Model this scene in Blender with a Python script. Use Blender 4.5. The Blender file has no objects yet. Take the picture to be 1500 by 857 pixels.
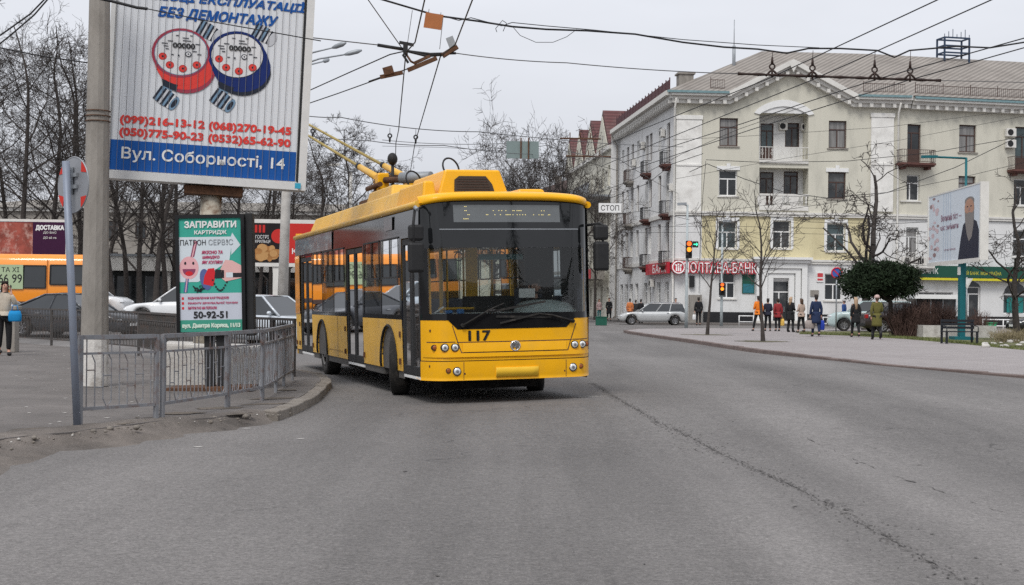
import bpy, bmesh, math, random
from mathutils import Vector, Matrix
R = math.radians
sc = bpy.context.scene
C = sc.collection

# ---------------------------------------------------------------- camera
F_, YH, RHO, HC = 2100.0, 442.5, R(.66), 1.445
cR, sR = math.cos(RHO), math.sin(RHO)
cd = bpy.data.cameras.new("camera")
cam = bpy.data.objects.new("camera", cd)
C.objects.link(cam)
cd.sensor_width = 36
cd.lens = 36 * F_ / 1500
cd.shift_y = (YH - 428.5) / 1500
cd.clip_start, cd.clip_end = .1, 6000
cam.matrix_world = Matrix(((cR, -sR, 0, 0), (0, 0, -1, 0), (sR, cR, 0, HC), (0, 0, 0, 1)))
sc.camera = cam

# ---------------------------------------------------------------- sky, sun, exposure
SUN_EL, SUN_AZ = R(52), R(200)      # azimuth clockwise from +Y: behind the camera, a little to its left... soft overcast sun
w = bpy.data.worlds.new("World")
sc.world = w
w.use_nodes = True
nt = w.node_tree
nt.nodes.clear()
N = nt.nodes.new
out = N("ShaderNodeOutputWorld"); bg = N("ShaderNodeBackground")
sky = N("ShaderNodeTexSky"); sky.sky_type = 'NISHITA'; sky.sun_disc = False
sky.sun_elevation = SUN_EL; sky.sun_rotation = SUN_AZ; sky.dust_density = 4; sky.air_density = 1
hs = N("ShaderNodeHueSaturation"); hs.inputs['Saturation'].default_value = .25
nt.links.new(sky.outputs[0], hs.inputs['Color'])
tc = N("ShaderNodeTexCoord"); sep = N("ShaderNodeSeparateXYZ")
nt.links.new(tc.outputs['Generated'], sep.inputs[0])
mr = N("ShaderNodeMapRange"); mr.inputs['From Min'].default_value = 0; mr.inputs['From Max'].default_value = .9
mr.inputs['To Min'].default_value = 1.0; mr.inputs['To Max'].default_value = 1.55
nt.links.new(sep.outputs['Z'], mr.inputs['Value'])
cn = N("ShaderNodeTexNoise"); cn.inputs['Scale'].default_value = 2.2; cn.inputs['Detail'].default_value = 5
cmap = N("ShaderNodeMapping"); cmap.inputs['Scale'].default_value = (1, 1, 3)
nt.links.new(tc.outputs['Generated'], cmap.inputs[0]); nt.links.new(cmap.outputs[0], cn.inputs['Vector'])
cr = N("ShaderNodeMapRange"); cr.inputs['From Min'].default_value = .3; cr.inputs['From Max'].default_value = .7
cr.inputs['To Min'].default_value = .86; cr.inputs['To Max'].default_value = 1.07
nt.links.new(cn.outputs['Fac'], cr.inputs['Value'])
mu = N("ShaderNodeMath"); mu.operation = 'MULTIPLY'
nt.links.new(mr.outputs[0], mu.inputs[0]); nt.links.new(cr.outputs[0], mu.inputs[1])
ov = N("ShaderNodeVectorMath"); ov.operation = 'SCALE'; ov.inputs[0].default_value = (6.15, 6.35, 6.85)
nt.links.new(mu.outputs[0], ov.inputs['Scale'])
mx = N("ShaderNodeMix"); mx.data_type = 'RGBA'; mx.inputs['Factor'].default_value = .85
nt.links.new(hs.outputs[0], mx.inputs['A']); nt.links.new(ov.outputs[0], mx.inputs['B'])
nt.links.new(mx.outputs['Result'], bg.inputs['Color'])
bg.inputs['Strength'].default_value = .1
nt.links.new(bg.outputs[0], out.inputs['Surface'])
sl = bpy.data.lights.new("sun", 'SUN'); sl.energy = 1.5; sl.angle = R(18); sl.color = (1, .97, .92)
so = bpy.data.objects.new("sun", sl); C.objects.link(so)
so.rotation_euler = (R(90) - SUN_EL, 0, -SUN_AZ + math.pi)
# light travels from azimuth SUN_AZ: place direction explicitly
_d = Vector((math.sin(SUN_AZ) * math.cos(SUN_EL), math.cos(SUN_AZ) * math.cos(SUN_EL), math.sin(SUN_EL)))
so.rotation_euler = _d.to_track_quat('Z', 'Y').to_euler()
sc.view_settings.view_transform = 'Standard'
sc.view_settings.look = 'None'
sc.view_settings.exposure = 0.32
sc.view_settings.gamma = 1
sc.view_settings.use_curve_mapping = False
sc.cycles.use_denoising = False
sc.cycles.max_bounces = 10
sc.cycles.transparent_max_bounces = 24

# ---------------------------------------------------------------- measuring helpers: photo pixel + depth -> point in the street
def W(px, py, D):
    x, y = (px - 750) / F_, (YH - py) / F_
    return Vector((D * (x * cR - y * sR), D, HC + D * (x * sR + y * cR)))
def G(px, py, z=0.0):
    x, y = (px - 750) / F_, (YH - py) / F_
    return W(px, py, (z - HC) / (x * sR + y * cR))
def sst(a, b, x):
    t = min(1, max(0, (x - a) / (b - a)))
    return t * t * (3 - 2 * t)
def gz(x, y):                                   # ground height of the road
    crown = .10 * sst(-1.8, 2.2, x) * (1 - sst(7, 14, x)) * sst(13, 19, y) * (1 - sst(30, 45, y))
    rise = .48 * sst(38, 62, y) * sst(2, 10, -x) * (1 - sst(200, 300, y))
    return crown + rise
def GG(px, py):                                 # on the road's real surface
    p = G(px, py, 0)
    for _ in range(12):
        p = G(px, py, gz(p.x, p.y))
    return p

# ---------------------------------------------------------------- lettering (built-in font), made into meshes while the scene is empty
TXT = {}
def _letters(items):
    objs = []
    for key, body, bold, shear in items:
        c = bpy.data.curves.new("t", 'FONT'); c.body = body; c.size = 1; c.offset = bold; c.shear = shear
        c.resolution_u = 3
        o = bpy.data.objects.new("t", c); C.objects.link(o); objs.append((key, o, c))
    bpy.context.view_layer.update()
    dg = bpy.context.evaluated_depsgraph_get()
    for key, o, c in objs:
        m = bpy.data.meshes.new_from_object(o.evaluated_get(dg))
        TXT[key] = ([v.co.copy() for v in m.vertices], [tuple(p.vertices) for p in m.polygons])
        bpy.data.meshes.remove(m)
    for key, o, c in objs:
        bpy.data.objects.remove(o); bpy.data.curves.remove(c)
B = 0
_letters([
    ("place", "НА МІСЦІ ЕКСПЛУАТАЦІЇ", B, .25), ("nodem", "БЕЗ ДЕМОНТАЖУ", B, .25),
    ("ph1", "(099)216-13-12 (068)270-19-45", B, 0), ("ph2", "(050)775-90-23 (0532)65-62-90", B, 0),
    ("street", "Вул. Соборності, 14", B, 0), ("dial", "00000", 0, 0),
    ("fill", "ЗАПРАВИТИ", B, 0), ("cart", "КАРТРИДЖ", B * .6, 0), ("patron", "ПАТРОН", .004, 0), ("serv", "СЕРВ", .004, 0), ("excl", "!", B, 0), ("c", "С", .004, 0),
    ("q1", "ЯКІСНО ТА", B * .5, .25), ("q2", "ШВИДКО", B * .5, .25), ("q3", "ЯК КУЛЯ!!!", B * .5, .25),
    ("l1", "ВІДНОВЛЕННЯ КАРТРИДЖІВ", B * .5, 0), ("l2", "РЕМОНТУ ДРУКУВАЛЬНОЇ ТЕХНІКИ", B * .5, 0), ("l3", "ВИТРАТНІ МАТЕРІАЛИ", B * .5, 0),
    ("num", "50-92-51", B * .8, 0), ("addr", "вул. Дмитра Коряка, 11/13", B * 1.2, 0),
    ("taxi", "ТА ХІ", .008, 0), ("6699", "66 99", .008, 0), ("deliv", "ДОСТАВКА", B * .6, 0), ("toyou", "ДО ВАС", .01, 0), ("tomin", "ДО 60 хв", .01, 0),
    ("hot1", "ГОСТРІ", B * .6, 0), ("hot2", "КРИЛЬЦЯ", B * .6, 0), ("kf", "KFC", B, 0), ("n117", "117", B * .7, 0), ("stop", "СТОП", .006, 0),
    ("bank", "ПОЛТАВА-БАНК", B * 1.1, 0), ("bankh", "БАНК", B, 0), ("osch", "ОЩАДБАНК", B * .9, 0), ("osl", "МІЙ БАНК. МОЯ КРАЇНА", B * .5, 0),
    ("lent", "Великий піст —", .006, 0), ("time", "час змінити", .006, 0), ("lt3", "ся на краще", 0, 0), ("paper", "5", B, 0),
])

# ---------------------------------------------------------------- mesh builder
class MB:
    def __init__(s):
        s.v, s.f, s.m, s.sm = [], [], [], []
    def add(s, vs, fs, mi=0, smooth=False):
        o = len(s.v)
        s.v += [tuple(v) for v in vs]
        for f in fs:
            s.f.append(tuple(i + o for i in f)); s.m.append(mi); s.sm.append(smooth)
        return s
    def box(s, x0, x1, y0, y1, z0, z1, mi=0):
        vs = [(x0, y0, z0), (x1, y0, z0), (x1, y1, z0), (x0, y1, z0), (x0, y0, z1), (x1, y0, z1), (x1, y1, z1), (x0, y1, z1)]
        return s.add(vs, [(0, 3, 2, 1), (4, 5, 6, 7), (0, 1, 5, 4), (1, 2, 6, 5), (2, 3, 7, 6), (3, 0, 4, 7)], mi)
    def cbox(s, c, d, mi=0):
        return s.box(c[0] - d[0] / 2, c[0] + d[0] / 2, c[1] - d[1] / 2, c[1] + d[1] / 2, c[2] - d[2] / 2, c[2] + d[2] / 2, mi)
    def beam(s, p, q, wd, h, mi=0):
        p, q = Vector(p), Vector(q)
        d = (q - p).normalized()
        up = Vector((0, 0, 1)) if abs(d.z) < .95 else Vector((0, 1, 0))
        a = d.cross(up).normalized() * wd / 2
        b = a.cross(d).normalized() * h / 2
        vs = [p - a - b, p + a - b, p + a + b, p - a + b, q - a - b, q + a - b, q + a + b, q - a + b]
        return s.add(vs, [(0, 3, 2, 1), (4, 5, 6, 7), (0, 1, 5, 4), (1, 2, 6, 5), (2, 3, 7, 6), (3, 0, 4, 7)], mi)
    def tube(s, pts, r, n=8, mi=0, cap=True, smooth=True):
        pts = [Vector(p) for p in pts]
        rs = r if isinstance(r, (list, tuple)) else [r] * len(pts)
        rings = []
        d0 = (pts[1] - pts[0]).normalized()
        a = d0.orthogonal().normalized()
        for i, p in enumerate(pts):
            if i == 0: d = d0
            elif i == len(pts) - 1: d = (pts[i] - pts[i - 1]).normalized()
            else:
                d = (pts[i + 1] - pts[i]).normalized() + (pts[i] - pts[i - 1]).normalized()
                d = d.normalized() if d.length > 1e-6 else d0
            a = (a - d * a.dot(d))
            a = a.normalized() if a.length > 1e-6 else d.orthogonal().normalized()
            b = d.cross(a)
            rings.append([p + (a * math.cos(k * 2 * math.pi / n) + b * math.sin(k * 2 * math.pi / n)) * rs[i] for k in range(n)])
        return s.loft(rings, cap, mi, smooth)
    def loft(s, rings, cap=True, mi=0, smooth=True, closed=True):
        n = len(rings[0]); o = len(s.v)
        for r_ in rings: s.v += [tuple(v) for v in r_]
        kk = n if closed else n - 1
        for i in range(len(rings) - 1):
            for k in range(kk):
                s.f.append((o + i * n + k, o + i * n + (k + 1) % n, o + (i + 1) * n + (k + 1) % n, o + (i + 1) * n + k)); s.m.append(mi); s.sm.append(smooth)
        if cap and closed:
            s.f.append(tuple(o + k for k in range(n))[::-1]); s.m.append(mi); s.sm.append(False)
            e = o + (len(rings) - 1) * n
            s.f.append(tuple(e + k for k in range(n))); s.m.append(mi); s.sm.append(False)
        return s
    def prism(s, poly, vec, mi=0):
        vec = Vector(vec); n = len(poly)
        a = [Vector(p) for p in poly]; b = [p + vec for p in a]
        return s.add(a + b, [tuple(range(n))[::-1], tuple(range(n, 2 * n))] + [(i, (i + 1) % n, n + (i + 1) % n, n + i) for i in range(n)], mi)
    def cyl(s, p, q, r, n=16, mi=0, r2=None):
        return s.tube([p, q], [r, r if r2 is None else r2], n, mi)
    def ball(s, c, r, nu=12, nv=8, mi=0, jit=0, rnd=None):
        r = r if isinstance(r, (tuple, list)) else (r, r, r)
        vs = []; fs = []
        for i in range(nv + 1):
            t = math.pi * i / nv
            for k in range(nu):
                p = 2 * math.pi * k / nu
                j = 1 + (rnd.uniform(-jit, jit) if rnd else 0)
                vs.append((c[0] + r[0] * math.sin(t) * math.cos(p) * j, c[1] + r[1] * math.sin(t) * math.sin(p) * j, c[2] + r[2] * math.cos(t) * j))
        for i in range(nv):
            for k in range(nu):
                fs.append((i * nu + k, (i + 1) * nu + k, (i + 1) * nu + (k + 1) % nu, i * nu + (k + 1) % nu))
        return s.add(vs, fs, mi, True)
    def quad(s, a, b, c, d, mi=0):
        return s.add([a, b, c, d], [(0, 1, 2, 3)], mi)
    def poly(s, pts, mi=0):
        return s.add(pts, [tuple(range(len(pts)))], mi)
    def torus(s, c, ax, rr, r, n=20, m=6, mi=0):
        ax = Vector(ax).normalized(); a = ax.orthogonal().normalized(); b = ax.cross(a); c = Vector(c)
        vs = []; fs = []
        for i in range(n):
            t = 2 * math.pi * i / n; d = a * math.cos(t) + b * math.sin(t)
            for k in range(m):
                u = 2 * math.pi * k / m
                vs.append(c + d * (rr + r * math.cos(u)) + ax * r * math.sin(u))
        for i in range(n):
            for k in range(m):
                fs.append((i * m + k, ((i + 1) % n) * m + k, ((i + 1) % n) * m + (k + 1) % m, i * m + (k + 1) % m))
        return s.add(vs, fs, mi, True)
    def build(s, name, mats, parent=None, bevel=0, norm=True, seg=2):
        me = bpy.data.meshes.new(name)
        me.from_pydata(s.v, [], s.f)
        if not isinstance(mats, (list, tuple)): mats = [mats]
        for m in mats: me.materials.append(m)
        me.polygons.foreach_set("material_index", s.m)
        me.polygons.foreach_set("use_smooth", s.sm)
        if norm:
            bm = bmesh.new(); bm.from_mesh(me)
            bmesh.ops.remove_doubles(bm, verts=bm.verts, dist=1e-5)
            bmesh.ops.recalc_face_normals(bm, faces=bm.faces)
            bm.to_mesh(me); bm.free()
        o = bpy.data.objects.new(name, me); C.objects.link(o)
        if parent: o.parent = parent
        if bevel:
            b = o.modifiers.new("bevel", 'BEVEL'); b.width = bevel; b.segments = seg; b.limit_method = 'ANGLE'; b.angle_limit = R(40)
        return o

LABELS = {}
def tag(o, label=None, cat=None, group=None, kind=None):
    if label: o['label'] = label
    if cat: o['category'] = cat
    if group: o['group'] = group
    if kind: o['kind'] = kind
    return o
def thing(name, label, cat, loc=(0, 0, 0), rot=(0, 0, 0), group=None):
    o = bpy.data.objects.new(name, None); C.objects.link(o)
    o.empty_display_size = .3
    o.location = loc; o.rotation_euler = rot
    return tag(o, label, cat, group)
def struct(o): o['kind'] = 'structure'; return o
def kids(o): return [c for c in bpy.data.objects if c.parent == o]
def copy_tree(o, kidmap, parent=None):
    c = o.copy(); C.objects.link(c)
    if parent: c.parent = parent
    for ch in kidmap.get(o.name, []): copy_tree(ch, kidmap, c)
    return c
def kidmap_of(root):
    km = {}
    def rec(o):
        km[o.name] = kids(o)
        for k in km[o.name]: rec(k)
    rec(root); return km

def text(key, parent, mat, c, h, wd=None, y=-.004, bold=0, name='lettering'):
    """lettering in the parent's x-z plane, centred at (x, z); the viewer stands at -y"""
    vs, fs = TXT[key]
    xs = [v.x for v in vs]; ys = [v.y for v in vs]
    x0, x1, y0, y1 = min(xs), max(xs), min(ys), max(ys)
    sz = h / (y1 - y0); sx = wd / (x1 - x0) if wd else sz
    mb = MB(); b = bold * h
    if b and wd: sx = (wd - 2 * b) / (x1 - x0); sz = (h - 2 * b) / (y1 - y0)
    for j, (ox, oz) in enumerate([(0, 0)] + ([(b * math.cos(k * math.pi / 4), b * math.sin(k * math.pi / 4)) for k in range(8)] if b else [])):
        mb.add([(c[0] + (v.x - (x0 + x1) / 2) * sx + ox, y - .00035 * j, c[1] + (v.y - (y0 + y1) / 2) * sz + oz) for v in vs], fs)
    o = mb.build(name, mat, parent, norm=False)
    return o

# ---------------------------------------------------------------- materials
def M(name, col, rough=.6, metal=0, var=.12, scale=5, bump=0, bscale=60, coat=0, spec=.3, dirt=None, dscale=2.5, damt=.5, stretch=None, coords='Object', alpha=None):
    m = bpy.data.materials.new(name); m.use_nodes = True
    t = m.node_tree; p = t.nodes['Principled BSDF']; L = t.links.new; n = t.nodes.new
    p.inputs['Roughness'].default_value = rough; p.inputs['Metallic'].default_value = metal
    p.inputs['Specular IOR Level'].default_value = spec; p.inputs['Coat Weight'].default_value = coat
    p.inputs['Coat Roughness'].default_value = .06
    col = tuple(col) + (1,)
    co = n('ShaderNodeTexCoord'); mp = n('ShaderNodeMapping'); L(co.outputs[coords], mp.inputs[0])
    if stretch: mp.inputs['Scale'].default_value = stretch
    nz = n('ShaderNodeTexNoise'); nz.inputs['Scale'].default_value = scale; nz.inputs['Detail'].default_value = 7; nz.inputs['Roughness'].default_value = .65
    L(mp.outputs[0], nz.inputs['Vector'])
    rp = n('ShaderNodeMapRange'); rp.inputs['From Min'].default_value = .25; rp.inputs['From Max'].default_value = .75
    rp.inputs['To Min'].default_value = 1 - var; rp.inputs['To Max'].default_value = 1 + var
    L(nz.outputs['Fac'], rp.inputs['Value'])
    sm = n('ShaderNodeVectorMath'); sm.operation = 'SCALE'; sm.inputs[0].default_value = col[:3]; L(rp.outputs[0], sm.inputs['Scale'])
    outc = sm.outputs[0]
    if dirt:
        d = n('ShaderNodeTexNoise'); d.inputs['Scale'].default_value = dscale; d.inputs['Detail'].default_value = 9; d.inputs['Roughness'].default_value = .7
        L(mp.outputs[0], d.inputs['Vector'])
        dr = n('ShaderNodeMapRange'); dr.inputs['From Min'].default_value = .5; dr.inputs['From Max'].default_value = .68; dr.inputs['To Max'].default_value = damt
        L(d.outputs['Fac'], dr.inputs['Value'])
        mm = n('ShaderNodeMix'); mm.data_type = 'RGBA'; L(dr.outputs[0], mm.inputs['Factor']); L(outc, mm.inputs['A']); mm.inputs['B'].default_value = tuple(dirt) + (1,)
        outc = mm.outputs['Result']
    L(outc, p.inputs['Base Color'])
    if bump:
        b = n('ShaderNodeTexNoise'); b.inputs['Scale'].default_value = bscale; b.inputs['Detail'].default_value = 6
        L(mp.outputs[0], b.inputs['Vector'])
        bu = n('ShaderNodeBump'); bu.inputs['Strength'].default_value = bump; bu.inputs['Distance'].default_value = .02
        L(b.outputs['Fac'], bu.inputs['Height']); L(bu.outputs[0], p.inputs['Normal'])
    m['_out'] = 0
    return m
def glass(name, tint, trans, rough=.02):
    """thin pane: partly see-through, mirror-like by Fresnel"""
    m = bpy.data.materials.new(name); m.use_nodes = True
    t = m.node_tree; t.nodes.clear(); L = t.links.new; n = t.nodes.new
    o = n('ShaderNodeOutputMaterial'); tr = n('ShaderNodeBsdfTransparent'); tr.inputs[0].default_value = tuple(trans) + (1,)
    df = n('ShaderNodeBsdfDiffuse'); df.inputs[0].default_value = tuple(tint) + (1,)
    a = n('ShaderNodeMixShader'); a.inputs[0].default_value = .05
    L(tr.outputs[0], a.inputs[1]); L(df.outputs[0], a.inputs[2])
    gl = n('ShaderNodeBsdfGlossy'); gl.inputs['Roughness'].default_value = rough; gl.inputs[0].default_value = (.95, .95, .95, 1)
    fr = n('ShaderNodeFresnel'); fr.inputs[0].default_value = 1.5 if trans[0] > .5 else 1.4
    b = n('ShaderNodeMixShader'); L(fr.outputs[0], b.inputs[0]); L(a.outputs[0], b.inputs[1]); L(gl.outputs[0], b.inputs[2])
    L(b.outputs[0], o.inputs[0])
    return m
def emis(name, col, st):
    m = bpy.data.materials.new(name); m.use_nodes = True
    p = m.node_tree.nodes['Principled BSDF']
    p.inputs['Base Color'].default_value = tuple(col) + (1,); p.inputs['Emission Color'].default_value = tuple(col) + (1,); p.inputs['Emission Strength'].default_value = st
    return m
def ground_mat(name, col, col2, rough=.85, speck=.35, patch=.5, coords='Object', tone=.18, cracks=0, streak=None, bump=.35, paver=None, lanes=0, stain=(.03, .028, .026), stamt=.4):
    m = bpy.data.materials.new(name); m.use_nodes = True
    t = m.node_tree; p = t.nodes['Principled BSDF']; L = t.links.new; n = t.nodes.new
    co = n('ShaderNodeTexCoord').outputs[coords]
    def noise(s, det=6, ro=.6, vec=co):
        z = n('ShaderNodeTexNoise'); z.inputs['Scale'].default_value = s; z.inputs['Detail'].default_value = det; z.inputs['Roughness'].default_value = ro
        L(vec, z.inputs['Vector']); return z.outputs['Fac']
    def rng(v, a, b, c, d):
        r_ = n('ShaderNodeMapRange'); r_.inputs['From Min'].default_value = a; r_.inputs['From Max'].default_value = b
        r_.inputs['To Min'].default_value = c; r_.inputs['To Max'].default_value = d; L(v, r_.inputs['Value']); return r_.outputs[0]
    def mix(f, a, b):
        x = n('ShaderNodeMix'); x.data_type = 'RGBA'
        if isinstance(f, float): x.inputs['Factor'].default_value = f
        else: L(f, x.inputs['Factor'])
        for k, v in (('A', a), ('B', b)):
            if isinstance(v, tuple): x.inputs[k].default_value = v + (1,)
            else: L(v, x.inputs[k])
        return x.outputs['Result']
    def scale(c, f):
        x = n('ShaderNodeVectorMath'); x.operation = 'SCALE'
        if isinstance(c, tuple): x.inputs[0].default_value = c
        else: L(c, x.inputs[0])
        L(f, x.inputs['Scale']); return x.outputs[0]
    mp = co
    if streak:
        q = n('ShaderNodeMapping'); q.inputs['Rotation'].default_value = (0, 0, streak); q.inputs['Scale'].default_value = (1, .06, 1); L(co, q.inputs[0]); mp = q.outputs[0]
    c = mix(rng(noise(.16, 4), .3, .7, 0, 1), col, col2)
    c = scale(c, rng(noise(.9, 6, .7, mp), .3, .7, 1 - tone, 1 + tone))
    if lanes:
        c = scale(c, rng(noise(.42, 5, .6, mp), .35, .65, 1 - lanes, 1 + lanes)); c = scale(c, rng(noise(6, 4, .6), .3, .7, .93, 1.07)); c = scale(c, rng(noise(34, 3, .75), .34, .66, .70, 1.3)); c = scale(c, rng(noise(14, 3, .7), .32, .68, .86, 1.14))
    c = mix(rng(noise(1.7, 8, .75), .58, .75, 0, stamt), c, stain)
    fine = noise(95, 3, .8)
    c = scale(c, rng(fine, .3, .7, 1 - speck, 1 + speck))
    vo = n('ShaderNodeTexVoronoi'); vo.inputs['Scale'].default_value = 70; L(co, vo.inputs['Vector'])
    c = mix(rng(vo.outputs['Distance'], .04, .12, .55, 0), c, (.42, .40, .38))
    if lanes:
        v4 = n('ShaderNodeTexVoronoi'); v4.inputs['Scale'].default_value = 26; L(co, v4.inputs['Vector'])
        c = mix(rng(v4.outputs['Distance'], .05, .13, .6, 0), c, (.40, .385, .365))
    if cracks:
        v2 = n('ShaderNodeTexVoronoi'); v2.feature = 'DISTANCE_TO_EDGE'; v2.inputs['Scale'].default_value = cracks
        wv = n('ShaderNodeVectorMath'); wv.operation = 'ADD'; nn = n('ShaderNodeTexNoise'); nn.inputs['Scale'].default_value = 2.5; nn.inputs['Detail'].default_value = 5
        L(co, nn.inputs['Vector']); L(co, wv.inputs[0]); L(nn.outputs['Color'], wv.inputs[1]); L(wv.outputs[0], v2.inputs['Vector'])
        mk = n('ShaderNodeMath'); mk.operation = 'MULTIPLY'
        L(rng(v2.outputs['Distance'], 0, .004, .8, 0), mk.inputs[0]); L(rng(noise(.5, 3), .5, .6, 0, 1), mk.inputs[1])
        c = mix(mk.outputs[0], c, (.035, .033, .032))
    if paver:
        br = n('ShaderNodeTexBrick'); br.inputs['Scale'].default_value = paver; br.inputs['Mortar Size'].default_value = .014
        br.inputs['Color1'].default_value = (1, 1, 1, 1); br.inputs['Color2'].default_value = (.86, .85, .85, 1); br.inputs['Mortar'].default_value = (.55, .53, .52, 1)
        L(co, br.inputs['Vector'])
        y = n('ShaderNodeMix'); y.data_type = 'RGBA'; y.blend_type = 'MULTIPLY'; y.inputs['Factor'].default_value = 1
        L(c, y.inputs['A']); L(br.outputs['Color'], y.inputs['B']); c = y.outputs['Result']
    L(c, p.inputs['Base Color']); p.inputs['Roughness'].default_value = rough; p.inputs['Specular IOR Level'].default_value = .35
    bu = n('ShaderNodeBump'); bu.inputs['Strength'].default_value = bump; bu.inputs['Distance'].default_value = .01
    L(fine, bu.inputs['Height']); L(bu.outputs[0], p.inputs['Normal'])
    return m

K = {}
K['asphalt'] = ground_mat('asphalt', (.122, .114, .110), (.163, .153, .147), streak=R(-24), cracks=.16, tone=.13, speck=.32, stamt=.3, lanes=.20)
K['walk'] = ground_mat('worn_pavement', (.115, .103, .096), (.150, .136, .128), cracks=.45, tone=.24, stamt=.5, speck=.3)
K['plaza'] = ground_mat('paving', (.29, .265, .26), (.33, .305, .30), paver=2.2, speck=.12, tone=.08, stamt=.15, stain=(.2, .18, .17))
K['dirt'] = ground_mat('dirt', (.10, .082, .066), (.16, .135, .11), speck=.4, tone=.4, bump=.8)
K['soil'] = ground_mat('soil', (.09, .085, .05), (.12, .10, .06), speck=.4, tone=.3, bump=.6)
K['lawn'] = ground_mat('lawn', (.085, .10, .035), (.15, .135, .06), speck=.5, tone=.35, bump=1)
K['kerb'] = M('kerb_stone', (.21, .188, .165), .9, var=.25, scale=4, bump=.5, bscale=50, dirt=(.11, .09, .07), damt=.8)
K['kerbr'] = M('kerb_brown', (.15, .115, .105), .9, var=.3, scale=2, bump=.4)
K['yel'] = M('bus_yellow', (.84, .415, .004), .38, var=.06, scale=2, coat=.12, spec=.3, dirt=(.55, .33, .05), dscale=2.2, damt=.3)
K['yel2'] = M('bus_yellow_weathered', (.74, .42, .05), .45, var=.10, scale=2, coat=.15, spec=.35, dirt=(.42, .29, .12), dscale=1.4, damt=.65)
K['blk'] = M('black_gloss', (.010, .010, .011), .07, var=.2)
K['blkm'] = M('black_matt', (.02, .02, .021), .6, var=.2)
K['rub'] = M('rubber', (.022, .021, .02), .85, var=.3, bump=.2, dirt=(.12, .105, .09), dscale=6, damt=.4)
K['steel'] = M('steel_grey', (.30, .32, .34), .5, .3, var=.15)
K['chrome'] = M('chrome', (.7, .7, .7), .15, 1, var=.05)
K['white'] = M('white_paint', (.74, .74, .73), .5, var=.06)
K['offw'] = M('off_white', (.66, .645, .61), .7, var=.12, dirt=(.32, .29, .26), damt=.35)
K['conc'] = M('concrete', (.27, .25, .225), .9, var=.25, scale=3, bump=.4, bscale=25, dirt=(.16, .14, .12), damt=.5, stretch=(1, 1, .35))
K['concl'] = M('concrete_light', (.52, .50, .47), .9, var=.2, scale=3, bump=.4, bscale=25, dirt=(.24, .21, .18), damt=.5)
K['rust'] = M('rusty_steel', (.10, .05, .028), .85, var=.5, scale=10, bump=.3)
K['glass'] = glass('clear_glass', (.1, .11, .11), (.82, .87, .86))
K['dglass'] = glass('tinted_glass', (.02, .022, .024), (.50, .52, .52))
K['winD'] = M('window_dark', (.022, .025, .028), .06, var=.7, scale=.6, spec=.5, dirt=(.16, .16, .155), dscale=.45, damt=.7)
K['winL'] = M('window_curtained', (.19, .185, .18), .1, var=.6, scale=1.2, spec=.5, stretch=(6, 1, .3))
K['winG'] = M('window_greenish', (.05, .075, .08), .06, var=.6, scale=.8, spec=.5)
K['wood'] = M('brown_frame', (.075, .045, .038), .6, var=.2)
K['plas'] = M('plaster_greygreen', (.58, .56, .48), .92, var=.07, scale=.6, bump=.15, bscale=20, dirt=(.38, .37, .32), dscale=.55, damt=.7, stretch=(1, 1, .3))
K['plasY'] = M('plaster_yellow', (.61, .545, .345), .92, var=.07, scale=.6, bump=.15, bscale=20, dirt=(.44, .38, .23), dscale=.6, damt=.65, stretch=(1, 1, .3))
K['plasW'] = M('plaster_white', (.68, .68, .675), .92, var=.06, scale=.8, bump=.15, bscale=20, dirt=(.44, .43, .41), dscale=.7, damt=.65, stretch=(1, 1, .3))
K['plasR'] = M('plaster_relief', (.74, .73, .70), .92, var=.12, scale=1.6, bump=1.0, bscale=2.6, dirt=(.50, .48, .45), dscale=1.3, damt=.6)
K['black_st'] = M('black_plinth', (.02, .02, .022), .4, var=.3)
K['roof'] = None
K['greenD'] = M('bank_green', (.012, .075, .05), .5, var=.08)
K['brownP'] = M('balcony_brown', (.11, .05, .042), .8, var=.3)
K['bark'] = M('bark', (.062, .052, .047), .95, var=.35, scale=8, bump=.6, bscale=30)
K['barkF'] = M('bark_far', (.085, .075, .072), .95, var=.3, scale=6)
K['skin'] = M('skin', (.52, .30, .22), .55, var=.05)
K['wire'] = M('black_wire', (.02, .02, .022), .6, var=.1)
# ================================================================ SETTING: road, pavements
def road():
    xs = [-2500, -600, -150, -80] + [x * 1.0 for x in range(-60, 61)] + [80, 150, 600, 2500]
    ys = [-800, -200, -60, -20] + [y * 1.0 for y in range(-8, 131)] + [150, 200, 300, 600, 1500, 4500]
    mb = MB()
    vs = [(x, y, gz(x, y)) for y in ys for x in xs]
    nx = len(xs)
    fs = [(j * nx + i, j * nx + i + 1, (j + 1) * nx + i + 1, (j + 1) * nx + i) for j in range(len(ys) - 1) for i in range(nx - 1)]
    mb.add(vs, fs, 0, True)
    return struct(mb.build('road', K['asphalt'], norm=False))
road()
def gp(px, py, z): p = G(px, py, z); return (p.x, p.y)
ZP = .12
rng0 = random.Random(4)
def jitter_line(pts, step, amp, rnd):
    o = []
    for a, b in zip(pts, pts[1:]):
        n = max(1, int(math.dist(a, b) / step))
        for i in range(n):
            t = i / n
            o.append((a[0] + (b[0] - a[0]) * t + rnd.uniform(-amp, amp), a[1] + (b[1] - a[1]) * t + rnd.uniform(-amp, amp)))
    o.append(pts[-1]); return o
worn = jitter_line([(-9.0, 8.0), gp(-150, 700, .06), gp(0, 652, .06), gp(105, 641, .06), gp(235, 622, .08), gp(310, 612, ZP), gp(385, 602, ZP)], .25, .035, rng0)
arc = [gp(385, 602, ZP), gp(415, 592, ZP), gp(440, 581, ZP), gp(456, 571, ZP), gp(464.5, 561.5, ZP), (-3.12, 23.6), (-3.38, 25.1), (-3.85, 26.6), (-4.5, 27.6)]
back = [(-6.2, 28.6), (-7.8, 31), (-9.6, 35), (-11.7, 38), (-15, 42.2), (-24, 44.3), (-45, 44.5), (-45, 8)]
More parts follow.
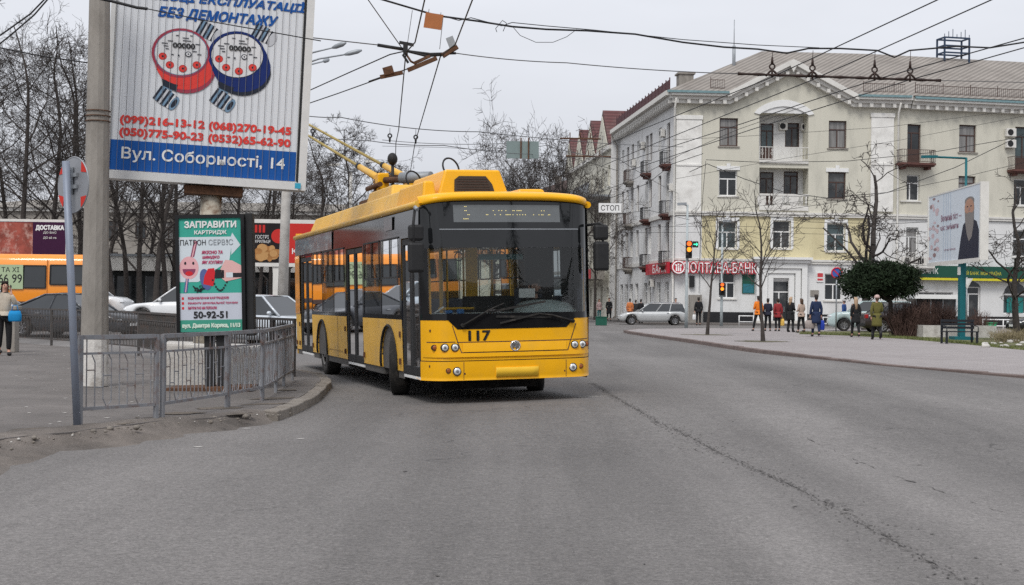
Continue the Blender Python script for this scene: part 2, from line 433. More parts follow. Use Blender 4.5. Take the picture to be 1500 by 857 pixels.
def smooth_line(p, it=2):
    for _ in range(it):
        q = [p[0]]
        for a, b in zip(p, p[1:]):
            q += [(a[0] * .75 + b[0] * .25, a[1] * .75 + b[1] * .25), (a[0] * .25 + b[0] * .75, a[1] * .25 + b[1] * .75)]
        p = q + [p[-1]]
    return p
arcs = smooth_line(arc)
mb = MB(); loop = worn[:-1] + arcs + back
mb.prism([(x, y, -.1) for x, y in loop], (0, 0, .1 + ZP)); struct(mb.build('pavement_corner', K['walk']))
def kerb(name, line, wd, top, mat, stone=1.0, outward=1, rnd=None, drop=.0):
    mb = MB(); L = [Vector((x, y, 0)) for x, y in line]
    acc = 0
    for a, b in zip(L, L[1:]):
        d = (b - a); ln = d.length
        if ln < 1e-4: continue
        d.normalize(); nrm = Vector((d.y, -d.x, 0)) * outward
        k = max(1, round(ln / stone))
        for i in range(k):
            p = a + d * (ln * i / k + (.004 if stone < .95 else -.004)); q = a + d * (ln * (i + 1) / k + (-.006 if stone < .95 else .004))
            t = top + (rnd.uniform(-.012, .006) if rnd else 0)
            e = nrm * wd
            mb.add([p + Vector((0, 0, -.1)), q + Vector((0, 0, -.1)), q + e + Vector((0, 0, -.1)), p + e + Vector((0, 0, -.1)),
                    p + Vector((0, 0, t)), q + Vector((0, 0, t)), q + e * .93 + Vector((0, 0, t - .01)), p + e * .93 + Vector((0, 0, t - .01))],
                   [(0, 3, 2, 1), (4, 5, 6, 7), (0, 1, 5, 4), (1, 2, 6, 5), (2, 3, 7, 6), (3, 0, 4, 7)])
    return struct(mb.build(name, mat, bevel=.012, norm=False))
kerb('kerb', arcs, .19, ZP + .008, K['kerb'], .9, 1, rng0)
# dirt lying along the worn edge: irregular sheets, stones
def blob(mb, cx, cy, rx, ry, z, ang, rnd, n=18, mi=0):
    pts = []
    for k in range(n):
        t = 2 * math.pi * k / n; r = rnd.uniform(.65, 1.1)
        x, y = rx * r * math.cos(t), ry * r * math.sin(t)
        pts.append((cx + x * math.cos(ang) - y * math.sin(ang), cy + x * math.sin(ang) + y * math.cos(ang), z))
    mb.add([(cx, cy, z + .003)] + pts, [(0, 1 + i, 1 + (i + 1) % n) for i in range(n)], mi)
K['edge'] = ground_mat('worn_edge', (.10, .083, .070), (.185, .165, .15), speck=.45, tone=.5, bump=.9, stamt=.7)
mb = MB(); o = []
for i, (x, y) in enumerate(worn):
    a_ = worn[max(0, i - 1)]; b_ = worn[min(len(worn) - 1, i + 1)]; d = Vector((b_[0] - a_[0], b_[1] - a_[1], 0)).normalized(); nn = Vector((d.y, -d.x, 0))
    f = min(1, (len(worn) - 1 - i) / 8); j = rng0.uniform(-.1, .12)
    row = [(-.42 + rng0.uniform(-.16, .1), .124), (-.22, .132 + rng0.uniform(0, .02)), (-.04, .122), (.10, .085 + rng0.uniform(-.03, .03)), (.24 + j * .6, .03 + rng0.uniform(0, .02)), (.46 + j, .004), (.62 + j * 1.4, -.01)]
    for q, z in row: p = Vector((x, y, 0)) + nn * q * (.35 + .65 * f); mb.v.append((p.x, p.y, z))
for i in range(len(worn) - 1):
    for j in range(6): mb.f.append((i * 7 + j, i * 7 + j + 1, i * 7 + j + 8, i * 7 + j + 7)); mb.m.append(0); mb.sm.append(True)
struct(mb.build('dirt_edge', K['edge'], norm=False))
mb = MB()
for i, (px, py) in enumerate([(60, 628), (150, 622), (262, 606), (322, 598), (402, 584), (418, 572), (388, 592), (341, 607)]):
    x, y = gp(px, py, ZP); blob(mb, x, y, rng0.uniform(.15, .4), rng0.uniform(.08, .2), ZP + .004 + .002 * (i % 3), R(40), rng0)
struct(mb.build('dirt_patches', K['dirt']))
mb = MB()
for i in range(420):
    t = rng0.random(); k = int(t * (len(worn) - 1)); x, y = worn[k]
    x += rng0.gauss(0, .22); y += rng0.gauss(0, .16); r = rng0.uniform(.005, .02) if i % 16 else rng0.uniform(.025, .045)
    if abs(x) > 14: continue
    mb.ball((x, y, .10 + r * .3), (r, r * rng0.uniform(.6, 1), r * .7), 6, 4, 1 if i % 7 == 0 else 0, .15, rng0)
tag(mb.build('rubble', [K['kerb'], K['concl']]), 'small stones and broken kerb crumbs scattered along the worn pavement edge', 'rubble', kind='stuff')
mb = MB()
for i in range(300):                              # leaf litter and crumbs on the corner pavement
    y = rng0.uniform(14.5, 36); x = -3.6 - (y - 15) * .22 - abs(rng0.gauss(0, 3.5)); r = rng0.uniform(.008, .03)
    blob(mb, x, y, r * 1.6, r, ZP + .005, rng0.random() * 6, rng0, 6, i % 3)
tag(mb.build('litter', [K['dirt'], K['kerb'], K['concl']], norm=False), 'dead leaves and crumbs strewn over the corner pavement', 'litter', kind='stuff')
# long crack in the asphalt
mb = MB(); cr = [(868, 562), (905, 585), (960, 617), (1010, 640), (1060, 667), (1110, 690), (1160, 712), (1210, 738), (1260, 768), (1310, 793), (1360, 822), (1420, 855), (1500, 900)]
cl = jitter_line([tuple(GG(*p).xy) for p in cr], .08, .018, rng0)
def strip(mb, line, wfun, z=.004):
    for i in range(len(line) - 1):
        a, b = Vector(line[i] + (0,)), Vector(line[i + 1] + (0,)); d = (b - a)
        if d.length < 1e-4: continue
        n = Vector((-d.y, d.x, 0)).normalized(); w0, w1 = wfun(i), wfun(i + 1)
        za, zb = gz(a.x, a.y) + z, gz(b.x, b.y) + z
        mb.quad((a.x - n.x * w0, a.y - n.y * w0, za), (a.x + n.x * w0, a.y + n.y * w0, za), (b.x + n.x * w1, b.y + n.y * w1, zb), (b.x - n.x * w1, b.y - n.y * w1, zb))
ws = [max(.0, rng0.gauss(.003, .005)) for _ in range(len(cl) + 1)]
strip(mb, cl, lambda i: ws[i] * .6)
for i in range(1500):
    k = int(rng0.random() ** 1.2 * (len(cl) - 1)); x, y = cl[k]; blob(mb, x + rng0.gauss(0, .035) + (rng0.gauss(0, .16) if i % 5 == 0 else 0), y + rng0.gauss(0, .05), rng0.uniform(.004, .022), rng0.uniform(.003, .011), gz(x, y) + .005 + .0004 * (i % 5), rng0.random() * 6, rng0, 6)
for i in range(0, len(cl) - 1, 2):
    if rng0.random() < .4:
        x, y = cl[i]; blob(mb, x + rng0.gauss(0, .05), y + rng0.gauss(0, .05), rng0.uniform(.01, .045), rng0.uniform(.006, .016), gz(x, y) + .007, rng0.random() * 6, rng0, 9)
for c2 in ([(880, 566), (930, 600), (990, 640), (1030, 664)], [(1180, 640), (1290, 690), (1400, 728), (1500, 760)]):
    c3 = jitter_line([tuple(GG(*p).xy) for p in c2], .1, .03, rng0)
    w3 = [max(0, rng0.gauss(-.001, .004)) for _ in range(len(c3) + 1)]
    strip(mb, c3, lambda i: w3[i])
for i in range(9):
    p = GG(rng0.uniform(520, 1480), rng0.uniform(590, 850)); blob(mb, p.x, p.y, rng0.uniform(.01, .06), rng0.uniform(.006, .02), gz(p.x, p.y) + .005, rng0.random() * 6, rng0, 9)
struct(mb.build('road_cracks', ground_mat('crack_tar', (.052, .048, .046), (.09, .084, .08), speck=.4, tone=.3)))
# worn faint paint scraps on the road
mb = MB()
for px, py, l in ((868, 581, .28), (440, 643, .05), (360, 628, .07), (290, 655, .05)):
    p = GG(px, py); blob(mb, p.x, p.y, l, .022, gz(p.x, p.y) + .005, R(5), rng0, 8)
struct(mb.build('paint_scraps', K['concl']))
# right-hand plaza
kline = [(918, 483.6), (926, 485.6), (960, 490.3), (1030, 499.5), (1100, 509.5), (1200, 521.5), (1300, 533), (1400, 541.5), (1500, 549), (1650, 561), (1900, 580)]
kl = [gp(x, y, ZP) for x, y in kline]
far = [(30, 27), (60, 60), (60, 84), (26, 86), (18, 83), (11, 80), (6.6, 75)]
mb = MB(); mb.prism([(x, y, -.1) for x, y in kl + far], (0, 0, .1 + ZP)); struct(mb.build('pavement_plaza', K['plaza']))
kerb('kerb_plaza', kl[::-1] + [], .17, ZP + .01, K['kerbr'], 1.0, -1, rng0)
kerb('kerb_plaza_end', [kl[0], (6.3, 73.5), (6.6, 75)], .17, ZP + .01, K['kerbr'], 1.0, -1, rng0)
gl = [gp(*p, ZP) for p in ((1172, 489.5), (1250, 492), (1330, 497), (1400, 503), (1500, 513), (1700, 531))]
gl2 = [gp(*p, ZP) for p in ((1700, 497), (1500, 490), (1340, 485.5), (1172, 485.5))]
mb = MB(); mb.prism([(x, y, ZP - .05) for x, y in jitter_line(gl, .5, .05, rng0) + gl2], (0, 0, .055)); struct(mb.build('lawn', K['lawn']))
mb = MB()
for i in range(5200):
    t = rng0.random(); k = min(len(gl) - 2, int(t * (len(gl) - 1))); u = rng0.random(); q = rng0.random() ** 1.5
    ax, ay = gl[k][0] + (gl[k + 1][0] - gl[k][0]) * u, gl[k][1] + (gl[k + 1][1] - gl[k][1]) * u
    x, y = ax + q * 1.2, ay + q * 9 * rng0.random(); h = rng0.uniform(.04, .11); a = rng0.random() * 6.28; b = .012
    mb.add([(x - b * math.cos(a), y - b * math.sin(a), ZP), (x + b * math.cos(a), y + b * math.sin(a), ZP), (x + rng0.gauss(0, .03), y + rng0.gauss(0, .03), ZP + h)], [(0, 1, 2)])
tag(mb.build('grass_blades', M('grass_blade', (.12, .14, .045), .8, var=.5, scale=.6), norm=False), 'short dull spring grass on the strip beyond the plaza', 'grass', kind='stuff')
mb = MB()
for px, py, r in ((1447, 503, .5), (1470, 506, .6), (1493, 507, .7), (1520, 510, .6), (1455, 498, .3)):
    x, y = gp(px, py, ZP); blob(mb, x, y, r * 1.6, r, ZP + .02, .2, rng0, 16)
struct(mb.build('flower_bed', K['soil']))
mb = MB()
for i in range(26):
    x, y = gp(rng0.uniform(1440, 1520), rng0.uniform(499, 509), ZP); r = rng0.uniform(.06, .2); mb.ball((x, y, ZP + r * .2), (r, r * .7, r * .5), 7, 5, 0, .2, rng0)
tag(mb.build('rockery_stones', K['concl']), 'pale rocks edging the flower bed near the right edge', 'rocks', kind='stuff')
# round earth pits of the young trees belong to the plaza
mb = MB()
for px, py, r in ((1036, 490.5, 1.1), (1118, 500.2, 1.15)):
    x, y = gp(px, py, ZP); blob(mb, x, y, r, r, ZP + .005, 0, rng0, 22)
struct(mb.build('tree_pits', K['soil']))

# ================================================================ BUILDINGS
class Fac:
    def __init__(s, root, ox, oy, yaw):
        s.root, s.o, s.yaw = root, Vector((ox, oy, 0)), yaw
        s.ax = Vector((math.cos(yaw), math.sin(yaw), 0)); s.ny = Vector((-math.sin(yaw), math.cos(yaw), 0))
    def P(s, px, py, off=0.0):
        d = W(px, py, 1) - Vector((0, 0, HC)); c = Vector((0, 0, HC))
        D = (off - (c - s.o).dot(s.ny)) / d.dot(s.ny)
        q = c + d * D
        return (q - s.o).dot(s.ax), q.z
    def rect(s, r, off=0.0):
        a, b = s.P(r[0], (r[1] + r[3]) / 2, off)[0], s.P(r[2], (r[1] + r[3]) / 2, off)[0]
        z1, z0 = s.P((r[0] + r[2]) / 2, r[1], off)[1], s.P((r[0] + r[2]) / 2, r[3], off)[1]
        return a, b, z0, z1
    def part(s, mb, name, mats, bevel=0, parent=None):
        o = mb.build(name, mats, parent or s.root, bevel)
        if not parent:
            o.location = s.o - Vector(s.root.location); o.rotation_euler = (0, 0, s.yaw)
        return o
    def wpt(s, u, y, z): return s.o + s.ax * u + s.ny * y + Vector((0, 0, z))
    def wall(s, x0, x1, z0, z1, holes, mat, name, y=0.0, dep=.25):
        hs_ = [h for h in holes if h[1] > x0 and h[0] < x1 and h[3] > z0 and h[2] < z1]
        xs = sorted({x0, x1} | {min(max(v, x0), x1) for h in hs_ for v in h[:2]})
        zs = sorted({z0, z1} | {min(max(v, z0), z1) for h in hs_ for v in h[2:4]})
        mb = MB()
        for a, b in zip(xs, xs[1:]):
            for c, d in zip(zs, zs[1:]):
                mx_, mz_ = (a + b) / 2, (c + d) / 2
                if any(h[0] < mx_ < h[1] and h[2] < mz_ < h[3] for h in hs_): continue
                mb.quad((a, y, c), (b, y, c), (b, y, d), (a, y, d))
        for h in hs_:
            a, b, c, d = max(h[0], x0), min(h[1], x1), max(h[2], z0), min(h[3], z1)
            dp = h[4] if len(h) > 4 else dep
            mb.quad((a, y, c), (a, y + dp, c), (a, y + dp, d), (a, y, d)); mb.quad((b, y, c), (b, y, d), (b, y + dp, d), (b, y + dp, c))
            if h[3] <= z1: mb.quad((a, y, d), (a, y + dp, d), (b, y + dp, d), (b, y, d))
            if h[2] >= z0: mb.quad((a, y, c), (b, y, c), (b, y + dp, c), (a, y + dp, c))
        return s.part(mb, name, mat)
    def window(s, x0, x1, z0, z1, y=.17, fm='wood', pm='winD', trans=.7, mull=(.5,), sill=True, name='window', low=0):
        t = min(.085, (x1 - x0) * .1); mb = MB()
        mb.box(x0, x0 + t, y, y + .07, z0, z1); mb.box(x1 - t, x1, y, y + .07, z0, z1)
        mb.box(x0 + t, x1 - t, y, y + .07, z0, z0 + t); mb.box(x0 + t, x1 - t, y, y + .07, z1 - t, z1)
        zt = z0 + (z1 - z0) * trans
        if trans < 1: mb.box(x0 + t, x1 - t, y + .002, y + .068, zt - t * .5, zt + t * .5)
        for m_ in mull:
            xm = x0 + (x1 - x0) * m_; mb.box(xm - t * .5, xm + t * .5, y + .004, y + .066, z0 + t, (zt if trans < 1 else z1) - t * .5)
        if low: mb.box(x0 + t, x1 - t, y + .01, y + .06, z0 + t, z0 + low)
        o = s.part(mb, name, K[fm])
        p = MB(); p.quad((x0 + t * .5, y + .04, z0 + t * .5), (x1 - t * .5, y + .04, z0 + t * .5), (x1 - t * .5, y + .04, z1 - t * .5), (x0 + t * .5, y + .04, z1 - t * .5))
        s.part(p, 'pane', K[pm], parent=o)
        if sill:
            q = MB(); q.box(x0 - .12, x1 + .12, -.09, y, z0 - .1, z0 - .003); s.part(q, 'sill', K['offw' if fm == 'white' else 'conc'], parent=o)
        return o
    def railing(s, x0, x1, y0, z0, h, mat, parent, n=None, side=.9, name='railing', bar=.022):
        mb = MB(); n = n or max(4, int((x1 - x0) / .16))
        for z in (z0 + .08, z0 + h):
            mb.box(x0, x1, y0 - .02, y0 + .02, z - .02, z + .02)
            if side: mb.box(x0 - .018, x0 + .022, y0 + .02, y0 + side, z - .02, z + .02); mb.box(x1 - .022, x1 + .018, y0 + .02, y0 + side, z - .02, z + .02)
        for i in range(n + 1):
            x = x0 + (x1 - x0) * i / n; mb.box(x - bar / 2, x + bar / 2, y0 - bar / 2, y0 + bar / 2, z0 + .1, z0 + h - .02)
        if side:
            for xx in (x0, x1):
                for i in range(1, 5):
                    y = y0 + side * i / 5; mb.box(xx - bar / 2, xx + bar / 2, y - bar / 2, y + bar / 2, z0 + .1, z0 + h - .02)
        return s.part(mb, name, mat, parent=parent)
    def balcony(s, x0, x1, z, dep=.95, h=.95, slab='brownP', rail='wire', bars=None):
        mb = MB(); mb.box(x0, x1, -dep, -.002, z - .16, z); mb.box(x0 + .06, x1 - .06, -dep + .1, -.002, z - .26, z - .16)
        for xb in (x0 + .25, x1 - .5):
            mb.box(xb, xb + .25, -dep * .7, -.004, z - .46, z - .26)
        o = s.part(mb, 'balcony', K[slab])
        s.railing(x0 + .04, x1 - .04, -dep + .05, z, h, K[rail], o, bars, dep - .06)
        return o
    def aircon(s, x, z, y=0.0, wd=.8, h=.58):
        mb = MB(); mb.box(x, x + wd, y - .36, y - .06, z, z + h); mb.box(x + .1, x + .16, y - .06, y, z - .05, z + .05); mb.box(x + wd - .16, x + wd - .1, y - .06, y, z - .05, z + .05); o = s.part(mb, 'air_conditioner', K['offw'], .02)
        q = MB(); q.cyl((x + wd * .4, y - .36, z + h / 2), (x + wd * .4, y - .368, z + h / 2), h * .4, 18)
        s.part(q, 'fan_grille', K['blkm'], parent=o); return o

def corr_mat(name, col, sc_, ang=0.0):
    m = M(name, col, .8, var=.14, scale=.35, dirt=(.16, .14, .125), dscale=.5, damt=.5)
    t = m.node_tree; n = t.nodes.new; L = t.links.new; p = t.nodes['Principled BSDF']
    co = n('ShaderNodeTexCoord'); mp = n('ShaderNodeMapping'); mp.inputs['Rotation'].default_value = (0, 0, ang); L(co.outputs['Object'], mp.inputs[0])
    wv = n('ShaderNodeTexWave'); wv.inputs['Scale'].default_value = sc_; wv.inputs['Distortion'].default_value = .3; L(mp.outputs[0], wv.inputs['Vector'])
    mr_ = n('ShaderNodeMapRange'); mr_.inputs['To Min'].default_value = .72; mr_.inputs['To Max'].default_value = 1.15; L(wv.outputs['Fac'], mr_.inputs['Value'])
    src = p.inputs['Base Color'].links[0].from_socket
    s2 = n('ShaderNodeVectorMath'); s2.operation = 'SCALE'; L(src, s2.inputs[0]); L(mr_.outputs[0], s2.inputs['Scale']); L(s2.outputs[0], p.inputs['Base Color'])
    bu = n('ShaderNodeBump'); bu.inputs['Strength'].default_value = .6; bu.inputs['Distance'].default_value = .05; L(wv.outputs['Fac'], bu.inputs['Height']); L(bu.outputs[0], p.inputs['Normal'])
    return m
K['roof'] = corr_mat('corrugated_roof', (.25, .226, .203), .95, R(38))
K['redroof'] = corr_mat('red_roof', (.11, .045, .045), .9)

def main_building():
    D0 = 104.6; x0 = (987 - 750) / F_ * D0
    root = thing('apartment_building', 'pale four-storey corner apartment building with balconies and corrugated roof, above the bank sign', 'building', (x0, D0, 0))
    A = Fac(root, x0, D0, R(4.5))
    uJ = A.P(1328, 300)[0]
    pj = A.wpt(uJ, 0, 0)
    Bf = Fac(root, pj.x, pj.y, R(12.5))
    uE = Bf.P(1640, 300)[0]
    # side wing: local x runs from its far end to the corner
    L_ = 24.0; sd = Vector((-2.15, 22, 0)).normalized()
    fe = Vector((x0, D0, 0)) + sd * L_
    S = Fac(root, fe.x, fe.y, math.atan2(-sd.y, -sd.x))
    zc0 = A.P(1010, 152)[1]; zc1 = A.P(1010, 137)[1]        # cornice bottom / top
    zb = A.P(1050, 312)[1]; zg = A.P(1050, 381)[1]
    zpl = A.P(1060, 457)[1]
    aw = {}
    w4 = [(1054, 173, 1081, 214), (1214, 177, 1240, 217)]
    w3 = [(1053, 249, 1080, 287), (1213, 252, 1239, 291)]
    w2 = [(1052, 324, 1079, 364), (1132, 323, 1158, 364), (1211, 327, 1238, 368)]
    w1 = [(1053, 399, 1077, 437), (1208, 401, 1234, 440)]
    door = (1130, 411, 1162, 471)
    lg4 = A.rect((1112, 166, 1184, 235)); lg3 = A.rect((1112, 246, 1184, 304))
    holes = [A.rect(r) for r in w4 + w3 + w2 + w1] + [A.rect(door)] + [lg4 + (1.5,), lg3 + (1.5,)]
    uL, uR = 0.0, uJ
    pil = [A.rect((990, 175, 1027, 309)), A.rect((1275, 172, 1308, 310))]
    uy0, uy1 = A.P(1028, 340)[0], A.P(1275, 340)[0]
    A.wall(uL, uR, zb, zc0, holes, K['plas'], 'upper_wall')
    A.wall(uL, uy0, zg, zb, holes, K['plasW'], 'corner_wall')
    A.wall(uy0, uy1, zg, zb, holes, K['plasY'], 'middle_wall')
    A.wall(uy1, uR, zg, zb, holes, K['plasW'], 'corner_wall')
    A.wall(uL, uR, 0, zg, holes, K['plasW'], 'ground_floor_wall')
    mb = MB(); up = A.P(1103, 460)[0]; mb.box(A.P(1030, 460)[0], up, -.12, -.003, 0, zpl); A.part(mb, 'plinth', K['black_st'])
    mb = MB(); mb.box(A.P(1178, 460)[0], uJ, -.12, -.003, 0, zpl - .1); A.part(mb, 'plinth', K['black_st'])
    for r in pil:
        mb = MB(); mb.box(r[0], r[1], -.14, -.003, r[2], r[3]); mb.box(r[0] - .06, r[1] + .06, -.2, -.003, r[3] + .002, r[3] + .3); mb.box(r[0], r[1], -.2, -.003, (r[2] + r[3]) / 2 - .05, (r[2] + r[3]) / 2 + .1)
        A.part(mb, 'relief_pilaster', K['plasR'])
        mb = MB(); mb.box(r[0], r[1], -.1, -.003, zg * .0 + .05, r[2] - .4); A.part(mb, 'pilaster', K['plasW'])
    # string courses
    for z, d in ((zb, .16), (zg, .12)):
        mb = MB(); mb.box(uL - .05, uJ - .002, -d - .06, -.003, z - .03, z + .12); mb.box(uL, uJ - .002, -d, -.003, z - .2, z - .03)
        A.part(mb, 'string_course', K['offw'])
    # gable wall + raking cornice
    ga, gb, gt = A.P(1068, 152)[0], A.P(1248, 158)[0], A.P(1158, 108)
    mb = MB(); mb.prism([(ga, 0, zc0), (gb, 0, zc0), (gt[0], 0, gt[1])], (0, .3, 0)); A.part(mb, 'gable', K['plas'])
    mb = MB()
    CN = [0.0]
    def corn(p, q, skip=0):
        p, q = Vector(p), Vector(q); d = (q - p).normalized(); n = d.cross(Vector((0, 1, 0)))
        if n.z < 0: n = -n
        CN[0] += .004
        for dd, a, b in ((.35 + CN[0], 0, .28), (.55 + CN[0], .28, .52), (.85 + CN[0], .52, .86)):
            mb.prism([p + n * a, q + n * a, q + n * b, p + n * b], (0, -dd, 0))
        k = int((q - p).length / .75)
        for i in range(k):
            c = p + d * ((i + .5) * (q - p).length / k)
            mb.add([c + Vector((x, y, z)) for x, y, z in ((-.12, -.62, -.02), (.12, -.62, -.02), (.12, -.36, -.02), (-.12, -.36, -.02), (-.12, -.62, .26), (.12, -.62, .26), (.12, -.36, .26), (-.12, -.36, .26))],
                   [(0, 3, 2, 1), (4, 5, 6, 7), (0, 1, 5, 4), (1, 2, 6, 5), (2, 3, 7, 6), (3, 0, 4, 7)])
    corn((-.5, 0, zc0), (ga, 0, zc0)); corn((ga, 0, zc0), (gt[0], 0, gt[1])); corn((gt[0], 0, gt[1]), (gb, 0, zc0)); corn((gb, 0, zc0), (uJ + .1, 0, zc0))
    n1 = (Vector((gt[0], 0, gt[1])) - Vector((ga, 0, zc0))).normalized().cross(Vector((0, 1, 0))); n2 = (Vector((gb, 0, zc0)) - Vector((gt[0], 0, gt[1]))).normalized().cross(Vector((0, 1, 0)))
    n1 = n1 if n1.z > 0 else -n1; n2 = n2 if n2.z > 0 else -n2; ga_ = Vector((gt[0], 0, gt[1])); mb.prism([ga_, ga_ + n1 * .86, ga_ + Vector((0, 0, .93)), ga_ + n2 * .86], (0, -.872, 0))
    A.part(mb, 'cornice', K['offw'])
    # windows, central front
    for i, r in enumerate(w4): A.window(*A.rect(r), fm='wood', pm='winL', trans=.68)
    A.window(*A.rect(w3[0]), fm='white', pm='winD', trans=.66); A.window(*A.rect(w3[1]), fm='wood', pm='winD', trans=.62)
    for i, r in enumerate(w2): A.window(*A.rect(r), fm='white', pm=('winG', 'winD', 'winG')[i], trans=.6)
    for r in w1: A.window(*A.rect(r), fm='white', pm='winD', trans=.6)
    for r in w3 + w2:
        a, b, c, d = A.rect(r); mb = MB(); h = .28
        mb.box(a - .18, b + .18, -.07, -.003, d + .002, d + h); mb.box((a + b) / 2 - .14, (a + b) / 2 + .14, -.11, -.072, d + .002, d + h + .2)
        if r in w2: mb.box(a - .2, a - .004, -.07, -.003, c, d); mb.box(b + .004, b + .2, -.07, -.003, c, d)
        A.part(mb, 'window_surround', K['white'])
    # loggias
    for k, lg in enumerate((lg4, lg3)):
        a, b, c, d = lg
        A.wall(a, b, c, d, [A.rect(r, 1.45) for r in (((1114, 181, 1133, 234), (1150, 180, 1171, 216)) if k == 0 else ((1113, 252, 1133, 300), (1148, 251, 1169, 285)))], K['plasW'], 'loggia_back_wall', y=1.45)
        for j, r in enumerate((((1114, 181, 1133, 234), (1150, 180, 1171, 216)) if k == 0 else ((1113, 252, 1133, 300), (1148, 251, 1169, 285)))):
            q = A.rect(r, 1.45); A.window(q[0], q[1], q[2], q[3], y=1.55, fm='wood', pm='winG' if j == 0 and k == 0 else 'winD', trans=.8, sill=False, low=0 if j else .9)
        mb = MB(); mb.box(a, b, -.12, 1.44, c - .22, c - .004); o = A.part(mb, 'loggia_floor', K['offw'])
        if k == 0:
            mb = MB()
            for z in (.06, .95): mb.box(a, b, -.05, -.01, c + z, c + z + .04)
            n = 15
            for i in range(n + 1):
                x = a + (b - a) * i / n; mb.box(x - .014, x + .014, -.045, -.02, c + .1, c + .95)
                if i % 3 == 1: mb.torus((x, -.03, c + .5), (0, 1, 0), .1, .016, 10, 4); mb.torus((x, -.03, c + .74), (0, 1, 0), .07, .014, 10, 4)
            A.part(mb, 'balustrade', K['offw'], parent=o)
        else:
            mb = MB(); mb.box(a, b, -.1, .08, c + .85, c + 1.0); mb.box(a, b, -.08, .06, c, c + .15)
            for i in range(12):
                x = a + (b - a) * (i + .5) / 12
                if i in (0, 4, 8): mb.box(x - .28, x + .28, -.07, .05, c + .15, c + .85)
                else: mb.tube([(x, -.01, c + .15), (x, -.01, c + .4), (x, -.01, c + .62), (x, -.01, c + .85)], [.05, .09, .05, .07], 8)
            A.part(mb, 'balustrade', K['offw'], parent=o)
    # arch over the upper loggia
    a, b, c, d = lg4; mb = MB(); n = 18; cx = (a + b) / 2; hw = (b - a) / 2 + .25; zs = d - .12
    def arcp(r_, f): return [(cx + r_ * math.cos(math.pi * (1 - i / n)), f(i / n)) for i in range(n + 1)]
    lo = [(cx - hw + .25 + (2 * hw - .5) * i / n, zs + .62 * math.sin(math.pi * i / n) ** .8) for i in range(n + 1)]
    hi = [(cx - hw - .15 + (2 * hw + .3) * i / n, zs + .1 + 1.0 * math.sin(math.pi * i / n) ** .7) for i in range(n + 1)]
    for i in range(n):
        mb.prism([(lo[i][0], -.1, lo[i][1]), (lo[i + 1][0], -.1, lo[i + 1][1]), (hi[i + 1][0], -.1, hi[i + 1][1]), (hi[i][0], -.1, hi[i][1])], (0, .09, 0))
    A.part(mb, 'loggia_arch', K['white'])
    # the spandrel between the flat head and the arch
    mb = MB(); z_ = d
    dark = [(lo[i][0], -.012, max(z_, lo[i][1])) for i in range(n + 1)]
    for i in range(n): mb.quad((lo[i][0], -.012, z_), (lo[i + 1][0], -.012, z_), (lo[i + 1][0], -.012, max(z_ + .001, lo[i + 1][1])), (lo[i][0], -.012, max(z_ + .001, lo[i][1])))
    A.part(mb, 'loggia_lunette', K['plasW'])
    q = A.rect((1140, 180, 1152, 191), 1.45); A.aircon(q[0], q[2], 1.45, q[1] - q[0], q[3] - q[2])
    q = A.rect((1176, 180, 1184, 191), 1.0); A.aircon(q[0] - .1, q[2], 1.4, .7, .55)
    # entrance portal
    a, b, c, d = A.rect((1106, 385, 1180, 473)); mb = MB(); da, db, dc, dd_ = A.rect(door)
    for k, (ins, dep) in enumerate(((0, .45), (.45, .33), (.9, .22))):
        mb.box(a + ins, a + ins + .4, -dep, -.003, 0.01 + .002 * k, d - ins * .8); mb.box(b - ins - .4, b - ins, -dep, -.003, 0.01 + .002 * k, d - ins * .8); mb.box(a + ins + .402, b - ins - .402, -dep, -.003, d - ins * .8 - .4, d - ins * .8)
    mb.box(a + 1.32, da, -.1, -.003, 0, d - 1.15); mb.box(db, b - 1.32, -.1, -.003, 0, d - 1.15)
    mb.box(a - .15, b + .15, -.62, -.003, d + .002, d + .22); mb.box(a - .3, b + .3, -.8, -.003, d + .222, d + .4)
    A.part(mb, 'entrance_portal', K['white'])
    mb = MB(); mb.box(a - .2, b + .2, -1.2, -.46, 0, .3); mb.box(a - .2, b + .2, -1.6, -1.202, 0, .15); A.part(mb, 'door_step', K['concl'])
    mb = MB(); cxd = (da + db) / 2; mb.cyl((cxd, -.14, dd_ + .65), (cxd, -.003, dd_ + .65), .3, 20); A.part(mb, 'medallion', K['offw'])
    o = A.window(da, db, .02, dd_, y=.15, fm='white', pm='winD', trans=.74, mull=(.36,), sill=False, name='entrance_door')
    mb = MB(); mb.box(da + .95, da + .99, .08, .14, .95, 1.35); A.part(mb, 'handle', K['steel'], parent=o)
    # plaque boards on the wall (part of the facade)
    for r, m_, nm in (((1087, 402, 1105, 430), K['greenD'], 'wall_board'), ((1196, 399, 1206, 413), K['white'], 'wall_board'), ((1187, 425, 1199, 434), K['conc'], 'wall_board')):
        a, b, c, d = A.rect(r); mb = MB(); mb.box(a, b, -.07, -.003, c, d); o = A.part(mb, nm, m_)
        if r[0] == 1087:
            mb = MB(); mb.box(a + .06, b - .06, -.078, -.072, c + .05, (c + d) / 2); A.part(mb, 'lower_panel', M('teal_panel', (.03, .16, .2), .5), parent=o)
        if r[0] == 1196:
            mb = MB(); mb.box(a + .05, b - .05, -.078, -.072, (c + d) / 2, d - .06); mb.box(a + .05, b - .05, -.078, -.072, c + .1, c + .25); A.part(mb, 'red_band', M('red_print', (.5, .05, .06), .5), parent=o)
    # metre box and wall lamp at the corner
    a, b, c, d = A.rect((1009, 404, 1016, 421)); mb = MB(); mb.box(a, b, -.35, -.1, c, d); A.part(mb, 'meter_box', K['blkm'])
    a, b, c, d = A.rect((1008, 432, 1026, 458)); mb = MB(); mb.box(a, b, -.5, -.12, 0.0, d); A.part(mb, 'stone_base', K['conc'])
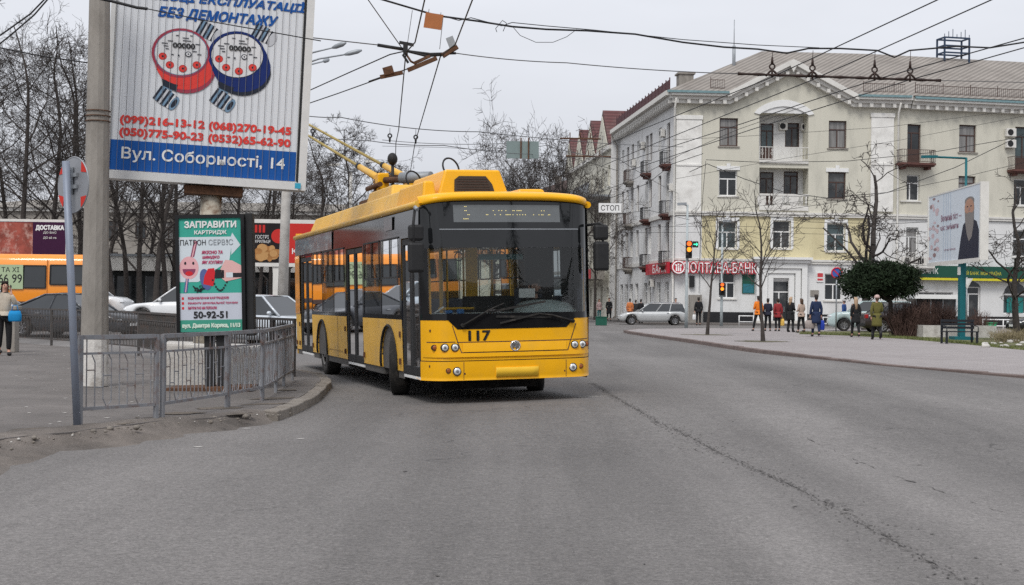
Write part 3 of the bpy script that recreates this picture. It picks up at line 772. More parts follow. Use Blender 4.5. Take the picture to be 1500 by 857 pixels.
    for pxd, fac in ((985, A), (1312, A)):
        u = fac.P(pxd, 300)[0] + .05; mb = MB(); mb.tube([(u, -.75, zc0 + .3), (u, -.25, zc0 - .4), (u, -.25, .3), (u, -.45, .12)], .075, 8); fac.part(mb, 'drainpipe', K['offw'])
    # ---- right wing
    v4 = [(1324, 182, 1349, 238), (1405, 183, 1430, 223), (1487, 186, 1511, 250)]
    v3 = [(1321, 256, 1347, 294), (1404, 258, 1429, 290), (1485, 262, 1508, 301)]
    v2 = [(1320, 333, 1345, 388), (1404, 335, 1429, 372), (1484, 337, 1508, 376)]
    v1 = [(1346, 428, 1396, 462), (1404, 420, 1436, 473), (1470, 432, 1504, 460)]
    ex = [Bf.rect(r) for r in ((1565, 190, 1592, 230), (1565, 265, 1592, 303), (1565, 342, 1592, 380), (1560, 434, 1590, 462))]
    hb = [Bf.rect(r) for r in v4 + v3 + v2 + v1] + ex
    zf0, zf1 = Bf.P(1400, 411)[1], Bf.P(1400, 390)[1]
    Bf.wall(0, uE, zb, zc0, hb, K['plas'], 'upper_wall')
    Bf.wall(0, uE, zf1 - .2, zb, hb, K['plasW'], 'middle_wall')
    Bf.wall(0, uE, 0, zf1 - .2, hb, K['plasW'], 'ground_floor_wall')
    mb = MB(); mb.box(0, uE, -.2, -.003, zb - .03, zb + .1); mb.box(0, uE, -.14, -.003, zb - .2, zb - .03); Bf.part(mb, 'string_course', K['offw'])
    mb = MB(); corn((.15, 0, zc0 - .05), (uE, 0, zc0 - .05)); Bf.part(mb, 'cornice', K['offw'])
    for i, r in enumerate(v4):
        q = Bf.rect(r); Bf.window(*q, fm='wood', pm=('winD', 'winL', 'winG')[i], trans=.78 if i != 1 else .62, low=1.0 if i != 1 else 0, sill=(i == 1))
    for i, r in enumerate(v3): Bf.window(*Bf.rect(r), fm=('white', 'wood', 'white')[i], pm=('winD', 'winL', 'winD')[i], trans=.68)
    for i, r in enumerate(v2): Bf.window(*Bf.rect(r), fm='white', pm=('winL', 'winD', 'winD')[i], trans=.66 if i else .75, sill=i > 0)
    for i, r in enumerate(v1): Bf.window(*Bf.rect(r), fm='white', pm=('winD', 'winD', 'winG')[i], trans=1 if i != 1 else .8, sill=False, mull=(.5,), name='door' if i == 1 else 'window')
    for q in ex: Bf.window(*q, fm='white', pm='winD')
    for (p0, p1, py) in ((1312, 1362, 239), (1475, 1525, 249)):
        a, z = Bf.P(p0, py); b = Bf.P(p1, py)[0]; Bf.balcony(a, b, z, rail='wood')
    a, z = Bf.P(1310, 389); b = Bf.P(1360, 389)[0]; o = Bf.balcony(a, b, z, rail='offw', slab='offw')
    for u in (a + .25, a + 1.35): Bf.aircon(u, z + .05, -.5)
    q = Bf.rect((1471, 188, 1484, 217)); Bf.aircon(q[0], q[2], 0, .8, .6); Bf.aircon(q[0], q[2] + .85, 0, .8, .6)
    for r in ((1404, 411.5, 1436, 420), (1470, 414, 1504, 430)):
        a, b, c, d = Bf.rect(r); n2 = 14; mb = MB(); pts = [(a + (b - a) * i / n2, c + (d - c) * math.sin(math.pi * i / n2) ** .6) for i in range(n2 + 1)]
        mb.prism([(x, -.03, z) for x, z in pts], (0, .027, 0)); Bf.part(mb, 'arched_fanlight', K['winD'])
    a, b, c, d = Bf.rect((1476, 436, 1500, 458)); mb = MB(); mb.box(a, b, .1, .13, c, d); Bf.part(mb, 'window_poster', M('teal_poster', (.02, .2, .19), .4, var=.4, scale=1.2))
    mb = MB(); mb.box(Bf.P(1312, 470)[0], uE, -.12, -.003, 0, Bf.P(1470, 464)[1]); Bf.part(mb, 'plinth', K['black_st'])
    # ---- side wing facing the side street
    hsd = []; bal = []
    zz = [A.P(1000, y)[1] for y in (218, 292, 367)]
    sp = lambda px: S.P(px, 300)[0]
    wcol = [sp(p) for p in (915, 917.6, 925.6, 933.5, 951, 965, 979)]; isbal = [0, 1, 0, 1, 0, 0, 1]
    wcol = [sp(912), sp(919), sp(926), sp(934), sp(947), sp(952.5), sp(966), sp(978)]; isbal = [0, 1, 0, 0, 1, 0, 0, 1]
    bspan = [(923, 927.8), (948.5, 953.5), (977, 982.5)]
    for k, z in enumerate(zz):
        for u, isb in zip(wcol, isbal): hsd.append((u - .55, u + .55, z - (.95 if isb else 0), z + 2.2, .3))
        for p0, p1 in bspan: bal.append((sp(p0), sp(p1), z - .95))
    cols = wcol
    gd = [(u - .7, u + .7, .9 if i % 3 else .1, 3.1, .3) for i, u in enumerate(cols)]
    S.wall(0, L_, zg, zc0, hsd, K['plasW'], 'side_wall'); S.wall(0, L_, 0, zg, gd, K['plasW'], 'side_ground_wall')
    for i, h in enumerate(hsd): S.window(h[0], h[1], h[2], h[3], fm='wood' if i % 3 else 'white', pm='winD', trans=.72, sill=False)
    for i, h in enumerate(gd): S.window(h[0], h[1], h[2], h[3], fm='white', pm='winD', trans=.7, sill=False)
    for i, (ua, ub, z) in enumerate(bal): S.balcony(ua, ub, z, dep=.66, rail='wire' if i % 3 else 'wood', slab='brownP' if i % 3 else 'conc')
    for u, z in ((sp(942), zz[0] + 1.2), (sp(929), zz[0] + .2), (sp(971), zz[0] + 1.3), (sp(958), zz[2] - 2.6), (sp(984), zz[1] + .6)): S.aircon(u, z)
    mb = MB(); corn((0, 0, zc0), (L_ + .5, 0, zc0)); S.part(mb, 'side_cornice', K['offw'])
    mb = MB(); mb.box(0, L_, -.16, -.003, zb - .2, zb + .1); mb.box(0, L_, -.12, -.003, zg - .2, zg + .1); S.part(mb, 'side_string_course', K['offw'])
    for u in (.3,):
        mb = MB(); mb.tube([(u, -.8, zc0 + .3), (u, -.25, zc0 - .6), (u, -.25, .3), (u, -.45, .12)], .085, 8); S.part(mb, 'drainpipe', K['conc'])
    # ---- roof: hips and ridge in world coordinates
    ze = zc1 + .12
    o0 = Vector((x0, D0, 0))
    e0 = A.wpt(-.75, -.75, ze); e1 = A.wpt(uJ, -.8, ze); e2 = Bf.wpt(uE, -.8, ze); s0 = S.wpt(0, -.75, ze)
    ru, rz = A.P(1116, 75, 8.5); r0 = A.wpt(ru, 8.5, rz); r1 = A.wpt(uJ, 8.5, rz); r2 = Bf.wpt(uE, 8.5, rz); rs = S.wpt(0, 7.0, rz - 1.2)
    bk = [Bf.wpt(uE, 16, ze), A.wpt(uJ, 16, ze), A.wpt(13.5, 16, ze), S.wpt(0, 13.5, ze)]
    vs = [v - o0 for v in (e0, e1, e2, s0, r0, r1, r2, rs, *bk)]
    zg_ = gt[1] + .85; V_ = A.wpt(gt[0], -.75 + (zg_ - ze) * 9.25 / (rz - ze), zg_) - o0
    vs += [A.wpt(ga, -.75, ze) - o0, V_, A.wpt(gb, -.75, ze) - o0]
    mb = MB(); mb.add(vs, [(0, 12, 13, 14, 1, 5, 4), (1, 2, 6, 5), (3, 0, 4, 7), (6, 8, 9, 5), (5, 9, 10, 4), (4, 10, 11, 7), (2, 8, 6), (3, 7, 11)])
    mb.build('roof', K['roof'], root)
    # closed back so the block is solid from any side
    mb = MB(); q = [e2, *[b_ for b_ in bk], s0]
    q = [Vector((v.x, v.y, 0)) - o0 for v in q]
    for a_, b_ in zip(q, q[1:]): mb.quad(a_, b_, b_ + Vector((0, 0, ze)), a_ + Vector((0, 0, ze)))
    mb.build('back_wall', K['plasW'], root)
    mb = MB()                                                   # gable roof behind the pediment
    ap = A.wpt(gt[0], 0, gt[1] + .85); bk_ = V_ + o0; l0 = A.wpt(ga - .3, -.8, zc1); r0_ = A.wpt(gb + .3, -.8, zc1)
    apf = A.wpt(gt[0], -.8, gt[1] + .9)
    mb.add([v - o0 for v in (apf, bk_, l0, r0_)], [(0, 1, 2), (0, 3, 1)]); mb.build('gable_roof', K['roof'], root)
    mb = MB()                                                   # green gutters along the eaves
    def gut(p, q): mb.beam(p - o0, q - o0, .22, .16)
    gm_ = M('gutter_blue', (.17, .27, .29), .6, var=.3)
    for p_, q_ in ((A.wpt(-.8, -.86, zc1 + .02), A.wpt(ga - .2, -.86, zc1 + .02)), (A.wpt(gb + .2, -.86, zc1 + .02), A.wpt(uJ, -.86, zc1 + .02)), (Bf.wpt(.15, -.86, zc1 - .03), Bf.wpt(uE, -.86, zc1 - .03))): mb = MB(); gut(p_, q_); mb.build('gutter', gm_, root)
    def crest(fac, u0, u1, name, mat, h=.75, y=-.2, z=None, st=.16):
        mb = MB(); z = z or zc1 + .3; n = int((u1 - u0) / st)
        mb.box(u0, u1, y - .02, y + .02, z + h - .06, z + h - .02); mb.box(u0, u1, y - .02, y + .02, z + .1, z + .14)
        for i in range(n + 1):
            u = u0 + (u1 - u0) * i / n; b = .05 if i % 14 == 0 else .016; mb.box(u - b / 2, u + b / 2, y - .016, y + .016, z - .25, z + h + (.15 if i % 14 == 0 else 0))
        fac.part(mb, name, mat)
    crest(A, 2.5, ga - .4, 'roof_railing', K['wood']); crest(A, gb + .8, uJ - .3, 'roof_railing', K['wood']); crest(Bf, .5, uE, 'roof_railing', K['wood'])
    mb = MB(); z = zc1 + .2                                     # solid maroon railing on the side wing
    mb.box(0, L_ - 1, -.3, -.26, z + .25, z + .95)
    for i in range(18): mb.box(i * 1.35, i * 1.35 + .06, -.32, -.24, z - .2, z + 1.1)
    S.part(mb, 'side_roof_railing', M('maroon', (.08, .03, .035), .7, var=.3))
    a, b, c, d = A.rect((993, 110, 1014, 136), 2.0); mb = MB(); mb.box(a, b, 1.5, 2.6, c - 1, d); mb.box(a - .12, b + .12, 1.4, 2.7, d + .003, d + .12); A.part(mb, 'chimney', K['conc'])
    a, z = A.P(1075, 90, 5); mb = MB(); mb.tube([(a, 5, z - 2), (a, 5, z + .3), (a, 5, z + 1.2)], .13, 8); mb.tube([(a, 5, z + 1.2), (a, 5, z + 3.2)], .03, 6); A.part(mb, 'roof_mast', K['steel'])
    # roof frame for antennas
    a, b, c, d = Bf.rect((1380, 56, 1416, 86), 8); mb = MB()
    for x in (a, b):
        for y in (7.6, 8.8): mb.box(x - .06, x + .06, y - .06, y + .06, c - 1.0, d)
    for z in (d - .1, d - .75, d - 1.3):
        for y in (7.6, 8.8): mb.box(a, b, y - .05, y + .05, z, z + .12)
        for x in (a, b): mb.box(x - .05, x + .05, 7.6, 8.8, z + .002, z + .118)
    for i in range(7): x = a + (b - a) * i / 6; mb.box(x - .02, x + .02, 7.6, 7.64, d, d + .25 + .2 * (i % 3))
    Bf.part(mb, 'antenna_frame', M('frame_blue', (.03, .05, .09), .6))
    return root, A, Bf, S, dict(zb=zb, zg=zg, zc0=zc0, uJ=uJ, uE=uE, zf0=zf0, zf1=zf1)
MBLD, FA, FB, FS, ZB = main_building()
# pavement along the building (a raised strip)
mb = MB(); q = [FA.wpt(-3, -4.5, 0), FA.wpt(ZB['uJ'], -4.5, 0), FB.wpt(ZB['uE'], -4.5, 0), FB.wpt(ZB['uE'], .3, 0), FA.wpt(ZB['uJ'], .3, 0), FA.wpt(0, .3, 0), FS.wpt(0, .3, 0), FS.wpt(-40, .3, 0), FS.wpt(-40, -3, 0), FS.wpt(20, -3, 0)]
mb.prism([(v.x, v.y, -.1) for v in q], (0, 0, .1 + ZP)); struct(mb.build('pavement_building', K['walk']))
mb = MB()
# ---- bank signs
def bank_signs():
    red = M('sign_red', (.52, .03, .05), .4); wh = emis('sign_white', (.85, .83, .83), .05)
    a, b, c, d = FA.rect((1000, 385, 1107, 400)); y = -.45
    t = thing('bank_sign', 'red and white bank lettering sign with round emblem on the corner', 'sign', FA.wpt(0, 0, 0), (0, 0, FA.yaw))
    mb = MB(); mb.box(a - .1, b + .1, -.3, -.16, c + .1, c + .16); mb.box(a - .1, b + .1, -.3, -.16, d - .16, d - .1)
    for i in range(6): u = a + (b - a) * i / 5; mb.box(u - .03, u + .03, -.16, .0, c + .1, d - .1)
    mb.build('mounting_rail', K['steel'], t)
    # red outline behind white letters: the same letters, bolder and deeper
    vs, fs = TXT['bank']; xs = [v.x for v in vs]; ys = [v.y for v in vs]
    sx, sz = (b - a) / (max(xs) - min(xs)), (d - c) / (max(ys) - min(ys))
    for nm, mat, yy, g in (('letter_outline', red, -.32, .085), ('lettering', wh, -.40, 0)):
        mb = MB(); offs = [(0, 0)] if g == 0 else [(g * math.cos(k * .785), g * math.sin(k * .785)) for k in range(8)]
        for j, (ox_, oz_) in enumerate(offs):
            mb.add([(a + (v.x - min(xs)) * sx + ox_, yy - j * .004, c + (v.y - min(ys)) * sz + oz_) for v in vs], fs)
        mb.build(nm, mat, t, norm=False)
    cx, cz = FA.P(991, 392)
    mb = MB(); mb.cyl((cx, -.75, cz), (cx, -.2, cz), .5, 28); em = mb.build('emblem', red, t)
    mb = MB(); mb.torus((cx, -.76, cz), (0, 1, 0), .43, .05, 28, 6)
    for x0_, x1_, z0_, z1_ in ((-.2, -.1, -.28, .14), (.1, .2, -.28, .14), (-.05, .05, -.28, .1), (-.26, -.1, .14, .22), (.1, .26, .14, .22), (-.06, .06, .14, .28)): mb.box(cx + x0_, cx + x1_, -.77, -.752, cz + z0_, cz + z1_)
    mb.build('emblem_mark', wh, em)
    # the return of the sign along the side street
    t2 = thing('bank_side_sign', 'red board reading bank in white letters on the side wall of the corner building', 'sign', FS.wpt(0, 0, 0), (0, 0, FS.yaw))
    a2, b2 = 14.8, 23.2; mb = MB(); mb.box(a2, b2, -.35, -.15, c - .05, d + .05); mb.build('board', red, t2)
    text('bankh', t2, wh, ((a2 + b2) / 2 + 1.2, (c + d) / 2), d - c - .1, 5, y=-.356)
    # green bank fascia
    t3 = thing('bank_fascia', 'long dark green shop fascia with white bank lettering and yellow stripe', 'sign', FB.wpt(0, 0, 0), (0, 0, FB.yaw))
    z0, z1 = ZB['zf0'], ZB['zf1']; u0, u1 = FB.P(1306, 400)[0], ZB['uE'] - .2
    mb = MB(); mb.box(u0, u1, -.55, -.21, z0 + .22, z1); mb.build('fascia_board', K['greenD'], t3)
    mb = MB(); mb.box(u0, u1, -.57, -.22, z0, z0 + .17); mb.build('yellow_stripe', M('stripe_yellow', (.62, .55, .03), .5), t3)
    p, q = FB.P(1314, 398)[0], FB.P(1369, 398)[0]; text('osch', t3, K['white'], ((p + q) / 2, (z0 + z1) / 2 + .1), .52, q - p, y=-.556)
    p, q = FB.P(1404, 401)[0], FB.P(1461, 401)[0]; text('osl', t3, M('print_yellow', (.62, .55, .05), .5), ((p + q) / 2, (z0 + z1) / 2 + .05), .32, q - p, y=-.556)
bank_signs()

# ---------------------------------------------------------------- older houses down the side street
def simple_block(name, label, ox, oy, yaw, wd, h, dep, mat, cols, rows, roofmat, roof='hip', z0=1.0, wz=1.9, ww=1.1, rh=3.0, fm='white', gables=0):
    root = thing(name, label, 'building', (ox, oy, 0)); f = Fac(root, ox, oy, yaw)
    holes = []
    st = (h - .6) / rows
    for r in range(rows):
        for c in range(cols):
            u = wd * (c + .5) / cols; z = z0 + r * st
            holes.append((u - ww / 2, u + ww / 2, z, z + wz, .25))
    f.wall(0, wd, 0, h, holes, mat, 'wall')
    for i, q in enumerate(holes): f.window(*q[:4], fm=fm, pm='winD' if i % 3 else 'winL')
    mb = MB(); mb.quad((0, 0, 0), (0, dep, 0), (0, dep, h), (0, 0, h)); mb.quad((wd, 0, 0), (wd, 0, h), (wd, dep, h), (wd, dep, 0)); mb.quad((0, dep, 0), (wd, dep, 0), (wd, dep, h), (0, dep, h)); f.part(mb, 'side_walls', mat)
    mb = MB(); mb.box(-.25, wd + .25, -.35, -.003, h - .1, h + .25); f.part(mb, 'cornice', K['offw'])
    mb = MB()
    if gables:
        gw = wd / gables
        for i in range(gables):
            a, b = i * gw, (i + 1) * gw; m_ = (a + b) / 2
            mb.prism([(a, -.3, h + .25), (b, -.3, h + .25), (m_, -.3, h + .25 + rh)], (0, dep, 0))
        f.part(mb, 'gabled_roof', roofmat)
        mb = MB()
        for i in range(gables):
            a, b = i * gw + .5, (i + 1) * gw - .5; m_ = (a + b) / 2; mb.prism([(a, -.32, h + .26), (b, -.32, h + .26), (m_, -.32, h + rh - .3)], (0, -.05, 0))
        f.part(mb, 'gable_face', mat)
    else:
        e = .6; mb.add([(-e, -e, h + .26), (wd + e, -e, h + .26), (wd + e, dep + e, h + .26), (-e, dep + e, h + .26), (dep / 2, dep / 2, h + rh), (max(dep / 2, wd - dep / 2), dep / 2, h + rh)], [(0, 1, 5, 4), (1, 2, 5), (2, 3, 4, 5), (3, 0, 4), (0, 3, 2, 1)])
        f.part(mb, 'roof', roofmat)
    mb = MB(); mb.box(wd * .3, wd * .3 + .8, dep * .4, dep * .4 + .8, h, h + rh + 1.2); f.part(mb, 'chimney', K['conc'])
    return root, f
gyaw = FS.yaw
g0 = FS.wpt(-30.3, -.6, 0)
G1, FG = simple_block('gabled_house', 'cream house with red triangular gables down the side street, past the corner building', g0.x, g0.y, gyaw, 30, 15.4, 12, K['plas'], 9, 4, K['redroof'], rh=3.6, gables=4)
mb = MB(); mb.box(0, 30, -2.2, -.01, 11.0, 11.2); mb.box(0, 30, -2.2, -2.1, 11.2, 12.3); FG.part(mb, 'long_balcony', K['steel'])
mb = MB(); mb.box(3, 29, -1.6, -.4, 3.6, 4.6); o = FG.part(mb, 'shop_awning', K['conc'])
for k, (u, cc) in enumerate(((20.5, (.02, .08, .4)), (23.5, (.02, .08, .4)), (26.5, (.42, .05, .06)), (16, (.02, .35, .12)))):
    mb = MB(); mb.box(u, u + 2.2, -1.75, -1.62, 3.65, 4.5); FG.part(mb, 'shop_sign', M('shop_print_%d' % k, cc, .5))
g2 = FS.wpt(-66, -3.5, 0)
simple_block('old_townhouse', 'grey old townhouse with deep eaves, farthest along the side street', g2.x, g2.y, gyaw, 34, 13.5, 12, K['plas'], 10, 4, K['wood'], rh=3)
# left background: pavilion and far block behind the trees
p = W(150, 440, 96)
mbp = thing('market_pavilion', 'long low dark shop pavilion with white fascia behind the trees', 'building', (p.x, 96, gz(p.x, 96)))
mb = MB(); mb.box(0, 13.5, 0, 8, 0, 2.7); mb.build('wall', M('pavilion_dark', (.035, .04, .04), .5, var=.5, scale=.6), mbp)
mb = MB(); mb.box(-.6, 14.2, -1.6, 8.5, 2.75, 3.7); mb.build('fascia', K['offw'], mbp)
mb = MB(); mb.box(-.7, 14.3, -1.7, 8.6, 3.703, 3.85); mb.build('roof', K['steel'], mbp)
for i in range(6):
    mb = MB(); x = .8 + i * 2.15; mb.box(x, x + 1.6, -.06, -.003, .7, 2.4); o = mb.build('shop_window', K['winD'], mbp)
    mb = MB()
    for x2 in (x - .05, x + .78, x + 1.6): mb.box(x2, x2 + .05, -.1, -.062, .65, 2.45)
    mb.build('frame', K['steel'], o)
for i in range(4):
    mb = MB(); x = .2 + i * 4.4; mb.box(x, x + .25, -1.3, -1.05, 0, 2.75); mb.build('column', K['offw'], mbp)
p = W(-60, 440, 150)
simple_block('far_apartment_block', 'long pale apartment block seen through the bare trees on the far left', p.x, 150, R(3), 46, 10.5, 12, K['conc'], 16, 3, K['conc'], rh=1.5, fm='wood')
p = W(470, 440, 175)
simple_block('distant_grey_block', 'distant low grey block behind the trolleybus roof', p.x, 175, R(-2), 30, 7, 12, K['plas'], 9, 2, K['conc'], rh=2)
# ================================================================ TROLLEYBUS
# local frame: x across (0 = kerb side .. 2.5), y from the nose backwards, z up
BW, BL = 2.5, 12.0
def yf(x):
    a = abs(x - 1.25)
    return .09 * (a / 1.25) ** 2 + .30 * (max(0, a - .93) / .32) ** 2.5
def lean(z, x):
    a = min(1, abs(x - 1.25) / 1.25)
    l = 0 if z < 1.17 else .21 * ((z - 1.17) / 1.7) ** 1.15
    b = -.03 * (1 - ((z - .55) / .3) ** 2) if .25 < z < .85 else 0
    return (l + b) * (1 - a ** 6)
def fpt(x, z, out=0.0): return (x, yf(x) + lean(z, x) - out, z)
def xs_front(x0, x1, n=30):
    k = [1.25 + 1.25 * math.sin((-1 + 2 * i / n) * math.pi / 2) for i in range(n + 1)]
    return [x0] + [v for v in k if x0 + .004 < v < x1 - .004] + [x1]
def band(mb, zs, x0=0.0, x1=BW, out=0.0, mi=0, thick=.03, zfun=None):
    X = xs_front(x0, x1); o = len(mb.v)
    for j, z in enumerate(zs):
        for x in X: mb.v.append(fpt(x, zfun(j, x) if zfun else z, out))
    n = len(X)
    for j in range(len(zs) - 1):
        for i in range(n - 1): mb.f.append((o + j * n + i, o + j * n + i + 1, o + (j + 1) * n + i + 1, o + (j + 1) * n + i)); mb.m.append(mi); mb.sm.append(True)
def zr(a, b, n): return [a + (b - a) * i / n for i in range(n + 1)]

def panel(mb, y0, y1, z0, z1, x, sgn, arcs=(), mi=0, th=.04):
    """side sheet with wheel arches cut out; sgn -1 = faces -x"""
    ys = {y0, y1}
    for c, r, zc in arcs:
        for k in range(17):
            yy = c + r * math.cos(math.pi * k / 16)
            if y0 < yy < y1: ys.add(yy)
    ys = sorted(ys); low = []
    for y in ys:
        b = z0
        for c, r, zc in arcs:
            if abs(y - c) < r: b = max(b, zc + math.sqrt(max(0, r * r - (y - c) ** 2)))
        low.append(b)
    bul = lambda z: .02 * math.sin((z - .3) / 2.5 * math.pi) * sgn
    for i in range(len(ys) - 1):
        a, b = ys[i], ys[i + 1]
        lo0, lo1 = low[i], low[i + 1]
        mb.quad((x + bul(lo0), a, lo0), (x + bul(lo1), b, lo1), (x + bul(z1), b, z1), (x + bul(z1), a, z1), mi)
        mb.quad((x + bul(lo0), a, lo0), (x + bul(lo1), b, lo1), (x - sgn * .35, b, lo1), (x - sgn * .35, a, lo0), mi) if lo0 > z0 + .01 or lo1 > z0 + .01 else None

def trolleybus():
    root = thing('trolleybus', 'yellow and black low-floor trolleybus number 117 turning past the kerb', 'trolleybus', (-1.146, 19.72, .0), (R(-.12), R(-1.55), R(17)))
    RF, RR, RA = 2.42, 8.57, .56
    Y, Y2, BK, BM = K['yel'], K['yel2'], K['blk'], K['blkm']
    # ---------------- front
    mb = MB(); band(mb, zr(.335, .60, 5), out=.012); band(mb, [.335, .34], out=.012)
    X = xs_front(0, BW)
    for i in range(len(X) - 1): mb.quad(fpt(X[i], .335, .012), fpt(X[i + 1], .335, .012), (X[i + 1], yf(X[i + 1]) + .3, .36), (X[i], yf(X[i]) + .3, .36))
    bp = mb.build('bumper', Y, root)
    mb = MB(); band(mb, [.60, .612], out=-.01)
    mb.build('bumper_seam', K['wood'], bp)
    mb = MB(); x0, x1 = .95, 1.62
    for a, b, c, d, o in ((.98, 1.60, .375, .505, .028),):
        band(mb, [c, c, d, d], a, b, .0); mb2 = MB(); band(mb, [c, d], a, b, o)
        band(mb, [d, d + .0001], a, b, o)
        Xs = xs_front(a, b)
        for i in range(len(Xs) - 1):
            mb.quad(fpt(Xs[i], d, o), fpt(Xs[i + 1], d, o), fpt(Xs[i + 1], d, 0), fpt(Xs[i], d, 0)); mb.quad(fpt(Xs[i], c, o), fpt(Xs[i + 1], c, o), fpt(Xs[i + 1], c, 0), fpt(Xs[i], c, 0))
        for xx in (a, b): mb.quad(fpt(xx, c, o), fpt(xx, d, o), fpt(xx, d, 0), fpt(xx, c, 0))
    mb.build('number_plate_holder', M('plate_yellow', (.86, .52, .04), .45, var=.05), bp)
    mb = MB()
    for xx in (.52, 2.02): band(mb, zr(.35, .59, 2), xx, xx + .008, .0155)
    mb.build('bumper_joint', K['wood'], bp)
    mb = MB(); band(mb, zr(.612, 1.20, 8)); fm = mb.build('front_mask', Y, root)
    mb = MB()                                     # seams of the hatch: an inward-slanting outline
    def seam(p, q, wd=.006, out=.004, n=12):
        for i in range(n):
            a = [p[k] + (q[k] - p[k]) * i / n for k in (0, 1)]; b = [p[k] + (q[k] - p[k]) * (i + 1) / n for k in (0, 1)]
            dx, dz = b[0] - a[0], b[1] - a[1]; l = math.hypot(dx, dz) or 1; nx, nz = -dz / l * wd, dx / l * wd
            mb.quad(fpt(a[0] - nx, a[1] - nz, out), fpt(b[0] - nx, b[1] - nz, out), fpt(b[0] + nx, b[1] + nz, out), fpt(a[0] + nx, a[1] + nz, out))
    seam((.38, 1.10), (.50, .72)); seam((2.20, 1.10), (2.06, .72)); seam((.50, .72), (2.06, .72), n=24); seam((.44, .865), (2.13, .865), n=24)
    seam((.06, .87), (.42, .87)); seam((2.14, .87), (2.46, .87))
    mb.build('hatch_seam', K['wood'], fm)
    mb = MB(); band(mb, [.735, .755, .80, .85], .52, 2.04, .014, zfun=lambda j, x: [.73, .765, .81, .855][j])
    mb.build('grille_panel', Y, fm)
    mb = MB(); band(mb, zr(.66, .715, 2), .02, 2.48, .022); mb.build('bumper_lip', Y, fm)
    # black field under the windscreen, dipping in the middle
    mb = MB(); X = xs_front(.0, BW); top = 1.262
    def lowz(x):
        a = abs(x - 1.25)
        return 1.175 if a > .93 else (1.045 if a < .80 else 1.045 + (a - .80) / .13 * .13)
    Xs = sorted(set(X) | {.32, .45, 2.05, 2.18}); n = len(Xs); o = len(mb.v)
    for x in Xs: mb.v += [fpt(x, lowz(x), .006), fpt(x, top, .006)]
    for i in range(n - 1): mb.f.append((o + 2 * i, o + 2 * i + 2, o + 2 * i + 3, o + 2 * i + 1)); mb.m.append(0); mb.sm.append(True)
    mb.build('windscreen_apron', BK, root, norm=False)
    mb = MB(); band(mb, zr(1.262, 2.18, 8), .09, 2.41, .0); ws = mb.build('windscreen', K['glass'], root)
    for a, b in ((0, .09), (2.41, BW)): mb = MB(); band(mb, zr(1.262, 2.18, 8), a, b, .0); mb.build('windscreen_pillar', BK, root)
    for a, b in ((.09, .125), (2.375, 2.41)): mb = MB(); band(mb, zr(1.262, 2.18, 6), a, b, -.03); mb.build('pillar_trim', Y, root)
    hd = M('header_glass', (.010, .011, .012), .03, var=.1, spec=.5, coat=0)
    mb = MB(); band(mb, zr(2.18, 2.86, 8)); hg = mb.build('windscreen_header', hd, root)
    mb = MB(); band(mb, [2.435, 2.447], .25, 2.3, .003); mb.build('header_seam', K['steel'], hg)
    mb = MB(); band(mb, zr(2.54, 2.785, 3), .46, 2.03, .004)
    dsp = mb.build('destination_display', M('display_grey', (.115, .125, .13), .12, var=.1, coat=.7), root)
    mb = MB(); rr = random.Random(11)
    for r_ in range(4):                            # partly lit rows of the LED matrix
        z = 2.755 - r_ * .058
        for c in range(64):
            x = .60 + c * .0205
            if .72 < x < .90: continue
            on = (c in (1, 2) and r_ in (0, 1)) or (c in (3, 4) and r_ in (2,)) or (c in (0, 1, 2, 3) and r_ == 3) if x < .72 else (r_ in (1, 2) and rr.random() < .26)
            if on: mb.quad(fpt(x, z, .008), fpt(x + .014, z, .008), fpt(x + .014, z + .011, .008), fpt(x, z + .011, .008))
    mb.build('led_dots', emis('led_amber', (.8, .68, .28), .25), dsp, norm=False)
    mb = MB(); X = xs_front(0, BW)
    prof = [(2.855, .0), (2.85, .05), (2.885, .085), (2.93, .07), (2.965, .0), (2.985, -.14)]
    o = len(mb.v); n = len(X)
    for z, ou in prof:
        for x in X:
            e = ((x - 1.25) / 1.25); mb.v.append((x, yf(min(BW, max(0, x))) + lean(2.86, min(BW, max(0, x))) - ou * (1 - .55 * e ** 8), z - .075 * e ** 4))
    for j in range(len(prof) - 1):
        for i in range(n - 1): mb.f.append((o + j * n + i, o + j * n + i + 1, o + (j + 1) * n + i + 1, o + (j + 1) * n + i)); mb.m.append(0); mb.sm.append(True)
    mb.build('roof_brow', Y, root)
    # lamps
    def lamp(x, z, r, kind):
        p = Vector(fpt(x, z, .004)); mb = MB(); mb.cyl(p + Vector((0, .05, 0)), p + Vector((0, -.014, 0)), r * 1.22, 20)
        h = mb.build({'h': 'headlight', 't': 'turn_signal'}[kind], BM, root)
        mb = MB(); mb.ball(p + Vector((0, -.012, 0)), (r, r * .35, r), 16, 8)
        mb.build('lens', {'h': M('lamp_lens', (.75, .76, .75), .08, .4, var=.25, scale=22), 't': M('amber_lens', (.32, .10, .03), .15, var=.3, scale=12)}[kind], h)
        if kind == 'h':
            mb = MB(); mb.ball(p + Vector((0, -.012 - r * .33, 0)), (r * .45, r * .1, r * .45), 12, 6); mb.build('bulb_ring', M('lens_dark', (.18, .18, .19), .1), h)
    for x, z, r, k in ((.145, .795, .034, 't'), (.27, .795, .046, 'h'), (.41, .795, .046, 'h'), (2.17, .795, .046, 'h'), (2.30, .795, .046, 'h'), (2.40, .795, .03, 't'), (.31, .475, .03, 't'), (.43, .465, .05, 'h'), (2.13, .475, .05, 'h'), (2.26, .485, .03, 't')):
        lamp(x, z, r, k)
    mb = MB()
    for x, z in ((.10, 1.03), (.09, .535), (.54, .43), (2.0, .43)): p = Vector(fpt(x, z, .004)); mb.ball(p, (.016, .012, .02), 8, 6)
    mb.build('tow_cap', K['rust'], fm)
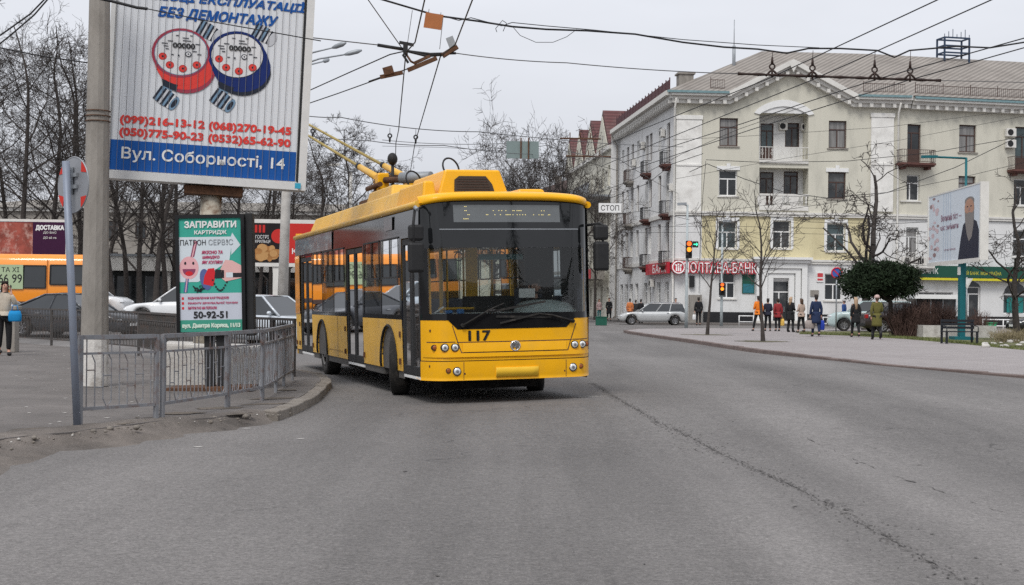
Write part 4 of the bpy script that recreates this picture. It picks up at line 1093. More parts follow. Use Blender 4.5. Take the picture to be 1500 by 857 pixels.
    p = Vector(fpt(1.27, .80, .016)); mb = MB(); mb.torus(p, (0, 1, 0), .066, .012, 28, 8); mb.cyl(p + Vector((0, .01, 0)), p, .064, 24)
    for a0 in (0, 2.09, 4.19):
        for k in range(3):
            a = a0 + k * .45; mb.beam(p + Vector((.015 * math.cos(a), -.006, .015 * math.sin(a))), p + Vector((.056 * math.cos(a + .9), -.006, .056 * math.sin(a + .9))), .011, .012)
    mb.build('emblem', K['chrome'], root)
    # number 117
    vs, fs = TXT['n117']; xs = [v.x for v in vs]; ys = [v.y for v in vs]; a, b, h = .61, .91, .135 / .82
    mb = MB()
    for j in range(9): mb.add([fpt(a + (v.x - min(xs)) / (max(xs) - min(xs)) * (b - a) + (.009 * math.cos(j * .785) if j else 0), .885 + (v.y - min(ys)) / (max(ys) - min(ys)) * h * .82 + (.006 * math.sin(j * .785) if j else 0), .005 + .0003 * j) for v in vs], fs); mb.build('fleet_number', K['blkm'], fm, norm=False)
    # wipers
    def wiper(a, b, c, d):
        A_, B_ = Vector(fpt(a, b, .05)), Vector(fpt(c, d, .03)); mb = MB(); mb.cyl(A_ + Vector((0, .05, 0)), A_, .028, 10); m_ = A_.lerp(B_, .62)
        mb.tube([A_, m_ + Vector((0, -.015, .02)), B_], [.016, .012, .007], 6); w_ = mb.build('wiper', K['rub'], root)
        q = MB(); e = Vector(fpt(c + (.62 if c > a else -.62), d + (.015 if c > a else -.03), .012)); q.beam(m_ + Vector((0, .02, -.01)), e, .012, .03); q.build('wiper_blade', K['rub'], w_)
    wiper(.52, 1.10, 1.12, 1.40); wiper(2.14, 1.13, 1.62, 1.245)
    mb = MB(); mb.beam(fpt(1.05, 1.12, .03), fpt(1.62, 1.245, .03), .014, .025); mb.build('wiper_blade', K['rub'], root)
    # ---------------- sides
    for sx, sg, nm in ((0.0, -1, 'kerb'), (BW, 1, 'road')):
        doors = ((.36, 1.46), (4.44, 5.93), (9.77, 11.28)) if sg < 0 else ()
        cuts = [(.39, .36)] if 0 else []
        segs = [(1.46, 4.44), (5.93, 9.77), (11.28, 11.93)] if sg < 0 else [(.39, 11.93)]
        for a, b in segs:
            mb = MB(); panel(mb, a, b, .41, 1.17, sx, sg, [(RF, RA, .5), (RR, RA, .5)]); sp = mb.build('side_panel', Y2 if sg < 0 else Y, root)
            if sg < 0:
                mb = MB()
                for y, z in ((a + .12, .95), (b - .1, .55), (a + .14, .55)): mb.cbox((sx - .02, y, z), (.03, .05, .09))
                mb.build('panel_marker', K['rust'], sp)
                mb = MB()
                for yy in ([a + .9, b - .75] if b - a > 3 else []):
                    if all(abs(yy - c) > RA + .06 for c in (RF, RR)): mb.box(-.0215, -.0185, yy - .004, yy + .004, .42, 1.16)
                if b - a > 3: mb.box(-.0225, -.0195, max(a, RF + RA + .08 if a < 2 else RR - 2.2), (b if a < 2 else RR - RA - .08), .535, .541)
                if mb.v: mb.build('panel_seam', K['wood'], sp)
            mb = MB(); panel(mb, a, b, .30, .405, sx + .02 * -sg, sg, [(RF, RA, .5), (RR, RA, .5)]); mb.build('sill_strip', M('sill_grey', (.10, .095, .09), .7, var=.2), root)
        # wheel arch trims
        for c in (RF, RR):
            mb = MB(); n = 20
            pts = [(sx + sg * .022, c + (RA + .012) * math.cos(math.pi * i / n), .5 + (RA + .012) * math.sin(math.pi * i / n)) for i in range(n + 1)]
            mb.tube([(sx + sg * .01, c + RA + .012, .42)] + pts + [(sx + sg * .01, c - RA - .012, .42)], .022, 6); mb.build('wheel_arch', K['rub'], root)
            mb = MB()
            pts = [(c + (RA) * math.cos(math.pi * i / n), .5 + RA * math.sin(math.pi * i / n)) for i in range(n + 1)]
            for i in range(n): mb.quad((sx, pts[i][0], pts[i][1]), (sx, pts[i + 1][0], pts[i + 1][1]), (sx - sg * .6, pts[i + 1][0], pts[i + 1][1]), (sx - sg * .6, pts[i][0], pts[i][1]))
            mb.quad((sx - sg * .6, c - RA, .3), (sx - sg * .6, c + RA, .3), (sx - sg * .6, c + RA, 1.1), (sx - sg * .6, c - RA, 1.1)); mb.build('wheel_well', K['rub'], root)
        # black upper side: solid black sheet with glazed openings
        wins = [(1.58, 2.9, 1.24, 2.40), (2.98, 4.32, 1.24, 2.40), (6.06, 7.2, 1.24, 2.40), (7.26, 8.45, 1.24, 2.40), (8.51, 9.68, 1.24, 2.40)] if sg < 0 else [(.62, 1.9, 1.2, 2.4)] + [(2.0 + i * 1.42, 3.34 + i * 1.42, 1.24, 2.40) for i in range(6)]
        op = wins + [(a, b, .3, 2.36) for a, b in doors]
        ys = sorted({.36, 11.93} | {v for o_ in op for v in o_[:2]}); zs = sorted({1.172, 2.78} | {max(1.172, v) for o_ in op for v in o_[2:]})
        mb = MB(); bul = lambda z: .02 * math.sin((z - .3) / 2.5 * math.pi) * sg
        for a, b in zip(ys, ys[1:]):
            for c, d in zip(zs, zs[1:]):
                if any(o_[0] < (a + b) / 2 < o_[1] and o_[2] < (c + d) / 2 < o_[3] for o_ in op): continue
                mb.quad((sx + bul(c), a, c), (sx + bul(c), b, c), (sx + bul(d), b, d), (sx + bul(d), a, d))
        mb.build('upper_side', BK, root)
        for a, b, c, d in wins:
            mb = MB(); x = sx - sg * .006
            mb.quad((x + bul(c), a, c), (x + bul(c), b, c), (x + bul(d), b, d), (x + bul(d), a, d)); wn = mb.build('side_window', K['dglass'] if sg < 0 else K['glass'], root)
            mb = MB(); zt = 1.80; x = sx + sg * .016
            for z in (zt, d - .012): mb.cbox((x, (a + b) / 2, z), (.016, b - a - .1, .024))
            for y in (a + .05, (a + b) / 2, b - .05): mb.cbox((x + sg * .001, y, (zt + d) / 2), (.014, .024, d - zt))
            mb.build('window_frame', BM, wn)
        for a, b in doors:
            for k in range(2):
                p, q = a + (b - a) * k / 2 + .012, a + (b - a) * (k + 1) / 2 - .012; mb = MB(); x = sx + .02; t = .07; z0, z1 = .385, 2.345
                mb.box(x - .02, x + .02, p, p + t, z0, z1); mb.box(x - .02, x + .02, q - t, q, z0, z1); mb.box(x - .018, x + .018, p + t, q - t, z0, z0 + .13); mb.box(x - .018, x + .018, p + t, q - t, z1 - .09, z1)
                dr = mb.build('door', BM, root, .008)
                mb = MB(); mb.quad((x, p + t, z0 + .13), (x, q - t, z0 + .13), (x, q - t, z1 - .09), (x, p + t, z1 - .09)); mb.build('pane', glass('door_glass_%d%d' % (k, int(a * 10)), (.03, .032, .033), (.6, .61, .61)), dr)
                mb = MB(); mb.tube([(x + .05, p + t + .03, 1.35), (x + .07, p + t + .05, 1.0), (x + .05, q - t - .05, .75)], .013, 6); mb.build('handrail', K['steel'], dr)
            mb = MB(); mb.box(sx + .005, sx + .06, a + .02, b - .02, .335, .375); mb.build('door_sill', K['white'], root)
        # gutter rail, roof edge
        mb = MB(); mb.tube([(sx + sg * .012, .34, 2.80), (sx + sg * .018, .7, 2.80), (sx + sg * .018, 11.9, 2.80)], .05, 8); mb.build('roof_gutter', Y2 if sg < 0 else Y, root)
    # teal advert wrap on the rear quarter
    mb = MB(); mb.quad((-.026, 7.3, 2.41), (-.026, 11.9, 2.41), (-.022, 11.9, 2.745), (-.022, 7.3, 2.745)); ad = mb.build('advert_wrap', M('teal_advert', (.02, .13, .16), .25, var=.8, scale=2.2, coat=.5, dirt=(.25, .42, .45), dscale=3, damt=.8, stretch=(1, .5, 2)), root)
    mb = MB(); mb.quad((-.03, 11.30, 1.175), (-.03, 11.92, 1.175), (-.03, 11.92, 2.40), (-.03, 11.30, 2.40)); mb.build('rear_side_panel', M('orange_panel', (.62, .25, .03), .35, var=.1, coat=.5), root)
    mb = MB(); mb.quad((-.026, 2.0, 2.52), (-.026, 2.6, 2.52), (-.024, 2.6, 2.72), (-.024, 2.0, 2.72)); mb.build('side_route_display', M('route_grey', (.10, .10, .105), .2), root)
    # ---------------- roof, rear, floor
    mb = MB(); rings = []
    for y in (.30, .7, 3, 6, 9, 11.6, 11.95):
        d = .07 if y > 11.9 else (.06 if y < .4 else 0)
        rings.append([(x, y, 2.80 + .16 * (1 - abs((x - 1.25) / 1.27) ** 3.2) - d * (1 - abs((x - 1.25) / 1.27))) for x in [0, .06, .2, .5, .9, 1.25, 1.6, 2.0, 2.3, 2.44, 2.5]])
    mb.loft(rings, cap=False, closed=False); mb.build('roof', Y2, root)
    mb = MB(); mb.quad((0, 11.93, .3), (BW, 11.93, .3), (BW, 11.93, 1.6), (0, 11.93, 1.6)); mb.quad((0, 11.93, 2.5), (BW, 11.93, 2.5), (BW, 11.93, 2.9), (0, 11.93, 2.9)); mb.box(0, .2, 11.9, 11.93, 1.6, 2.5); mb.box(2.3, 2.5, 11.9, 11.93, 1.6, 2.5); mb.build('rear_panel', Y2, root)
    mb = MB(); mb.quad((.2, 11.92, 1.6), (2.3, 11.92, 1.6), (2.3, 11.92, 2.5), (.2, 11.92, 2.5)); mb.build('rear_window', K['dglass'], root)
    mb = MB(); mb.box(.62, 1.88, .5, 11.9, .30, .40); mb.box(.05, 2.45, .5, 1.8, .32, .402); mb.box(.05, 2.45, 3.1, 7.9, .32, .402); mb.box(.05, 2.45, 9.2, 11.9, .32, .402); mb.build('floor', M('floor_grey', (.12, .12, .122), .8), root)
    mb = MB(); mb.box(.5, 2.0, 1.2, 1.9, .14, .3); mb.box(.35, 2.15, 3.3, 7.8, .2, .3); mb.tube([(.3, RF, .47), (2.2, RF, .47)], .09, 8); mb.tube([(.3, RR, .47), (2.2, RR, .47)], .11, 8); mb.build('chassis', K['rub'], root)
    # ---------------- wheels
    for c, steer in ((RF, -16), (RR, 0)):
        for x, sg in ((.16, -1), (BW - .16, 1)):
            wr = bpy.data.objects.new('wheel', None); C.objects.link(wr); wr.parent = root; wr.location = (x - sg * .0, c, .472 - (.025 if sg > 0 else 0)); wr.rotation_euler = (0, 0, R(steer))
            mb = MB(); prof = [(.27, -.13), (.40, -.14), (.455, -.125), (.472, -.085), (.472, .085), (.455, .125), (.40, .14), (.27, .13)]
            n = 36; rings = [[(p[1], p[0] * math.cos(2 * math.pi * k / n), p[0] * math.sin(2 * math.pi * k / n)) for p in prof] for k in range(n)]
            mb.loft(rings + [rings[0]], cap=False); ty = mb.build('tyre', K['rub'], wr)
            mb = MB()
            for k in range(44):
                a = 2 * math.pi * k / 44; mb.cbox((0, 0, 0), (0, 0, 0)) if 0 else None
            mb.cyl((sg * .03, 0, 0), (sg * .05, 0, 0), .275, 28); mb.cyl((sg * .05, 0, 0), (sg * .13, 0, 0), .12, 20)
            mb.torus((sg * .12, 0, 0), (1, 0, 0), .265, .022, 28, 6)
            for k in range(10): a = 2 * math.pi * k / 10; mb.cyl((sg * .05, .19 * math.cos(a), .19 * math.sin(a)), (sg * .085, .19 * math.cos(a), .19 * math.sin(a)), .02, 8)
            mb.build('rim', M('rim_grey', (.16, .155, .15), .7, .2, var=.3) if 'rimm' not in K else K['rimm'], wr)
    # ---------------- roof equipment
    def fairing(name, y0, y1, x0, x1, z0, z1, ins=.12, mat=Y2, fr=.2):
        mb = MB(); a = [(x0, y0, z0), (x1, y0, z0), (x1, y1, z0), (x0, y1, z0)]; b = [(x0 + ins, y0 + fr, z1), (x1 - ins, y0 + fr, z1), (x1 - ins, y1 - ins * 2, z1), (x0 + ins, y1 - ins * 2, z1)]
        mb.add(a + b, [(0, 3, 2, 1), (4, 5, 6, 7), (0, 1, 5, 4), (1, 2, 6, 5), (2, 3, 7, 6), (3, 0, 4, 7)]); return mb.build(name, mat, root, .03)
    fairing('roof_fairing', 1.9, 11.0, .16, .62, 2.88, 3.16, .10); fairing('roof_fairing', 1.9, 11.0, 1.9, 2.34, 2.88, 3.10, .10)
    fairing('roof_box', .66, 2.4, .13, .355, 2.86, 3.16, .04, Y, .06)
    fairing('roof_box', 3.9, 6.4, .36, 1.6, 2.9, 3.38, .12, Y2, .35)
    ac = fairing('air_conditioner', .72, 3.0, .36, 1.46, 2.9, 3.33, .14, Y, .06)
    mb = MB(); pts = [(.62, 3.01), (1.22, 3.01), (1.19, 3.12), (1.10, 3.235), (.70, 3.235), (.63, 3.18)]
    sl_ = lambda z: .72 + .06 * (z - 2.9) / .43 - .006
    mb.prism([(x, sl_(z) - .004, z) for x, z in pts], (0, .012, 0)); gr = mb.build('vent_window', M('vent_dark', (.05, .035, .025), .3), ac)
    mb = MB()
    for k in range(5): z = 3.04 + k * .038; mb.box(.66, 1.16 - k * .012, sl_(z) - .012, sl_(z) - .005, z, z + .008)
    mb.build('vent_slat', K['wood'], gr)
    fairing('roof_hatch', .9, 1.9, 1.60, 2.10, 2.92, 3.07, .06, Y, .05)
    # trolley base, poles, ropes
    mb = MB(); mb.box(.72, 1.78, 6.6, 8.4, 2.93, 3.36); mb.cyl((.98, 7.6, 3.36), (.98, 7.6, 3.74), .12, 12); mb.cyl((1.55, 7.6, 3.36), (1.55, 7.6, 3.74), .12, 12)
    mb.tube([(1.0, 7.3, 3.70), (1.9, 6.3, 3.66)], .06, 10); mb.tube([(.85, 7.0, 3.6), (.85, 8.2, 3.6)], .05, 8); mb.tube([(.8, 7.4, 3.4), (1.0, 7.7, 3.8), (1.7, 7.5, 3.78)], .04, 8); mb.build('trolley_base', K['rust'], root)
    mb = MB(); mb.tube([(1.25, 7.0, 3.72), (1.7, 6.5, 3.70)], .105, 12); mb.build('spring_drum', K['steel'], root)
    inv = (Matrix.Translation(root.location) @ root.rotation_euler.to_matrix().to_4x4()).inverted()
    for (bx, by), tip in (((.98, 7.6), W(388, 160, 33.0)), ((1.55, 7.6), W(393, 150, 33.2))):
        b = Vector((bx, by, 3.74)); tp = inv @ tip
        d = tp - b; mb = MB(); mb.tube([b, b + d * .16], [.075, .06], 10); hl = mb.build('pole_socket', Y2, root)
        mb = MB(); mb.tube([b + d * .155, b + d * .6, tp], [.031, .026, .019], 8); pl = mb.build('trolley_pole', M('pole_yellow', (.36, .28, .10), .65, var=.35, scale=3, dirt=(.2, .15, .07), dscale=3, damt=.6), root)
        mb = MB(); mb.tube([b + d * .150, b + d * .165], .062, 10); mb.build('pole_collar', K['blkm'], pl)
        mb = MB(); mb.cbox(tp, (.1, .22, .1)); mb.build('collector_head', K['rust'], pl)
        mb = MB(); mb.box(bx - .11, bx + .11, by - .3, by + .12, 3.45, 3.84); mb.build('pole_bracket', Y, root, .03)
    mb = MB(); mb.ball((1.2, 7.5, 4.12), (.10, .10, .12), 12, 8); mb.cyl((1.2, 7.5, 3.4), (1.2, 7.5, 4.05), .03, 8); mb.build('rope_catcher', K['blkm'], root)
    for x, y in ((1.3, 6.2), (1.35, 3.7)):
        mb = MB(); mb.torus((x, y, 3.62), (.5, -1, .35), .17, .016, 22, 6); mb.tube([(x - .1, y, 3.42), (x - .02, y + .2, 3.42), (x + .12, y, 3.45)], .016, 6); mb.build('cable_loop', K['wire'], root)
    # ---------------- mirrors
    for x, s_ in ((-.12, -1), (2.60, 1)):
        mb = MB(); y = .10
        mb.tube([(x - s_ * .16, .30, 2.76), (x, .08, 2.70), (x + s_ * .03, .05, 2.5), (x + s_ * .02, .07, 2.0)] if s_ < 0 else [(x - s_ * .14, .30, 2.50), (x, .08, 2.52), (x + s_ * .04, .06, 2.48), (x + s_ * .03, .08, 2.0)], .02, 8); arm = mb.build('mirror_arm', BM, root)
        mb = MB(); mb.box(x - .09, x + .12, y - .06, y + .06, 2.28, 2.50); mb.build('mirror_head', BM, arm, .035)
        mb = MB(); mb.box(x - .10, x + .12, y - .08, y + .06, 1.84, 2.26); mb.build('mirror_head', BM, arm, .04)
        if s_ < 0:
            mb = MB(); mb.tube([(x, .06, 2.74), (x + .02, .0, 2.70)], .028, 8); mb.build('camera_pod', K['steel'], arm)
    # ---------------- interior
    mb = MB()
    YP = M('pole_paint', (.75, .42, .02), .4, var=.05)
    for x, y in ((.75, 2.1), (1.62, 2.3), (1.35, 3.0), (.62, 4.2), (1.9, 4.2), (.62, 6.1), (1.9, 6.2), (.7, 8), (1.8, 8), (.7, 10)):
        mb = MB(); mb.tube([(x, y, .4), (x, y, 2.75)], .018 if y > 2.2 else .03, 8); mb.build('grab_pole', YP, root)
    mb = MB(); mb.box(1.10, 1.27, 1.9, 1.96, .4, 2.7); mb.build('partition_post', YP, root)
    mb = MB(); mb.tube([(.55, 1.5, 1.32), (1.1, 1.5, 1.32)], .02, 6); mb.build('barrier_rail', YP, root)
    mb = MB(); mb.box(1.0, 2.42, 1.75, 1.80, .4, 1.5); mb.build('cab_partition', K['blkm'], root)
    mb = MB(); mb.box(2.0, 2.44, 1.75, 1.80, 1.5, 2.5); mb.build('cab_screen', K['blkm'], root)
    dm = M('dash_grey', (.50, .55, .545), .5, var=.1)
    mb = MB(); mb.prism([(.1, .42, 1.05), (.1, .10 + .1, 1.245), (.1, .62, 1.27), (.1, .8, 1.18), (.1, .8, .9), (.1, .45, .85)], (2.3, 0, 0)); ds = mb.build('dashboard', dm, root)
    mb = MB(); rings = []
    for y, h in ((.36, .02), (.45, .11), (.6, .19), (.78, .2), (.84, .02)): rings.append([(1.93 + .42 * math.cos(a), y, 1.24 + h * max(0, math.sin(a)) ** .5) for a in [math.pi * k / 14 for k in range(15)]])
    mb.loft(rings, cap=False, closed=False); mb.build('instrument_binnacle', M('binnacle', (.55, .62, .61), .5), ds)
    mb = MB(); mb.torus((2.0, .98, 1.36), (0, -.8, .6), .23, .017, 28, 8); mb.cyl((2.0, .98, 1.36), (2.0, .86, 1.15), .03, 8); mb.beam((1.77, .98, 1.36), (2.23, .98, 1.36), .03, .02); mb.build('steering_wheel', K['blkm'], root)
    mb = MB(); mb.box(1.42, 1.66, .25, .26, 1.47, 1.60); mb.box(1.46, 1.81, .232, .24, 1.302, 1.42) if 0 else None; mb.build('paper_sheet', K['white'], root)
    mb = MB(); mb.beam((.2, .35, 1.27), (.34, .36, 1.36), .02, .02); mb.build('dash_rod', K['white'], root)
    mb = MB(); mb.cbox((.60, .42, 1.29), (.09, .12, .07)); mb.cbox((.44, .45, 1.285), (.1, .1, .05)); mb.build('dash_cloth', M('blue_cloth', (.06, .18, .42), .8), root, .02)
    mb = MB(); mb.tube([(1.02, .5, 1.285), (1.2, .45, 1.285)], .022, 8); mb.build('dash_bottle', M('red_white_bottle', (.6, .5, .5), .4), root)
    mb = MB(); mb.tube([(.4, 2.2, 2.4), (.4, 9.5, 2.4)], .017, 6); mb.tube([(2.1, 2.2, 2.4), (2.1, 9.5, 2.4)], .017, 6); hr_ = mb.build('ceiling_rail', YP, root)
    mb = MB()
    for k in range(9): mb.torus((.4 + (.0 if k % 2 else 1.7), 2.5 + k * .45, 2.22), (0, 1, .1), .075, .011, 14, 5); 
    mb.build('strap_handle', K['blkm'], hr_)
    mb = MB(); mb.box(.9, 1.55, .45, .5, 2.02, 2.1); mb.build('inner_mirror', M('inner_mirror', (.1, .2, .2), .1), root)
    mb = MB(); mb.box(.05, 2.45, .5, 11.8, 2.72, 2.755); mb.build('ceiling_liner', M('liner', (.62, .63, .63), .7), root)
    sc_ = M('seat_blue', (.07, .075, .10), .8, var=.2)
    def seat(x, y):
        s_ = bpy.data.objects.new('passenger_seat', None); C.objects.link(s_); s_.parent = root; s_.location = (x, y, .4)
        mb = MB(); mb.box(-.21, .21, -.21, .21, .40, .47); mb.build('cushion', sc_, s_, .02)
        mb = MB(); mb.box(-.21, .21, .2, .26, .45, 1.05); mb.build('backrest', sc_, s_, .02)
        mb = MB(); mb.box(-.05, .05, -.05, .05, 0.002, .40); mb.build('pedestal', K['blkm'], s_)
    for x in (.35, 2.15):
        for y in (3.2, 3.95, 6.6, 7.4, 9.4): seat(x, y)
    for x in (.8, 1.65):
        for y in (7.0, 10.6): seat(x, y)
    mb = MB(); mb.box(1.76, 2.24, 1.30, 1.68, .4, .95); mb.box(1.78, 2.22, 1.60, 1.70, .95, 1.62); mb.build('driver_seat', sc_, root, .04)
    return root
BUS = trolleybus()
# ================================================================ LEFT-HAND CORNER
class Board:
    """a flat sign whose plane stands on a ground point; Q turns photo pixels into its own x-z plane"""
    def __init__(s, name, label, cat, px, D, z0, yaw, roll=0.0, group=None):
        o = W(px, 440, D); s.th = roll
        s.root = thing(name, label, cat, (o.x, D, z0), (0, roll, yaw), group)
        s.f = Fac(s.root, o.x, D, yaw); s.z0 = z0
    def Q(s, px, py, off=0.0):
        u, z = s.f.P(px, py, off); z -= s.z0; c, n = math.cos(s.th), math.sin(s.th)
        return (u * c - z * n, u * n + z * c)
def disc(mb, cx, cz, rx, rz, y, mi=0, n=28, a0=0, a1=2 * math.pi, rot=0):
    pts = []
    for k in range(n):
        t = a0 + (a1 - a0) * k / (n if a1 - a0 > 6.2 else n - 1)
        x, z = rx * math.cos(t), rz * math.sin(t)
        pts.append((cx + x * math.cos(rot) - z * math.sin(rot), y, cz + x * math.sin(rot) + z * math.cos(rot)))
    mb.poly(pts, mi)
def pp(mb, pts, y, mi=0): mb.poly([(x, y, z) for x, z in pts], mi)
def pm(name, col, rough=.5, var=.05): return M(name, col, rough, var=var, scale=3, spec=.12)

def big_billboard():
    b = Board('billboard', 'huge white rotating-slat billboard with red and blue water meters on a rusty post', 'billboard', 297, 22.3, ZP, R(12), R(2.2))
    r = b.root; Q = b.Q
    x0 = (Q(162.6, 250)[0] + Q(169.8, 0)[0]) / 2; x1 = (Q(434.5, 264)[0] + Q(442.7, 0)[0]) / 2
    zb = (Q(162.6, 250)[1] + Q(434.5, 264)[1]) / 2; zt = zb + 4.1
    fr = M('billboard_frame', (.62, .62, .61), .5, var=.1, dirt=(.3, .29, .28), damt=.4)
    mb = MB(); mb.box(x0 - .02, x1 + .02, .0, .35, zb - .02, zt); mb.build('cabinet', fr, r)
    mb = MB(); mb.box(x0 - .09, x0 - .022, -.06, .36, zb - .14, zt); mb.box(x1 + .05, x1 + .17, -.06, .36, zb - .14, zt); mb.box(x0 - .022, x1 + .05, -.08, .36, zb - .14, zb - .024); mb.build('frame', fr, r)
    mb = MB(); mb.box(x1 + .012, x1 + .05, -.03, -.002, zb, zt); mb.build('track', K['blkm'], r)
    pw = pm('poster_white', (.66, .68, .71), .4, .03)
    mb = MB(); mb.quad((x0, -.004, zb), (x1, -.004, zb), (x1, -.004, zt), (x0, -.004, zt)); ps = mb.build('poster', pw, r)
    blue = pm('poster_blue', (.015, .09, .33)); red = pm('poster_red', (.68, .06, .05)); navy = pm('poster_navy', (.015, .03, .14))
    ztb = (Q(165, 205)[1] + Q(434, 222)[1]) / 2
    mb = MB(); mb.quad((x0, -.007, zb), (x1, -.007, zb), (x1, -.007, ztb), (x0, -.007, ztb)); mb.build('blue_band', blue, ps)
    W_ = x1 - x0
    X = lambda f: x0 + W_ * f                     # fraction across the poster
    Zp = lambda px, py: Q(px, py)[1]
    zz = Zp(302, 234); text('street', ps, K['white'], (X(.50), zz), .235, W_ * .88, y=-.012, bold=.018)
    text('ph1', ps, red, (X(.505), Zp(302, 185)), .165, W_ * .925, y=-.010, bold=.055)
    text('ph2', ps, red, (X(.505), Zp(302, 203)), .165, W_ * .925, y=-.010, bold=.055)
    text('nodem', ps, blue, (X(.54), Zp(312, 25)), .20, W_ * .65, y=-.010, bold=.05)
    text('place', ps, blue, (X(.53), Zp(310, 0) + .0), .20, W_ * .98, y=-.010, bold=.05)
    # printed water meters, flat like the poster
    mats = [red, navy, pm('print_grey', (.50, .51, .54)), pm('print_dark', (.025, .03, .045)), pm('print_steel', (.17, .27, .38)), pm('print_pale', (.66, .66, .67)), pm('print_dkred', (.33, .05, .08)), pm('print_dred', (.42, .03, .03))]
    mb = MB(); u = W_ / 272.0                      # metres per photo pixel on the board
    def meter(cx, cz, body, rim, sx):
        lay = [0.0]
        def D_(x, z, rx, rz, mi, rot=0, **k): lay[0] += .0009; disc(mb, cx + x * u, cz + z * u, rx * u, rz * u, -.010 - lay[0], mi, rot=rot, **k)
        def nut(x, z, l, w2, an, pale):
            """ribbed union nut seen from the side, a striped block"""
            ca, sa = math.cos(an), math.sin(an); n = 9; lay[0] += .0009
            for k in range(n):
                t0, t1 = (k / n - .5) * l, ((k + 1) / n - .5) * l; h0 = w2 * (1 - .25 * abs(k / n - .4))
                pp(mb, [(cx + (x + t * ca - s * h0 * sa) * u, cz + (z + t * sa + s * h0 * ca) * u) for t, s in ((t0, -1), (t1, -1), (t1, 1), (t0, 1))], -.010 - lay[0], (3, 4, 3, 2, 3, 4, 3, 5, 3)[k])
            if pale: D_(x + l * .5 * ca, z + l * .5 * sa, w2 * .42, w2 * .9, 4, rot=an); D_(x + l * .5 * ca, z + l * .5 * sa, w2 * .24, w2 * .6, 3, rot=an)
        nut(36, 37, 27, 12, -.45, False); D_(51, 29, 5.5, 11.5, 2, rot=-.45)
        D_(27, -40, 20, 13, 2, rot=.35); D_(30, -42, 15, 8, 5, rot=.35)          # chrome base peeping out
        pp(mb, [(cx + x * u, cz + z * u) for x, z in ((-24, -46), (-8, -46), (-12, -64), (-26, -62))], -.0128, 4)
        nut(-19, -68, 30, 12.5, -.55, True)
        D_(12, -26, 40, 33, 6 if body == 0 else 3, rot=.25); D_(9, -18, 42, 36, body, rot=.2); D_(5, -10, 43, 38, body, rot=.15)   # bowl
        pp(mb, [(cx + x * u, cz + z * u) for x, z in ((-26, -40), (-2, -48), (-4, -58), (-24, -50))], -.0186, 3)
        D_(0, 0, 42.5, 37, rim, rot=.12); D_(.5, 0, 39, 33.5, 3 if body == 1 else 4, rot=.12); D_(.5, 0, 38, 32.5, 5, rot=.12)
        for x, z in ((-26, -7), (-15, -19), (4, -23), (24, -16)): D_(x, z, 6, 5.5, 7); D_(x, z, 5, 4.6, 0); D_(x, z, 1.6, 1.6, 3)
        D_(11, -1, 4.5, 4, 3); D_(11, -1, 3.2, 2.8, 5); D_(11, -1, 1.2, 1.2, 3); D_(-3, -4, 1.5, 1.3, 3)
        for i, (x, z, l) in enumerate(((-24, 12, 9), (-22, 8, 7), (6, 22, 9), (8, 18, 12), (-16, 16, 8), (24, 14, 7), (20, 3, 6), (-12, -4, 4), (27, -1, 6), (-6, 25, 5), (-20, 4, 5), (14, 26, 4))):
            mb.box(cx + (x - l / 2) * u, cx + (x + l / 2) * u, -.0312, -.0310, cz + z * u, cz + (z + 1.3) * u, 3)
    c1 = Q(265, 78); c2 = Q(347, 82)
    meter(c1[0], c1[1], 0, 6, 1); meter(c2[0], c2[1], 1, 1, 1)
    mb.build('printed_meters', mats, ps, norm=False)
    for c in (c1, c2): text('dial', ps, K['blkm'], (c[0] + 4 * u, c[1] + 11 * u), .085, .34, y=-.032, bold=.06)
    mb = MB(); n = 27
    for i in range(1, n): x = x0 + W_ * i / n; mb.box(x - .0035, x + .0035, -.036, -.035, zb, zt)
    mb.build('slat_gap', pm('gap_grey', (.14, .14, .15)), ps)
    mb = MB(); mb.box(x1 - .0, x1 + .09, -.084, -.081, zb - .115, zb - .03); mb.build('sticker', pm('sticker_teal', (.05, .35, .5)), r)
    # post, head beam, footing
    mb = MB(); mb.tube([(0, .25, .5), (0, .25, zb - .28)], .165, 18)
    mb.build('post', M('post_cream', (.44, .40, .33), .7, var=.15, dirt=(.13, .06, .03), dscale=4, damt=1), r)
    mb = MB(); mb.box(-.42, .48, .02, .48, zb - .29, zb - .16); mb.build('head_beam', K['rust'], r)
    xa, xb = b.f.P(238, 540, -.5)[0], b.f.P(388, 540, -.5)[0]
    mb = MB(); mb.box(xa, xb, -.45, .9, -.05, .62); mb.build('footing', K['concl'], r, .04)
    return r
big_billboard()

